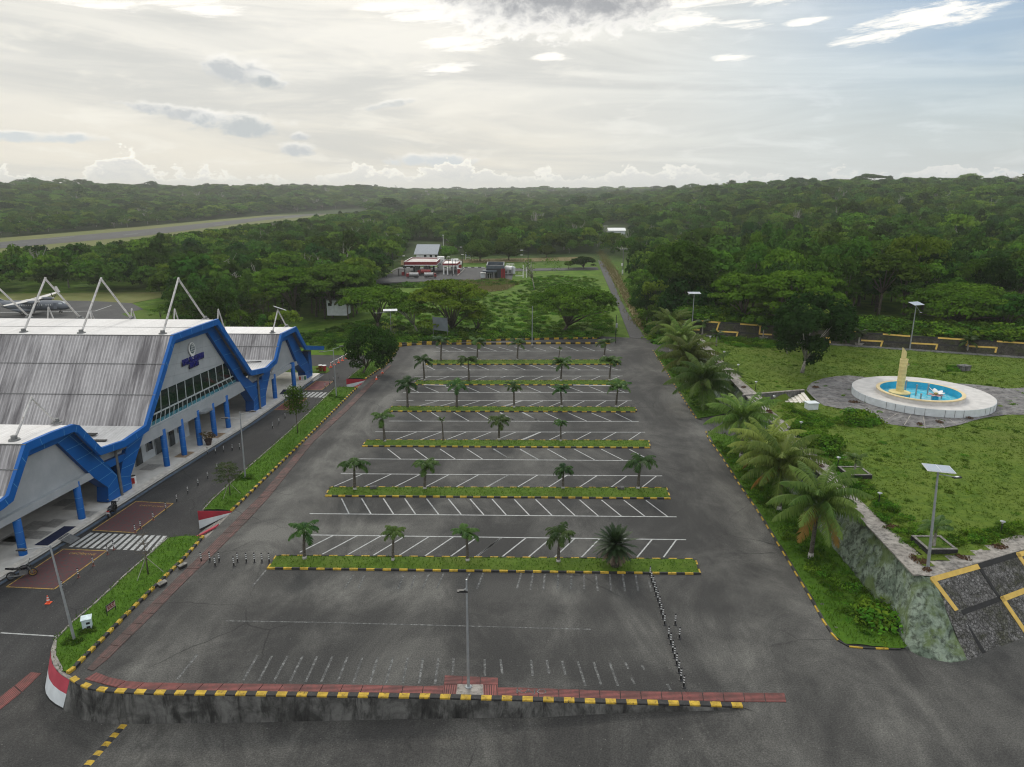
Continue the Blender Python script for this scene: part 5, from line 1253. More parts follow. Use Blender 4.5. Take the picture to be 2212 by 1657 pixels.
# ------------------------------------------------------------------ plants: generators
def frond(rng, az, el0, L, droop, n, ll, lw, hang=.35, origin=(0, 0, 0), fwd=.55, rach=.05):
    V, Fq, T = [], [], []
    d = np.array([math.cos(az), math.sin(az), 0]); s = np.array([-d[1], d[0], 0]); up = np.array([0, 0, 1.0])
    p = np.array(origin, float); N = 14; pts = [p.copy()]; tang = []
    for i in range(N):
        t = (i + .5) / N; el = el0 - droop * t ** 1.25; v = d * math.cos(el) + up * math.sin(el); tang.append(v); p = p + v * L / N; pts.append(p.copy())
    tang.append(tang[-1]); pts = np.array(pts); tang = np.array(tang); tn0 = rng.uniform(.15, .75)
    for i in range(N):
        w = rach * (1 - i / N * .8); b = len(V); V += [pts[i] - s * w, pts[i] + s * w, pts[i + 1] + s * w * .9, pts[i + 1] - s * w * .9]; Fq.append((b, b + 1, b + 2, b + 3)); T += [min(1, tn0 + .25)] * 4
    for k in range(n):
        t = .14 + .86 * (k + .5) / n; x = t * N; i = min(N - 1, int(x)); q = pts[i] + (pts[i + 1] - pts[i]) * (x - i); v = tang[i]; nrm = np.cross(s, v)
        l = ll * (math.sin(math.pi * min(1, .16 + t * .86)) ** .6) * rng.uniform(.85, 1.1)
        for sg in (-1, 1):
            dr = s * sg + v * fwd * rng.uniform(.7, 1.3) - up * hang * rng.uniform(.5, 1.5) - nrm * .0; dr = dr / np.linalg.norm(dr)
            tip = q + dr * l * .6; dr2 = dr - up * hang * 1.1; dr2 /= np.linalg.norm(dr2); tip2 = tip + dr2 * l * .4
            b = len(V); V += [q - v * lw * .5, q + v * lw * .5, tip + v * lw * .45, tip - v * lw * .45, tip2 + v * lw * .06, tip2 - v * lw * .06]
            Fq += [(b, b + 1, b + 2, b + 3), (b + 3, b + 2, b + 4, b + 5)]; tt = min(1, max(0, tn0 + rng.uniform(-.15, .2))); T += [tt] * 4 + [min(1, tt + .2)] * 2
    return V, Fq, T
def merge(parts):
    V, Fq, T = [], [], []
    for v, f, t in parts:
        b = len(V); V += list(v); Fq += [tuple(i + b for i in q) for q in f]; T += list(t)
    return V, Fq, T
def tapered_trunk(m, path, r0, r1, n=10, wob=.0, rng=None):
    k = len(path); m.tube(path, [r0 + (r1 - r0) * (i / (k - 1)) + ((rng.uniform(-wob, wob)) if rng else 0) for i in range(k)], n)
def leaves(rng, clumps, n_per, size, up=.5, shell=(.72, 1.08), low=-.35):
    """many small leaf faces on / in flattened clumps"""
    Vs, Ts = [], []
    for c, rad in clumps:
        vol = max(.35, (rad[0] * rad[1] + rad[0] * rad[2]) / 2); n = int(n_per * vol)
        u = rng.normal(size=(n * 3, 3)); u /= np.linalg.norm(u, axis=1)[:, None]; u = u[u[:, 2] > low + rng.uniform(-.25, .25, len(u))][:n]; n = len(u)
        r = rng.uniform(shell[0], shell[1], n)[:, None] ** .8
        lump = 1 + .16 * np.sin(u[:, :1] * 7 + c[0]) * np.cos(u[:, 1:2] * 6 + c[1]) 
        p = np.array(c) + u * np.array(rad) * r * lump
        nr = u + rng.normal(size=(n, 3)) * .55 + np.array([0, 0, up]); nr /= np.linalg.norm(nr, axis=1)[:, None]
        a = np.cross(nr, rng.normal(size=(n, 3))); a /= np.linalg.norm(a, axis=1)[:, None]; b = np.cross(nr, a)
        s = (size * rng.uniform(.6, 1.35, n))[:, None]; e = rng.uniform(.45, .8, n)[:, None]
        q = np.stack([p - a * s, p - b * s * e + nr * s * .12, p + a * s, p + b * s * e - nr * s * .12], 1)
        Vs.append(q.reshape(-1, 3)); t = np.clip(.45 * rng.uniform(0, 1, n) + rng.uniform(.05, .5) , 0, 1); Ts.append(np.repeat(t, 4))
    V = np.concatenate(Vs); n = len(V) // 4; return V, np.arange(4 * n).reshape(n, 4), np.concatenate(Ts)

# ------------------------------------------------------------------ palms on the parking islands
def manila_palm(name, label, base, h, size, nf, seed, group, droop=1.9, mt='palm', white=.25, col='palm_trunk', lean=(0, 0)):
    rng = np.random.RandomState(seed); t = thing(name, label, 'palm', base, group)
    m = MB(); k = 9; pth = [(lean[0] * (i / k) ** 2, lean[1] * (i / k) ** 2, h * i / k) for i in range(k + 1)]
    pth[0] = (0, 0, -.1)
    rad = [.15 * (1.35 if i == 0 else 1) * (1 - .35 * i / k) + (.012 if i % 2 else 0) for i in range(k + 1)]
    m.tube(pth, [r * min(1.25, max(.75, size / 1.7)) for r in rad], 10); m.build('trunk', M[col], t, smooth=True, local=True)
    if white:
        m = MB(); m.tube([(0, 0, -.08), (0, 0, white)], [.21 * min(1.2, size / 1.7), .165 * min(1.2, size / 1.7)], 10); m.build('limewash', M['palm_white'], t, smooth=True, local=True)
    m = MB(); m.tube([(lean[0], lean[1], h - .05), (lean[0], lean[1], h + size * .28)], [.12, .07], 8); m.build('crownshaft', mat_crownshaft, t, smooth=True, local=True)
    o = (lean[0], lean[1], h + size * .22); pr = []
    for i in range(nf):
        a = 2 * math.pi * (i / nf) + rng.uniform(-.35, .35); el = rng.uniform(.15, 1.25) if i % 3 else rng.uniform(.9, 1.4)
        pr.append(frond(rng, a, el, size * rng.uniform(.85, 1.12), droop * rng.uniform(.75, 1.2), 20, size * .34, size * .055, .45, o, .6, .03))
    V, Fq, T = merge(pr); np_mesh('crown', V, Fq, LF[mt], t, T); return t
mat_crownshaft = mat_plain('green_crownshaft', (.11, .15, .045), .5)
ordn = ['first', 'second', 'third', 'fourth', 'fifth']
PALMS = [
 ('the nearest grass island with the cycad', [((658, 1207), 1150, 28), ((849, 1211), 1156, 22), ((1010, 1212), 1159, 26), ((1206, 1214), 1163, 28)]),
 ('the grass island behind the cycad island', [((766.6, 1057.7), 1011, 29), ((917.7, 1056.2), 1013, 24), ((1216.3, 1055.6), 1020, 20), ((1378.3, 1055.6), 1006, 28)]),
 ('the third grass island from the front', [((831, 953.5), 907, 22), ((957.3, 951.3), 910, 8), ((1078, 950), 914, 20), ((1211.4, 953.3), 916, 14)]),
 ('the fourth grass island from the front', [((880.7, 878.8), 836, 23), ((986.6, 878.8), 837, 20), ((1110.5, 879.8), 840, 18), ((1213, 879), 845, 17), ((1331, 879), 842, 22)]),
 ('the fifth grass island from the front', [((916.7, 821.6), 785, 19), ((1013, 822.3), 783, 19), ((1211.7, 822.5), 789, 19), ((1316.5, 821.7), 787, 20)]),
 ('the farthest grass island', [((952.6, 779), 742, 18), ((1031, 776), 744, 16), ((1117.7, 777.3), 746, 16), ((1207.4, 773), 755, 6), ((1305.4, 770.4), 745, 17)])]
sd = 100
for isln, lst in PALMS:
    for i, (b, ct, rp) in enumerate(lst):
        base = P(b[0], b[1], .22); h = height_at(base, ct); size = rp * mpp(base) * (1.55 if rp > 8 else 1.25)
        lab = ordn[i] + ' palm from the left on ' + isln
        if rp <= 8: lab = ('stunted palm with a small upright tuft on ' if rp == 8 else 'thin stunted palm with a hanging dry tuft on ') + isln
        size = max(size, .75); h = h - size * .1; ln = random.Random(sd); manila_palm('palm_tree', lab, base, h, size, ln.choice([11, 13, 14]) if rp > 8 else 9, sd, 'palms on the parking islands', ln.uniform(1.75, 2.25) if rp > 8 else .9, white=.3, lean=(ln.uniform(-.22, .22), ln.uniform(-.2, .2))); sd += 1
# cycad
b = P(1328, 1222, .22); s = mpp(b); rng = np.random.RandomState(5); t = thing('cycad', 'big round dark cycad with brown lower fronds on the nearest island', 'cycad', b)
hc = height_at(b, 1176); m = MB(); m.tube([(0, 0, -.1), (0, 0, hc * .5), (0, 0, hc)], [.42, .36, .3], 12); m.build('trunk', M['palm_trunk'], t, local=True, smooth=True)
pr = []
for i in range(78):
    el = 1.45 - 1.9 * (i / 78) ** .9; pr.append(frond(rng, i * 2.39996, el, 52 * s * rng.uniform(.92, 1.08) * (.85 + .15 * math.cos(el)), .55, 26, .34, .06, .05, (0, 0, hc), .7, .05))
V, Fq, T = merge(pr); np_mesh('crown', V, Fq, LF['cycad'], t, T); pr = []
for i in range(46): pr.append(frond(rng, i * 2.39996 + 1, -.25 - .7 * i / 46, 46 * s * rng.uniform(.85, 1.05), .45, 22, .30, .06, .1, (0, 0, hc - .15), .7, .04))
V, Fq, T = merge(pr); o = np_mesh('dry_fronds', V, Fq, LF['cycad_dry'], t, T)

# ------------------------------------------------------------------ coconut palms
def coconut(label, base, h, size, seed, dry=True, lean=(0, 0)):
    rng = np.random.RandomState(seed); t = thing('coconut_palm', label, 'coconut palm', base, 'coconut palms along the terrace wall')
    m = MB(); k = 10; m.tube([(lean[0] * (i / k) ** 2, lean[1] * (i / k) ** 2, -.1 + (h + .1) * i / k) for i in range(k + 1)], [.30 if i == 0 else .21 - .06 * i / k + (.012 if i % 2 else 0) for i in range(k + 1)], 12); m.build('trunk', M['palm_trunk'], t, local=True, smooth=True)
    m = MB(); m.tube([(0, 0, .0), (0, 0, .55)], [.31, .24], 12); m.build('limewash', M['palm_white'], t, local=True, smooth=True)
    o = np.array([lean[0], lean[1], h]); pr = []; nf = 30
    for i in range(nf):
        f = i / nf; el = 1.5 - 1.55 * f ** 1.1 + rng.uniform(-.1, .1); a = i * 2.39996 + rng.uniform(-.2, .2)
        pr.append(frond(rng, a, el, size * rng.uniform(.86, 1.1), 1.15 + .55 * (1 - abs(f - .4)) - .25 * f, 50, size * .21, size * .020, .85, tuple(o + np.array([0, 0, .3 * (1 - f)])), .45, .05))
    V, Fq, T = merge(pr); np_mesh('crown', V, Fq, LF['coconut'], t, T)
    if dry:
        pr = [frond(rng, rng.uniform(0, 6.28), -.35, size * .8, 1.0, 30, size * .2, size * .024, .8, tuple(o - np.array([0, 0, .2])), .4, .04) for _ in range(4)]
        V, Fq, T = merge(pr); np_mesh('dry_fronds', V, Fq, LF['coconut_dry'], t, T)
    m = MB()
    for i in range(9):
        a = i * .75; m.ell((o[0] + .32 * math.cos(a), o[1] + .32 * math.sin(a), o[2] - .2 - .12 * (i % 3)), (.15, .15, .18), 8, 6)
    m.build('coconut', mat_coco, t, local=True, smooth=True)
mat_coco = mat_plain('ripening_coconut', (.20, .09, .025), .5, .4, 4)
COCO = [((1751, 1205), 1093, 98, 'nearest coconut palm beside the grey terrace wall, full crown over the mossy stones'), ((1683, 1103), 1010, 92, 'second coconut palm from the front corner of the terrace'), ((1645, 1040), 975, 80, 'third coconut palm from the front corner of the terrace'), ((1601, 988), 915, 80, 'fourth coconut palm from the front corner, beside the gap in the kerb'),
        ((1518, 880), 828, 76, 'fifth coconut palm from the front, first beyond the gap in the kerb'), ((1483, 826), 775, 64, 'sixth coconut palm from the front, beyond the gap in the kerb'), ((1465, 790), 738, 54, 'seventh coconut palm from the front, near the road junction'), ((1448, 760), 708, 48, 'farthest coconut palm at the road junction')]
for i, (b, hy, rp, lab) in enumerate(COCO):
    base = P(b[0], b[1], .15); coconut(lab, base, height_at(base, hy), rp * mpp(base) * 1.2, 40 + i, i < 3, (random.Random(i).uniform(-.3, .3), 0))

# small palms of the terrace
def boxed(q, size, label, z=ZT):
    b = P(q[0], q[1], z); t = thing('planter', label, 'planter', b, 'square palm planters on the terrace')
    m = MB(); s = size / 2
    for dx, dy, sx, sy in ((0, -s, size + .3, .22), (0, s, size + .3, .22), (-s, 0, .22, size - .2), (s, 0, .22, size - .2)): m.box(b + Vector((dx, dy, .22)), (sx, sy, .55), 0)
    m.build('box', M['kerb_black'] if size > 1.7 else M['concrete'], t); m = MB()
    for dx, dy, sx, sy in ((0, -s, size + .3, .24), (0, s, size + .3, .24), (-s, 0, .24, size - .22), (s, 0, .24, size - .22)): m.box(b + Vector((dx, dy, .51)), (sx, sy, .04), 0)
    m.build('rim', M['kerb_grey'], t)
    m = MB(); m.box(b + Vector((0, 0, .2)), (size - .15, size - .15, .5)); m.build('soil', M['turf'], t)
TP = [((1517, 721), 704, 15, 'small palm in front of the rear wall at its left end'), ((1547, 746), 726, 14, 'small palm in the far left corner of the terrace lawn'), ((1648, 731), 710, 13, 'small palm half hidden beside the large terrace tree'), ((1854.5, 745), 726, 15, 'small palm in a planter before the rear wall, left of the solar lamp'), ((2089, 759), 744, 18, 'small leaning palm in a planter before the rear wall, right of the solar lamp'), ((1845, 1026), 1000, 22, 'small palm in a black planter near the second garden lamp'), ((2016, 1183), 1150, 30, 'small palm with withered tips in the black planter by the front solar lamp')]
for i, (b, ct, rp, lab) in enumerate(TP):
    base = P(b[0], b[1], ZT + .25); manila_palm('small_palm', lab, base, max(.5, height_at(base, ct)), rp * mpp(base) * 1.4, 10, 300 + i, 'small palms on the terrace', 1.7, white=0, col='bark_pale')
    if i > 1: boxed(b, 2.3 if i > 4 else 1.5, ['', '', 'pale planter beside the large terrace tree', 'pale planter before the rear wall, left of the solar lamp', 'pale planter before the rear wall, right of the solar lamp', 'black square planter with a grey rim near the second garden lamp', 'black square planter with a grey rim by the front solar lamp'][i])

# ------------------------------------------------------------------ single trees
def limbs(m, base, fork, tips, r0, r1, rng, n=9):
    base, fork = Vector(base), Vector(fork)
    mid = base.lerp(fork, .5) + Vector((rng.uniform(-.15, .15), rng.uniform(-.15, .15), 0)) * fork.length * .06
    m.tube([base - Vector((0, 0, .2)), mid, fork], [r0 * 1.25, r0 * .9, r0 * .75], n)
    for tp in tips:
        tp = Vector(tp); k = fork.lerp(tp, .5) + Vector((0, 0, (tp - fork).length * .06)); m.tube([fork - Vector((0, 0, r0 * .3)), k, tp], [r0 * .55, r0 * .35, r1], 7)
def tree(name, label, bpx, z, ctop, cx, cw, cbot, style, leafmat, seed, group=None, cat='tree', size=.34, dens=26, trunk='bark', fork=.45, extra=None):
    """bpx: foot; ctop/cbot: frame rows of the crown; cx, cw: its centre column and width"""
    rng = np.random.RandomState(seed); base = P(bpx[0], bpx[1], z); s = mpp(base); W = cw * s / 2; h1 = height_at(base, ctop); h0 = height_at(base, cbot); dx = (cx - bpx[0]) * s
    t = thing(name, label, cat, base, group); cl = []; tips = []
    if style == 'umbrella':
        n = int(24 + W * 3.2); Hh = (h1 - h0)
        for i in range(n):
            r = math.sqrt((i + .5) / n); a = i * 2.39996 + rng.uniform(-.3, .3); rr_ = W * .92 * r * rng.uniform(.9, 1.06)
            zz = h0 + Hh * (.30 + .62 * math.sqrt(max(0, 1 - r * r))) + rng.uniform(-.1, .1) * Hh
            if rng.rand() < .3: zz -= Hh * rng.uniform(.12, .35)
            k = W * rng.uniform(.17, .27); cl.append(((dx + rr_ * math.cos(a), rr_ * math.sin(a), zz), (k * 1.15, k * 1.15, k * .42)))
            if i % 4 == 0: tips.append((dx + rr_ * math.cos(a), rr_ * math.sin(a), zz - k * .2))
        low = -.15
    elif style == 'dense':
        n = 46
        for i in range(n):
            u = rng.normal(size=3); u /= np.linalg.norm(u); u[2] = abs(u[2]) * (1 if rng.rand() < .72 else -.8); k = W * rng.uniform(.20, .32); q = u * np.array([W * .78, W * .74, (h1 - h0) * .42]); c = np.array([dx, 0, (h1 + h0) / 2]) + q
            cl.append((tuple(c), (k, k, k * .8)))
        for i in range(5): a = i * 1.256; tips.append((dx + W * .5 * math.cos(a), W * .5 * math.sin(a), h0 + (h1 - h0) * .5))
        low = -.7
    else:
        n = 22
        for i in range(n):
            a = rng.uniform(0, 6.28); r = math.sqrt(rng.rand()) * W * .85; zz = rng.uniform(h0, h1); k = W * rng.uniform(.16, .30); cl.append(((dx + r * math.cos(a), r * math.sin(a), zz), (k, k, k * .6))); tips.append((dx + r * math.cos(a), r * math.sin(a), zz))
        low = -.4
    if extra:
        for (ex, ey, er) in extra: cl.append((((ex - bpx[0]) * s, rng.uniform(-.5, .5), height_at(base, ey)), (er * s, er * s, er * s * .7)))
    m = MB(); fk = (dx * .35, 0, max(.3, h0 * fork * 1.6 if style != 'umbrella' else h0 * fork)); limbs(m, (0, 0, 0), fk, tips, max(.12, W * .045), max(.03, W * .006), rng); m.build('trunk', M[trunk], t, local=True, smooth=True)
    V, Fq, T = leaves(rng, cl, dens, size, .45, low=low); np_mesh('crown', V, Fq, LF[leafmat], t, T)
    return t, cl
RT = 'spreading rain trees in the field'
tree('rain_tree', 'spreading rain tree with a forked pale trunk beside the narrow road', (1219, 714), 0, 622, 1238, 172, 688, 'umbrella', 'rain_field', 1, RT, size=.30, dens=60)
tree('rain_tree', 'broad yellow-green rain tree behind the grey billboard', (982, 716), 0, 608, 968, 165, 700, 'umbrella', 'rain_yellow', 2, RT, size=.30, dens=68)
tree('rain_tree', 'small flat rain tree with a thin pale trunk left of the billboard', (904, 719), 0, 650, 878, 85, 682, 'umbrella', 'rain_field', 3, RT, size=.24, dens=52, trunk='bark_pale')
tree('rain_tree', 'low green rain tree right of the yellow-green one', (1031, 717), 0, 668, 1032, 80, 705, 'umbrella', 'rain_field', 4, RT, size=.26, dens=60)
tree('rain_tree', 'flat topped rain tree leaning over the field left of the solar lamp', (817, 712), 0, 622, 815, 150, 676, 'umbrella', 'rain_field', 5, RT, size=.30, dens=56)
tree('rain_tree', 'wide dark rain tree in front of the small white building', (714, 680), 0, 575, 728, 165, 642, 'umbrella', 'forest', 6, RT, size=.36, dens=60)
tree('rain_tree', 'rain tree with spreading limbs left of the small white building', (648, 684), 0, 580, 620, 130, 650, 'umbrella', 'rain_field', 7, RT, size=.36, dens=56)
tree('rain_tree', 'large layered rain tree on the bank behind the right end of the terrace', (2049, 700), 7.0, 622, 2075, 215, 690, 'umbrella', 'rain_field', 8, RT, size=.30, dens=56)
tree('rain_tree', 'rain tree at the right frame edge behind the rear wall', (2160, 712), 7.2, 640, 2190, 130, 700, 'umbrella', 'forest', 18, RT, size=.30, dens=56)
tree('rain_tree', 'broad yellow-tipped tree standing behind the terrace palms', (1735, 705), 7.2, 585, 1715, 190, 690, 'umbrella', 'rain_field', 9, RT, size=.34, dens=56)
tree('rain_tree', 'layered green tree right of the tall dark forest tree', (1610, 690), 7.0, 598, 1600, 140, 675, 'umbrella', 'rain_field', 19, RT, size=.34, dens=52)
tree('tall_tree', 'tall dark tree with a thick dark trunk right of the narrow road', (1468, 692), 3.0, 528, 1468, 155, 650, 'dense', 'forest', 10, None, size=.38, dens=60, fork=.5)
tree('shade_tree', 'dense dark round tree overhanging the drive and the car park corner', (783.5, 807), .1, 711, 804, 112, 782, 'dense', 'dense', 11, None, size=.20, dens=170, fork=.3, extra=[(832, 775, 19), (822, 788, 12), (772, 785, 16), (765, 770, 14), (845, 765, 12)])
tt_, cl_ = tree('shade_tree', 'large dark tree with a pale trunk and bright young tips on the terrace', (1732, 806), ZT, 640, 1746, 168, 762, 'dense', 'terrace', 12, None, size=.26, dens=190, trunk='bark_pale', fork=.42, extra=[(1758, 772, 14), (1745, 780, 12), (1690, 745, 20)])
rng = np.random.RandomState(3); tipc = sorted(cl_, key=lambda c: -c[0][2])[:26]; tipc = [((c[0][0] + rng.uniform(-.8, .8), c[0][1] - .3, c[0][2] + c[1][2] * .75), (.42, .42, .38)) for c in tipc if rng.rand() < .75]
V, Fq, T = leaves(rng, tipc, 150, .14, .5); np_mesh('young_leaves', V, Fq, LF['tips'], tt_, T)
tree('shade_tree', 'smaller pale trunked tree just behind the large dark terrace tree', (1700, 764), ZT, 668, 1692, 55, 735, 'dense', 'terrace', 13, None, size=.24, dens=110, trunk='bark_pale')
tree('young_tree', 'light green young tree around the foot of the solar lamp', (848, 742), 0, 690, 845, 42, 735, 'loose', 'tips', 14, None, size=.2, dens=50)
tree('field_tree', 'half bare tree with pale curved limbs in front of the fuel station', (1155, 625), 0, 562, 1140, 48, 592, 'loose', 'rain', 15, None, size=.26, dens=16, trunk='bark_pale', extra=[(1192, 570, 18), (1200, 582, 12), (1180, 566, 12)])
for q, lab, sz in (((1037, 564, 522, 66), 'round bushy tree behind the black station building', 0), ((1099, 562, 516, 64), 'round bushy tree behind the white storage tanks', 0), ((1228, 581, 566, 18), 'small round clipped tree beside the far end of the yard', 0), ((1180, 556, 533, 42), 'round tree behind the twin lamp of the yard', 0), ((962, 560, 536, 55), 'bushy tree right of the white station house', 0)):
    tree('round_tree', lab, (q[0], q[1]), 0, q[2], q[0], q[3], q[1] - 8, 'dense', 'forest_light', 20 + int(q[0]) % 7, 'round trees around the fuel station', size=.45, dens=40)
tree('dark_tree', 'dark umbrella tree beside the narrow road near the yard', (1262, 580), 0, 556, 1258, 55, 574, 'umbrella', 'forest_dark', 30, None, size=.4, dens=45)
# staked saplings
def sapling(label, bpx, z, h, kind, seed):
    rng = np.random.RandomState(seed); base = P(bpx[0], bpx[1], z); t = thing('sapling', label, 'sapling', base, 'staked saplings on the grass strips'); m = MB()
    m.tube([(0, 0, -.1), (0.03, 0, h * .5), (0, .02, h)], [.07, .055, .02], 8); tips = []
    tiers = {'bare': 3, 'layered': 4, 'leafy': 6}[kind]
    for k in range(tiers):
        zz = h * (.52 + .46 * k / max(1, tiers - 1)); nb_ = 7 if kind != 'leafy' else 4
        for j in range(nb_):
            a = j * 2 * math.pi / nb_ + k * .5 + rng.uniform(-.2, .2); L = h * (.42 if kind == 'layered' else .26) * (1.05 - .45 * k / tiers) * rng.uniform(.7, 1.1)
            if kind == 'leafy': L *= .7
            p0 = Vector((0, 0, zz)); p1 = p0 + Vector((math.cos(a) * L * .5, math.sin(a) * L * .5, L * .18)); p2 = p0 + Vector((math.cos(a) * L, math.sin(a) * L, L * (.16 if kind == 'layered' else .5)))
            m.tube([p0, p1, p2], [.025, .016, .007], 5, caps=False); tips.append((p1, p2))
            for q in range(3):
                e = p1.lerp(p2, q / 3) ; m.tube([e, e + Vector((rng.uniform(-.3, .3), rng.uniform(-.3, .3), rng.uniform(0, .3))) * h * .12], [.009, .004], 4, caps=False)
    m.build('trunk', M['bark'], t, local=True, smooth=True)
    if kind != 'bare':
        cl = []
        for p1, p2 in tips:
            for f_ in (.2, .7, 1.1):
                q = p1.lerp(p2, f_); k = h * (.085 if kind == 'layered' else .13); cl.append((tuple(q), (k, k, k * (.28 if kind == 'layered' else .8))))
        V, Fq, T = leaves(rng, cl, 130 if kind == 'layered' else 60, .055 if kind == 'layered' else .12, .8, low=-.6); np_mesh('crown', V, Fq, LF['sapling' if kind == 'layered' else 'shrub'], t, T)
    if kind != 'leafy':
        for a in (.3, 2.4, 4.4):
            m = MB(); m.tube([(math.cos(a) * h * .32, math.sin(a) * h * .32, .0), (math.cos(a) * .04, math.sin(a) * .04, h * .42)], .028, 6); m.build('stake', M['bark_pale'], t, local=True)
sapling('bare leafless sapling held by three stakes on the nearest grass strip', (320, 1240), .2, 4.0, 'bare', 1)
sapling('flat layered sapling held by three stakes on the middle grass strip', (497, 1069), .2, 3.6, 'layered', 2)
sapling('slender leafy young tree on the middle grass strip', (643, 936), .2, 6.3, 'leafy', 3)

# ------------------------------------------------------------------ forest
def forest_proto(seed, style, hi=True):
    rng = np.random.RandomState(seed); cl = []; W = 5.2; Hc = 10.0
    if style == 'umbrella':
        n = 22
        for i in range(n):
            r = math.sqrt((i + .5) / n); a = i * 2.39996 + rng.uniform(-.4, .4); k = W * rng.uniform(.20, .34); zz = Hc * (.60 + .34 * math.sqrt(max(0, 1 - r * r))) + rng.uniform(-.7, .5); cl.append(((W * .9 * r * math.cos(a), W * .9 * r * math.sin(a), zz), (k, k, k * .5)))
        low = -.2
    elif style == 'round':
        for i in range(20):
            u = rng.normal(size=3); u /= np.linalg.norm(u); u[2] = abs(u[2]); k = W * rng.uniform(.26, .40); cl.append(((u[0] * W * .7, u[1] * W * .7, Hc * .52 + u[2] * Hc * .40), (k, k, k * .8)))
        low = -.45
    elif style == 'tall':
        for i in range(18):
            f_ = i / 17; a = i * 2.39996; r = W * .55 * math.sin(math.pi * min(1, .25 + f_ * .75)) * rng.uniform(.6, 1.1); k = W * rng.uniform(.20, .32); cl.append(((r * math.cos(a), r * math.sin(a), Hc * (.42 + .72 * f_)), (k, k, k * .75)))
        low = -.4
    else:
        for i in range(26):
            a = rng.uniform(0, 6.28); r = W * 1.05 * math.sqrt(rng.rand()); k = W * rng.uniform(.14, .25); cl.append(((r * math.cos(a), r * math.sin(a), Hc * (.45 + .45 * (1 - (r / W / 1.1) ** 2)) + rng.uniform(-1, .8)), (k, k, k * .65)))
        low = -.3
    V, Fq, T = leaves(rng, cl, 62 if hi else 17, .29 if hi else .56, .35, low=low)
    m = MB(); tips = [c[0] for c in cl[::4]]; limbs(m, (0, 0, 0), (rng.uniform(-.4, .4), rng.uniform(-.4, .4), Hc * .38), tips, .22, .05, rng, 7)
    return V, Fq, T, m
STY = ['umbrella', 'round', 'loose', 'umbrella', 'tall', 'round', 'umbrella', 'loose']
FM = ['forest', 'forest_dark', 'forest', 'forest_light', 'forest', 'forest', 'rain', 'forest_light']
PROTO = []
for i, st_ in enumerate(STY):
    V, Fq, T, m = forest_proto(200 + i, st_, True); t = thing('forest_tree', 'tree of the green forest canopy beyond the car park and airfield', 'tree', (0, 0, 0), 'forest trees')
    m.build('trunk', M['bark'], t, local=True, smooth=True); np_mesh('crown', V, Fq, LF[FM[i]], t, T); PROTO.append(t)
# low detail kinds used by the far canopy (never placed on their own)
kinds_col = bpy.data.collections.new('canopy_kinds'); LOWP = []
for i, st_ in enumerate(STY):
    V, Fq, T, m = forest_proto(230 + i, st_, False); o = np_mesh('canopy_kind_%d' % i, V, Fq, LF[FM[i]], None, T); COL.objects.unlink(o); kinds_col.objects.link(o)
for i in range(2):
    rg = np.random.RandomState(270 + i); m = MB(); tips = [(rg.uniform(-3.4, 3.4), rg.uniform(-3.4, 3.4), rg.uniform(7, 11)) for _ in range(12)]; limbs(m, (0, 0, 0), (0, 0, 4.5), tips, .24, .05, rg, 6)
    for tp in tips:
        for _ in range(4): e = Vector((0, 0, 4.5)).lerp(Vector(tp), rg.uniform(.5, 1)); m.tube([e, e + Vector((rg.uniform(-1.2, 1.2), rg.uniform(-1.2, 1.2), rg.uniform(.3, 1.4)))], [.05, .02], 4, caps=False)
    o = m.build('canopy_kind_%d' % (8 + i), M['bark_pale']); COL.objects.unlink(o); kinds_col.objects.link(o)
def scatter(name, pts, scl, rot, idx, coll, label):
    me = bpy.data.meshes.new(name); me.vertices.add(len(pts)); me.vertices.foreach_set('co', np.asarray(pts, dtype=np.float32).ravel())
    for nm, ty, val in (('sc', 'FLOAT_VECTOR', scl), ('ro', 'FLOAT_VECTOR', rot)):
        a = me.attributes.new(nm, ty, 'POINT'); a.data.foreach_set('vector', np.asarray(val, dtype=np.float32).ravel())
    a = me.attributes.new('ix', 'INT', 'POINT'); a.data.foreach_set('value', np.asarray(idx, dtype=np.int32))
    o = bpy.data.objects.new(name, me); COL.objects.link(o); tag(o, label, kind='stuff')
    ng = bpy.data.node_groups.new(name, 'GeometryNodeTree'); ng.interface.new_socket('Geometry', in_out='INPUT', socket_type='NodeSocketGeometry'); ng.interface.new_socket('Geometry', in_out='OUTPUT', socket_type='NodeSocketGeometry')
    N, L = ng.nodes, ng.links; gi, go = N.new('NodeGroupInput'), N.new('NodeGroupOutput'); ip = N.new('GeometryNodeInstanceOnPoints'); ci = N.new('GeometryNodeCollectionInfo')
    ci.inputs['Collection'].default_value = coll; ci.inputs['Separate Children'].default_value = True; ci.inputs['Reset Children'].default_value = True; ip.inputs['Pick Instance'].default_value = True
    def na(nm, ty): q = N.new('GeometryNodeInputNamedAttribute'); q.data_type = ty; q.inputs[0].default_value = nm; return q.outputs[0]
    L.new(gi.outputs[0], ip.inputs['Points']); L.new(ci.outputs[0], ip.inputs['Instance']); L.new(na('ix', 'INT'), ip.inputs['Instance Index']); L.new(na('ro', 'FLOAT_VECTOR'), ip.inputs['Rotation']); L.new(na('sc', 'FLOAT_VECTOR'), ip.inputs['Scale']); L.new(ip.outputs[0], go.inputs[0])
    md = o.modifiers.new('scatter', 'NODES'); md.node_group = ng; return o
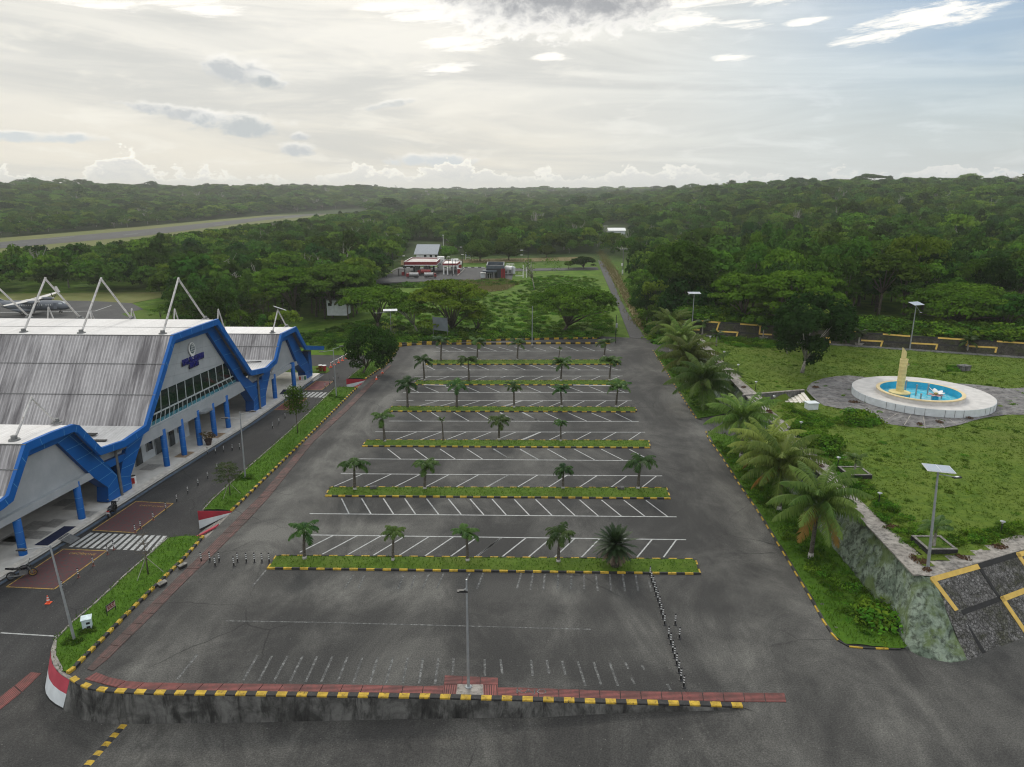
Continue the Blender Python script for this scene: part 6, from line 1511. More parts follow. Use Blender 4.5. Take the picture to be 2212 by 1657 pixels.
# where the photograph shows open ground (frame polygons)
CLEAR = [[(-200, 560), (0, 546), (222, 529), (410, 502), (581, 480.5), (640, 474), (742, 462), (790, 455), (790, 449), (700, 454), (564, 464.5), (307, 489), (0, 514), (-200, 530)],
         [(-300, 633), (352, 632), (352, 645), (312, 670), (335, 705), (420, 740), (-300, 800)],
         [(838, 604), (842, 588), (864, 562), (888, 520), (960, 522), (985, 552), (1300, 548), (1304, 600), (1120, 604), (1118, 630), (955, 645), (930, 636), (845, 610)],
         [(1361, 735), (1296, 573), (1280, 537), (1292, 533), (1318, 568), (1350, 620), (1402, 735)],
         [(1336, 534), (1354, 534), (1354, 596), (1335, 596)],
         [(1304, 503), (1360, 503), (1360, 485), (1304, 485)]]
FIELD = [(420, 745), (400, 708), (560, 690), (690, 690), (770, 690), (800, 640), (845, 606), (1110, 596), (1292, 592), (1380, 740), (860, 748)]
SCRUB = [(1382, 720), (1345, 620), (1303, 545), (1420, 560), (1560, 600), (1680, 560), (1800, 530), (1560, 480), (1320, 500), (1330, 560)]
rng = np.random.RandomState(11); cand = []
def area(r0, r1, sp, azl=41):
    x = np.arange(-r1 * .8, r1 * .8, sp); y = np.arange(60, r1, sp); X, Y = np.meshgrid(x, y); X = X.ravel() + rng.uniform(-.48, .48, X.size) * sp; Y = Y.ravel() + rng.uniform(-.48, .48, Y.size) * sp
    r = np.hypot(X, Y); az = np.degrees(np.arctan2(X, Y)); k = (r >= r0) & (r < r1) & (np.abs(az) < azl); return X[k], Y[k]
for r0, r1, sp in ((165, 330, 5.2), (330, 620, 6.2), (620, 1100, 8.6), (1100, 2000, 13.0), (2000, 4200, 22)):
    X, Y = area(r0, r1, sp); Z = terrain_z(X, Y)
    s_ = (X - WA.x) * wn.x + (Y - WA.y) * wn.y; e_ = (X - WA.x) * wdir.x + (Y - WA.y) * wdir.y
    for x, y, z, s1, e1 in zip(X, Y, Z, s_, e_):
        h = rng.choice([rng.uniform(.55, .85), rng.uniform(.8, 1.2), rng.uniform(1.05, 1.5)], p=[.3, .5, .2]) * (1.0 if r0 < 1000 else 1.25); 
        if e1 > -6 and s1 < 9: continue
        if rng.rand() < .04: h *= 1.35
        w_ = h * rng.uniform(.66, 1.08) * (sp / 6.2 if sp > 8 else 1) ** .75
        if sp > 8: h *= (sp / 6.2) ** .12
        b = proj((x, y, z)); tpx = proj((x, y, z + 8.6 * h)); md_ = ((b[0] + tpx[0]) / 2, (b[1] + tpx[1]) / 2)
        if inside(FIELD, *b): continue
        if y < 165 and x < 60: continue
        bad = False
        wpx = 4.5 * w_ / mpp((x, y, z))
        for pl_ in CLEAR:
            for q in [(b[0] + (tpx[0] - b[0]) * fy + wpx * fx, b[1] + (tpx[1] - b[1]) * fy) for fy, fx in ((0, 0), (.4, 0), (.5, -.9), (.5, .9), (.75, -1), (.75, 0), (.75, 1), (1, 0), (.98, -.5), (.98, .5))]:
                if inside(pl_, *q): bad = True; break
            if bad: break
        if bad: continue
        if inside(SCRUB, *b) and rng.rand() < .75: h *= .42; w_ *= .6
        cand.append((math.hypot(x, y), x, y, z, h, w_))
cand = [c for c in cand if -60 < proj((c[1], c[2], c[3] + 5))[0] < 2272]
cand.sort(key=lambda c: c[0]); NEAR, FARF = cand[:290], cand[290:]
for i, (r, x, y, z, h, w_) in enumerate(NEAR):
    k = rng.randint(len(PROTO)); sc_ = (w_, w_, h)
    if i < len(PROTO): k = i
    if i < len(PROTO): PROTO[k].location = (x, y, z - .3); PROTO[k].rotation_euler = (0, 0, rng.uniform(0, 6.28)); PROTO[k].scale = sc_
    else: dup(PROTO[k], (x, y, z - .3), rng.uniform(0, 6.28), sc_)
NF = len(FARF); A_ = np.array(FARF)
scatter('forest', np.stack([A_[:, 1], A_[:, 2], A_[:, 3] - .8], -1), np.stack([A_[:, 5], A_[:, 5], A_[:, 4]], -1), np.stack([np.zeros(NF), np.zeros(NF), rng.uniform(0, 6.28, NF)], -1), rng.choice(10, NF, p=[.19, .12, .13, .11, .06, .14, .14, .08, .015, .015]), kinds_col, 'endless green forest canopy reaching to the hazy ridges')
# one giant emergent tree on the right ridge
X_, Y_ = 1190 * math.sin(R(27.2)), 1190 * math.cos(R(27.2))
for px_, top, wd in ((1878, 377, 70),):
    q = ray(px_, 398); tt = 1150 / math.hypot(q[0], q[1]); x, y = q[0] * tt, q[1] * tt; z = float(terrain_z(np.array([x]), np.array([y]))[0]); hgt = height_at((x, y, z), top)
    V, Fq, T, m = forest_proto(300, 'umbrella', True); t = thing('giant_tree', 'giant spreading tree standing above the ridge on the right', 'tree', (x, y, z)); S_ = hgt / 9.6; Wd = wd * mpp((x, y, z)) / 10.4
    m.v = [(a * Wd, b * Wd, c * S_) for a, b, c in m.v]; m.build('trunk', M['bark'], t, local=True); np_mesh('crown', np.array(V) * np.array([Wd, Wd, S_]), Fq, LF['forest_dark'], t, T)

# ------------------------------------------------------------------ undergrowth, weeds and grass
shr_col = bpy.data.collections.new('shrub_kinds')
for i in range(5):
    r_ = np.random.RandomState(400 + i); cl = [((r_.uniform(-.7, .7), r_.uniform(-.7, .7), r_.uniform(.15, .7)), (r_.uniform(.35, .6), r_.uniform(.35, .6), r_.uniform(.3, .5))) for _ in range(6)]
    V, Fq, T = leaves(r_, cl, 95, .13, .4, low=-.3); o = np_mesh('shrub_kind_%d' % i, V, Fq, LF['shrub' if i < 3 else 'forest'], None, T); COL.objects.unlink(o); shr_col.objects.link(o)
pts, scl, ix = [], [], []
def sow(poly, z, n, s0, s1, kinds, zf=None):
    bx = [p[0] for p in poly]; by = [p[1] for p in poly]; W_ = [P(*p, z) for p in poly]; wx = [p.x for p in W_]; wy = [p.y for p in W_]; W2 = [(p.x, p.y) for p in W_]; k = 0; tr = 0
    while k < n and tr < n * 30:
        tr += 1; x, y = rng.uniform(min(wx), max(wx)), rng.uniform(min(wy), max(wy))
        if not inside(W2, x, y): continue
        zz = z if zf is None else float(zf(x, y)); s = rng.uniform(s0, s1); pts.append((x, y, zz - .1)); scl.append((s * rng.uniform(.9, 1.5), s * rng.uniform(.9, 1.5), s * rng.uniform(.6, 1.1))); ix.append(kinds[rng.randint(len(kinds))]); k += 1
tzf = lambda x, y: terrain_z(np.array([x]), np.array([y]))[0]
sow([(868, 741.5), (1050, 735.5), (1160, 732), (1290, 730), (1290, 722), (1160, 720), (1000, 716), (868, 724)], 0, 900, .7, 1.5, [0, 1, 3, 4, 4], tzf)
sow([(820, 735), (868, 741), (868, 700), (770, 690), (620, 715), (640, 738), (740, 744)], 0, 350, .5, 1.2, [0, 3, 4], tzf)
sow([(868, 722), (1000, 715), (1325, 715), (1290, 640), (1120, 628), (960, 645), (860, 650), (800, 690)], 0, 1300, .3, .95, [0, 1, 2], tzf)
sow([(1220, 690), (1330, 725), (1340, 728), (1284, 600), (1180, 596), (1120, 610)], 0, 800, .35, 1.0, [0, 1, 2], tzf)
sow([(838, 611), (1060, 607), (1110, 608), (1115, 616), (960, 625), (850, 618)], 0, 260, .6, 1.5, [0, 1, 3], tzf)
sow([(1415, 730), (1470, 715), (1500, 690), (1420, 600), (1362, 598), (1388, 670)], 1.5, 900, .9, 2.4, [0, 1, 2, 3], tzf)
sow([(1480, 689), (1600, 697), (1760, 708), (1900, 716), (2212, 738), (2212, 722), (1900, 700), (1600, 680), (1480, 672)], 7.0, 1500, .8, 2.2, [0, 1, 3, 4], lambda x, y: 7.0)
sow([(400, 745), (640, 738), (600, 700), (420, 700), (340, 690)], 0, 250, .6, 1.6, [0, 3, 4], tzf)
# terrace weeds: along the walkway, beside the plaza and loose in the lawn
wz = lambda x, y: lawn_z(x, y)
for poly, n, s0, s1 in (([(1690, 870), (1740, 890), (1800, 905), (1880, 905), (1870, 925), (1800, 915), (1760, 960), (1720, 945)], 230, .3, .7), ([(1740, 960), (1830, 1050), (1960, 1180), (2040, 1195), (2212, 1150), (2212, 1120), (2040, 1165), (1980, 1140), (1860, 1030), (1760, 930)], 460, .22, .62), ([(1755, 950), (1790, 955), (1800, 985), (1770, 980)], 40, .8, 1.6), ([(1830, 905), (1872, 898), (1885, 915), (1850, 920)], 60, .7, 1.3), ([(1540, 725), (1680, 738), (1690, 752), (1580, 750)], 120, .4, .9), ([(1500, 728), (1560, 740), (2212, 800), (2212, 1150), (2040, 1180), (1880, 1080), (1640, 860)], 420, .18, .42), ([(1940, 735), (2000, 745), (1990, 755), (1920, 750)], 40, .4, .8), ([(2050, 790), (2075, 795), (2070, 805), (2050, 803)], 30, .4, .8)):
    sow(poly, ZT, n, s0, s1, [0, 1, 2], wz)
sow([(1690, 1150), (1760, 1250), (1850, 1370), (1930, 1392), (1880, 1300), (1820, 1220), (1700, 1110)], .1, 150, .25, .6, [0, 1, 2])
sow([(1545, 955), (1640, 1090), (1700, 1120), (1660, 1040), (1590, 960)], .1, 110, .25, .6, [0, 1, 2])
sow([(1885, 1320), (1925, 1330), (1920, 1350), (1880, 1345)], .1, 26, .8, 1.4, [0, 1])
sow([(1420, 760), (1500, 880), (1540, 890), (1470, 790)], .1, 120, .3, .7, [0, 3])
for q in ((190, 1361), (160, 1384), (530, 1032), (727, 858)): sow([(q[0] - 14, q[1] - 3), (q[0] + 14, q[1] - 3), (q[0] + 14, q[1] + 6), (q[0] - 14, q[1] + 6)], .15, 14, .25, .45, [3, 4])
n = len(pts); scatter('undergrowth', pts, scl, np.stack([np.zeros(n), np.zeros(n), rng.uniform(0, 6.28, n)], -1), ix, shr_col, 'scrub, weeds and low bushes of field, bank and terrace')
# dead palm debris lying on the walkway
dcl = bpy.data.collections.new('debris_kinds'); r_ = np.random.RandomState(1); V, Fq, T = leaves(r_, [((r_.uniform(-.5, .5), r_.uniform(-.5, .5), .05), (.5, .4, .14)) for _ in range(5)], 70, .10, .3); o = np_mesh('debris_kind', V, Fq, LF['dead'], None, T); COL.objects.unlink(o); dcl.objects.link(o)
dp = [P(*q, ZT + .06) for q in [E8(500, 190), E8(800, 560), E8(960, 730), E8(1480, 590), E8(1940, 440), D7(280, 70), D7(440, 235), D6(400, 870), D6(880, 1110), D6(1300, 1190), D6(1480, 1175), D6(1735, 1133), D6(760, 1000), H5(790, 720), H5(900, 840), H5(1330, 1240), D6(20, 1085), H6(1200, 300), H6(1650, 750), E8(880, 620)]]
dp = [p + Vector((0, 0, .14)) if inside(pl, *proj(p)) else p for p in dp]
scatter('debris', [tuple(p) for p in dp], [(rng.uniform(.6, 1.3), rng.uniform(.5, .9), .9) for _ in dp], [(0, 0, rng.uniform(0, 6.28)) for _ in dp], [0] * len(dp), dcl, 'heaps of dead brown palm leaves on walkway and plaza')
# grass blades
GV, GT = [], []
def blades(p, n, h, tone0):
    a = rng.uniform(0, 6.28, n); d = np.stack([np.cos(a), np.sin(a), np.zeros(n)], 1); q = p + np.stack([rng.uniform(-.13, .13, n), rng.uniform(-.13, .13, n), np.zeros(n)], 1); hh = h * rng.uniform(.5, 1.3, n)[:, None]; w_ = .028 + h * .10
    ln = np.stack([rng.uniform(-.5, .5, n), rng.uniform(-.5, .5, n), np.ones(n)], 1)
    GV.append(np.stack([q - d * w_, q + d * w_, q + ln * hh], 1).reshape(-1, 3)); GT.append(np.clip(np.repeat(tone0 + rng.uniform(-.18, .25, n), 3), 0, 1))
for qd, z, dens, h in GRASS_BEDS:
    a_, b_, c_, d_ = [q[:2] for q in qd]; ar = .5 * abs((c_[0] - a_[0]) * (d_[1] - b_[1]) - (d_[0] - b_[0]) * (c_[1] - a_[1])); nt_ = rng.poisson(ar * dens); u, v = rng.rand(nt_, 1), rng.rand(nt_, 1)
    if nt_ == 0: continue
    p = (a_ * (1 - u) + b_ * u) * (1 - v) + (d_ * (1 - u) + c_ * u) * v
    zz = z + (.15 * np.sin(np.pi * (v if ar > 20 else .5 * np.ones_like(v)))); blades(np.concatenate([p, zz], 1), nt_, h, .4)
gv = np.concatenate(GV); k = len(gv) // 3; o = np_mesh('grass', gv, np.arange(3 * k).reshape(k, 3), LF['grassblade'], None, np.concatenate(GT)); tag(o, 'short green grass of the islands and strips', kind='stuff')
GV, GT = [], []
for pl2, n2_, hh2 in (([(955, 617), (1000, 607), (1090, 604), (1120, 612), (1085, 627), (1000, 634), (960, 640), (930, 634)], 5200, .75), ([(1293, 545), (1306, 575), (1316, 590), (1333, 618), (1352, 655), (1372, 695), (1400, 728), (1392, 690), (1372, 655), (1352, 622), (1338, 595), (1318, 566), (1300, 540)], 5200, .6), ([(866, 562), (1010, 560), (1280, 555), (1282, 562), (1000, 568), (866, 573)], 2500, .4)):
    w2 = [(p.x, p.y) for p in px(pl2, .03)]; ax = [p[0] for p in w2]; ay = [p[1] for p in w2]; X = rng.uniform(min(ax) - 2, max(ax) + 2, n2_ * 5); Y = rng.uniform(min(ay) - 3, max(ay) + 3, n2_ * 5); jx = rng.normal(0, 1.0, n2_ * 5); jy = rng.normal(0, 1.5, n2_ * 5)
    q2 = np.array([(x, y, .0) for x, y, a_, b_ in zip(X, Y, jx, jy) if inside(w2, x + a_, y + b_)][:n2_]); 
    for _ in range(3): blades(q2, len(q2), hh2, .5)
gv = np.concatenate(GV); k = len(gv) // 3; o = np_mesh('dry_grass', gv, np.arange(3 * k).reshape(k, 3), mat_leaf('dry_blade', (.11, .11, .04), (.27, .21, .11), .3, rand=False), None, np.concatenate(GT)); tag(o, 'tall dry grass of the field and road verge', kind='stuff')
GV, GT = [], []; lp_ = [(p.x, p.y) for p in ins]
N_ = 90000; X = rng.uniform(32, 118, N_); Y = rng.uniform(46, 152, N_); dn_ = .5 + .25 * np.sin(X * .35 + Y * .22) + .25 * np.sin(X * .8 - Y * .5 + 2) ; keep = rng.rand(N_) < np.clip(dn_ + .75, .7, 1)
pq = []
plw = [(p.x, p.y) for p in px(pl, ZT)]
for x, y, k_ in zip(X, Y, keep):
    if k_ and inside(lp_, x, y) and not inside(plw, x, y): 
        if abs(math.degrees(math.atan2(x, y))) < 38.5: pq.append((x, y, lawn_z(x, y) + .04))
pq = np.array(pq)
for i in range(4): blades(pq, len(pq), .13, (.42 + .2 * np.sin(pq[:, 0] * .21 + 1.3 * np.sin(pq[:, 1] * .17)) * np.cos(pq[:, 1] * .26) + .10 * np.sin(pq[:, 0] * .9 + pq[:, 1] * .7)))
gv = np.concatenate(GV); k = len(gv) // 3; o = np_mesh('lawn_grass', gv, np.arange(3 * k).reshape(k, 3), LF['lawnblade'], None, np.concatenate(GT)); tag(o, 'uncut grass of the terrace lawn', kind='stuff')
# ------------------------------------------------------------------ lamps
def vz(base, ytop): return base + Vector((0, 0, height_at(base, ytop)))
def street_lamp(bp, ytop, z, heads, label, group='street lamps', topx=None):
    b = P(bp[0], bp[1], z); t = thing('street_lamp', label, 'street lamp', b, group); tp = vz(b, ytop)
    if topx is not None: tp = tp + Vector(((topx - proj(tp)[0]) * mpp(tp), 0, 0))
    m = MB(); m.tube([b - Vector((0, 0, .1)), b.lerp(tp, .5), tp], [.11, .085, .06], 10); m.lathe([(.24, 0), (.24, .06), (.13, .1)], 10, b); m.build('pole', M['galv'], t, smooth=False)
    for hx, hy, up in heads:
        s = mpp(tp); k = Vector(((hx - proj(tp)[0]) * s, 0, 0)); e = tp + k; e.z += 0
        e = e + Vector((0, 0, height_at(Vector((e.x, e.y, b.z)), hy) - (tp.z - b.z))); a = tp - Vector((0, 0, up))
        m = MB(); m.tube([a, a.lerp(e, .85)], .035, 8); ar = m.build('arm', M['galv'], t); d = (e - a).normalized()
        m = MB(); yaw = math.atan2(d.y, d.x); m.box(e, (.75, .28, .09), yaw); m.box(e + Vector((0, 0, .06)), (.45, .22, .06), yaw); m.build('lamp_head', M['black'], t)
        m = MB(); m.box(e + Vector((0, 0, -.055)), (.45, .2, .02), yaw); m.build('lamp_lens', M['white'], t)
    return t
street_lamp((1012, 1484), 1252, .05, [(999, 1277, .6)], 'slim steel lamp post on the concrete footing at the front kerb')
street_lamp((161.5, 1384), 1178, .1, [(45, 1188, .1)], 'steel lamp post with one arm on the nearest grass strip', topx=108)
street_lamp((530, 1032), 890, .1, [(484, 903, .8), (546, 889, .3)], 'two armed steel lamp post on the middle grass strip in front of the terminal', topx=518)
street_lamp((727, 858), 753, .1, [(694, 760, .3), (738, 748, .1)], 'two armed steel lamp post at the far end of the middle grass strip', topx=719.5)
def solar_lamp(bp, ytop, z, label, pw, ph, tilt, yaw, arm, pitch=0.0, topx=None):
    b = P(bp[0], bp[1], z); t = thing('solar_lamp', label, 'solar street lamp', b, 'solar street lamps'); tp = vz(b, ytop)
    if topx is not None: tp = tp + Vector(((topx - proj(tp)[0]) * mpp(tp), 0, 0))
    m = MB(); m.tube([b, b.lerp(tp, .5), tp], [.13, .10, .07], 12); m.box(b + Vector((0, 0, .04)), (.5, .5, .08)); m.build('pole', M['galv'], t)
    Rm = Matrix.Rotation(tilt, 3, 'X') @ Matrix.Rotation(pitch, 3, 'Y'); m = MB(); m.box(tp + Vector((0, 0, .12)), (pw, ph, .06), yaw, tilt=Rm); pn = m.build('solar_panel', M['panel_frame'], t)
    m = MB(); Mz = Matrix.Rotation(yaw, 3, 'Z') @ Rm
    for sg in (-1, 1): m.box(tp + Vector((0, 0, .12)) + Mz @ Vector((sg * pw * .245, 0, .035)), (pw * .47, ph * .95, .01), yaw, tilt=Rm)
    m.build('cells', M['cells'], pn)
    e = tp + Vector((arm[0], arm[1], arm[2])); a = tp - Vector((0, 0, .35)); m = MB(); m.tube([a, e], .035, 8); m.build('arm', M['galv'], t)
    m = MB(); y2 = math.atan2(arm[1], arm[0]); m.box(e, (.7, .28, .09), y2); m.build('lamp_head', M['black'], t); m = MB(); m.box(e + Vector((0, 0, .05)), (.3, .2, .03), y2); m.build('lamp_lens', M['white'], t)
def mat_cells():
    t = NT('solar_cells'); p = t.pos(scale=(7, 7, 7), rot=.4); b = t.n('TexBrick'); t.set(b.inputs['Vector'], p); b.offset = 0; b.inputs['Color1'].default_value = (.30, .33, .38, 1); b.inputs['Color2'].default_value = (.33, .36, .40, 1); b.inputs['Mortar'].default_value = (.42, .44, .46, 1); b.inputs['Mortar Size'].default_value = .02; b.inputs['Brick Width'].default_value = 1; b.inputs['Row Height'].default_value = 1
    return t.bsdf(b.outputs[0], .2, spec=.6)
M['cells'] = mat_cells(); M['panel_frame'] = mat_plain('aluminium_frame', (.6, .62, .63), .4)
solar_lamp((2004, 1228), 1015, ZT + .05, 'large solar lamp with a tilted panel at the front corner of the terrace', 1.95, 2.0, R(-4), R(-18), (1.75, .3, -.75), topx=2027)
solar_lamp((1494, 719), 634, ZT + .1, 'solar lamp at the far left end of the terrace before the rear wall', 2.6, 1.5, R(8), 0, (-1.2, -.3, -.3))
solar_lamp((1965, 755), 657, ZT + .1, 'solar lamp in the middle of the rear terrace wall behind the fountain', 2.4, 1.6, R(14), R(20), (.9, -.3, -1.6))
solar_lamp((846, 740), 671, 0, 'solar lamp above the light green young tree behind the car park', 3.2, 1.8, R(6), R(10), (-3.4, 0, -.6))
b = P(1149.3, 748, .1); t = thing('pole', 'plain grey steel pole on the back kerb of the car park', 'pole', b); m = MB(); m.tube([b, vz(b, 662)], [.11, .07], 10); m.build('shaft', M['galv'], t); m = MB(); m.box(b + Vector((0, 0, .2)), (.5, .5, .4)); m.build('footing', M['concrete'], t)
b = P(1329.5, 742, .1); t = thing('pole', 'thin dark pole with a small box beside the start of the narrow road', 'pole', b); m = MB(); m.tube([b, vz(b, 681)], [.10, .07], 8); m.build('shaft', M['black'], t); m = MB(); m.box(vz(b, 703) + Vector((.1, -.1, 0)), (.4, .3, .9)); m.build('meter_box', M['galv'], t)
# garden lamps
GL = [((1809, 1010), 986, 'second garden lamp from the front corner of the terrace'), ((1898, 1085), 1063, 'garden lamp nearest the front corner of the terrace'), ((2161.5, 1151), 1124, 'garden lamp at the right above the banded front wall'), ((1729, 928.5), 910, 'third garden lamp from the front corner, among the shrubs'), ((1671, 872), 854, 'garden lamp in front of the low wall'), ((1632, 842), 823, 'garden lamp just behind the low wall'), ((1593.5, 806), 786, 'fifth garden lamp along the walkway'), ((1563, 779.5), 758, 'sixth garden lamp along the walkway'), ((1533, 748), 726, 'farthest garden lamp beside the small palm'), ((2022, 752), 736, 'garden lamp right of the solar lamp before the rear wall')]
g0 = None
for (bp, yt, lab) in GL:
    b = P(bp[0], bp[1], ZT + .1); h = height_at(b, yt)
    if g0 is None:
        g0 = thing('garden_lamp', lab, 'garden lamp', b, 'garden lamps on the terrace'); H0 = h
        m = MB(); m.tube([(0, 0, -.1), (0, 0, h - .35)], .05, 8); m.lathe([(.10, 0), (.06, .1)], 8, (0, 0, 0)); m.build('post', M['black'], g0, local=True)
        m = MB(); m.lathe([(.06, 0), (.16, .22), (.17, .24)], 6, (0, 0, h - .36)); m.build('lantern', M['lamp_glass'] if 'lamp_glass' in M else mat_plain('lantern_glass', (.45, .45, .43), .2), g0, local=True)
        m = MB(); m.lathe([(.25, 0), (.22, .04), (.02, .12)], 6, (0, 0, h - .12)); m.build('hood', M['galv'], g0, local=True)
    else: dup(g0, b, 0, (1, 1, h / H0), lab)

# ------------------------------------------------------------------ bollards
def bollard(base, h, brown, label, group):
    t = thing('bollard', label, 'bollard', base, group); r = .062; m = MB(); m.lathe([(.16, 0), (.15, .035), (r + .02, .06), (r, .09), (r, h * .40)], 12); m.build('base', M['bollard_brown' if brown else 'black'], t, local=True)
    m = MB(); z0 = h * .40; seg = h * .6 / 6
    for k in range(6):
        m.lathe([(r, z0 + seg * k), (r, z0 + seg * (k + 1))], 12, mi=(k + 1) % 2)
    m.lathe([(r, h), (r * .8, h + .03), (.005, h + .045)], 12, mi=0); m.build('post', [M['black'], M['white']], t, local=True); return t
BH = 1.02
G_ = 'striped bollards in the diagonal row'
proto_b = {}
def put_bollard(p, z, brown, label, group):
    b = P(p[0], p[1], z)
    if brown not in proto_b: proto_b[brown] = bollard(b, BH, brown, label, group); return
    dup(proto_b[brown], b, 0, 1, label, group)
NUM = ['first', 'second', 'third', 'fourth', 'fifth', 'sixth', 'seventh', 'eighth', 'ninth', 'tenth', 'eleventh', 'twelfth', 'thirteenth', 'fourteenth', 'fifteenth', 'sixteenth', 'seventeenth', 'eighteenth']
for i, q in enumerate([(1512, 660), (1523, 705), (1538, 745), (1550, 785), (1563, 830), (1578, 875), (1594, 925), (1607, 980), (1623, 1025), (1637, 1080), (1672, 1190), (1690, 1245), (1707, 1310), (1723, 1365), (1741, 1425), (1760, 1490), (1778, 1557), (1803, 1620)]):
    put_bollard(AB(*q), .0, False, NUM[i] + ' black and white bollard from the island in the long diagonal row', G_)
put_bollard(AB(1729, 1080), 0, False, 'lone black and white bollard right of the diagonal row, the farther one', G_); put_bollard(AB(1765, 1197), 0, False, 'lone black and white bollard right of the diagonal row, the nearer one', G_)
G_ = 'striped bollards left of the cycad island'
for i, q in enumerate([B2(1740, 1182), B2(1815, 1180), B2(1860, 1222), B2(1895, 1182), B2(2022, 1222), B2(2055, 1187), B2(2130, 1190), AA(40, 540), AA(105, 543), AA(167, 543)]):
    put_bollard(q, 0, False, NUM[i] + ' black and white bollard from the left in the short row beside the cycad island', G_)
G_ = 'bollards along the terminal drive'
for i, (q, br) in enumerate([((540, 1425), 0), ((680, 1318), 1), ((808, 1217), 1), ((932, 1120), 1), ((985, 1078), 1), ((1170, 932), 1), ((1217, 898), 1), ((1327, 822), 1), ((1435, 738), 0), ((1530, 662), 0), ((1625, 592), 0), ((1713, 522), 0), ((1797, 460), 0), ((1877, 388), 0)]):
    put_bollard(B2(*q), ZR, bool(br), NUM[i] + (' brown footed' if br else ' black footed') + ' bollard from the front along the drive between the red bays', G_)
for i, q in enumerate([C7(565, 1112), C7(660, 1107), C7(757, 1087), C7(857, 1070), C7(945, 1055)]): put_bollard(q, ZR, False, NUM[i] + ' bollard from the left in the short curve by the flower pot', 'bollards curving across the drive')
for i, q in enumerate([C7(1335, 805), C7(1410, 750), C7(1482, 692), C7(1550, 640)]): put_bollard(q, ZR, False, NUM[i] + ' bollard of four on the low divider beside the leafy young tree', 'bollards on the drive divider')
for i, q in enumerate([E5(1080, 960), E5(1190, 875), E5(1297, 797), E5(1408, 715)]): put_bollard(q, ZR, False, NUM[i] + ' bollard of four beside the farthest red bay', 'bollards by the farthest bay')

# ------------------------------------------------------------------ cones
def cone(label, base, group, h=.78):
    t = thing('traffic_cone', label, 'traffic cone', base, group); m = MB(); m.box((0, 0, .03), (.46, .46, .06)); m.build('base', M['orange'], t, local=True, bevel=.01)
    r = lambda z: .17 - .135 * z / h; m = MB()
    zs = [.06, .30, .42, .54, .64, h]
    for k, (a, b_) in enumerate(zip(zs, zs[1:])): m.lathe([(r(a), a), (r(b_), b_)], 14, mi=1 if k in (1, 3) else 0)
    m.build('body', [M['orange'], M['white']], t, local=True); return t
c0_ = cone('single orange traffic cone on the drive near the lamp post', P(105, 1303, ZR), 'traffic cones')
for q, lab in (((813, 819.5), 'orange cone on the red paving near the farther steps, the nearer one'), ((826, 806), 'orange cone on the red paving near the farther steps, the farther one')): dup(c0_, P(q[0], q[1], .06), .3, 1, lab)
chain = [(714.6, 793.5), (722.3, 788.3), (731.6, 784), (739.7, 779.2), (748, 774.3), (754, 770.2), (760, 765.3), (766.9, 761), (774.3, 757)]
tops_ = []
for i, q in enumerate(chain):
    b = P(q[0], q[1], ZR); dup(c0_, b, .2 * i, 1.25, NUM[i] + ' cone from the front in the chained line across the far drive', 'chained cones'); tops_.append(b + Vector((0, 0, 1.0)))
m = MB(); pth = []
for a, b_ in zip(tops_, tops_[1:]): pth += [a, a.lerp(b_, .5) - Vector((0, 0, .06))]
m.tube(pth + [tops_[-1]], .05, 6); tag(m.build('chain', M['white']), 'white plastic chain linking the row of cones', 'chain')

# ------------------------------------------------------------------ small furniture
b = P(190, 1358, .15); t = thing('utility_cabinet', 'pale blue-grey electric cabinet with two meter windows on the nearest grass strip', 'cabinet', b); yw = R(25)
h = height_at(b, 1336); m = MB(); m.box(b + Vector((0, 0, h / 2)), (.66, .56, h), yw); m.build('body', M['cab'] if 'cab' in M else mat_plain('pale_cabinet', (.46, .56, .58), .5), t, bevel=.015)
m = MB(); m.prism([b + Matrix.Rotation(yw, 3, 'Z') @ Vector(q) for q in ((-.39, -.34, h), (.39, -.34, h), (.39, .34, h + .08), (-.39, .34, h + .08))], (0, 0, .06)); m.build('lid', mat_plain('pale_lid', (.52, .62, .64), .5), t)
for z in (.30, .68):
    m = MB(); m.box(b + Matrix.Rotation(yw, 3, 'Z') @ Vector((.10, -.285, h * z)), (.26, .03, .18), yw); m.build('meter_window', M['black'], t)
b1, b2 = P(232, 1331, .15), P(250.5, 1318, .15); t = thing('notice_sign', 'small sign with faded red writing on two dark posts in the grass', 'sign', (b1 + b2) / 2); h1 = height_at(b1, 1309)
m = MB(); 
for q in (b1, b2): m.box(q + Vector((0, 0, h1 / 2)), (.07, .07, h1), .6)
m.build('post', M['black'], t); dd = (b2 - b1).normalized(); u0 = Vector((0, 0, 1)); m = MB(); lo, hi = .42 * h1, .97 * h1; nn_ = Vector((dd.y, -dd.x, 0)); 
m.prism([b1 + u0 * lo, b2 + u0 * lo, b2 + u0 * hi, b1 + u0 * hi], nn_ * .04); m.build('board', mat_plain('faded_sign_board', (.44, .33, .29), .7, .3, 5), t)
m = MB(); rr = random.Random(1); L_ = (b2 - b1).length
for r0 in range(3):
    x = .1
    while x < L_ - .2:
        w_ = rr.uniform(.10, .26); z = hi - (r0 + .75) * (hi - lo) / 3.6; m.prism([b1 + dd * x + u0 * z + nn_ * .045, b1 + dd * min(L_ - .06, x + w_) + u0 * z + nn_ * .045, b1 + dd * min(L_ - .06, x + w_) + u0 * (z + .11) + nn_ * .045, b1 + dd * x + u0 * (z + .11) + nn_ * .045], nn_ * .004); x += w_ + .07
m.build('lettering', mat_plain('faded_red_writing', (.17, .02, .02), .7), t)
m = MB(); 
for a, b_ in (((lo - .03), (lo + .03)), ((hi - .03), (hi + .03))): m.prism([b1 + u0 * a, b2 + u0 * a, b2 + u0 * b_, b1 + u0 * b_], nn_ * .06)
m.build('frame', M['black'], t)
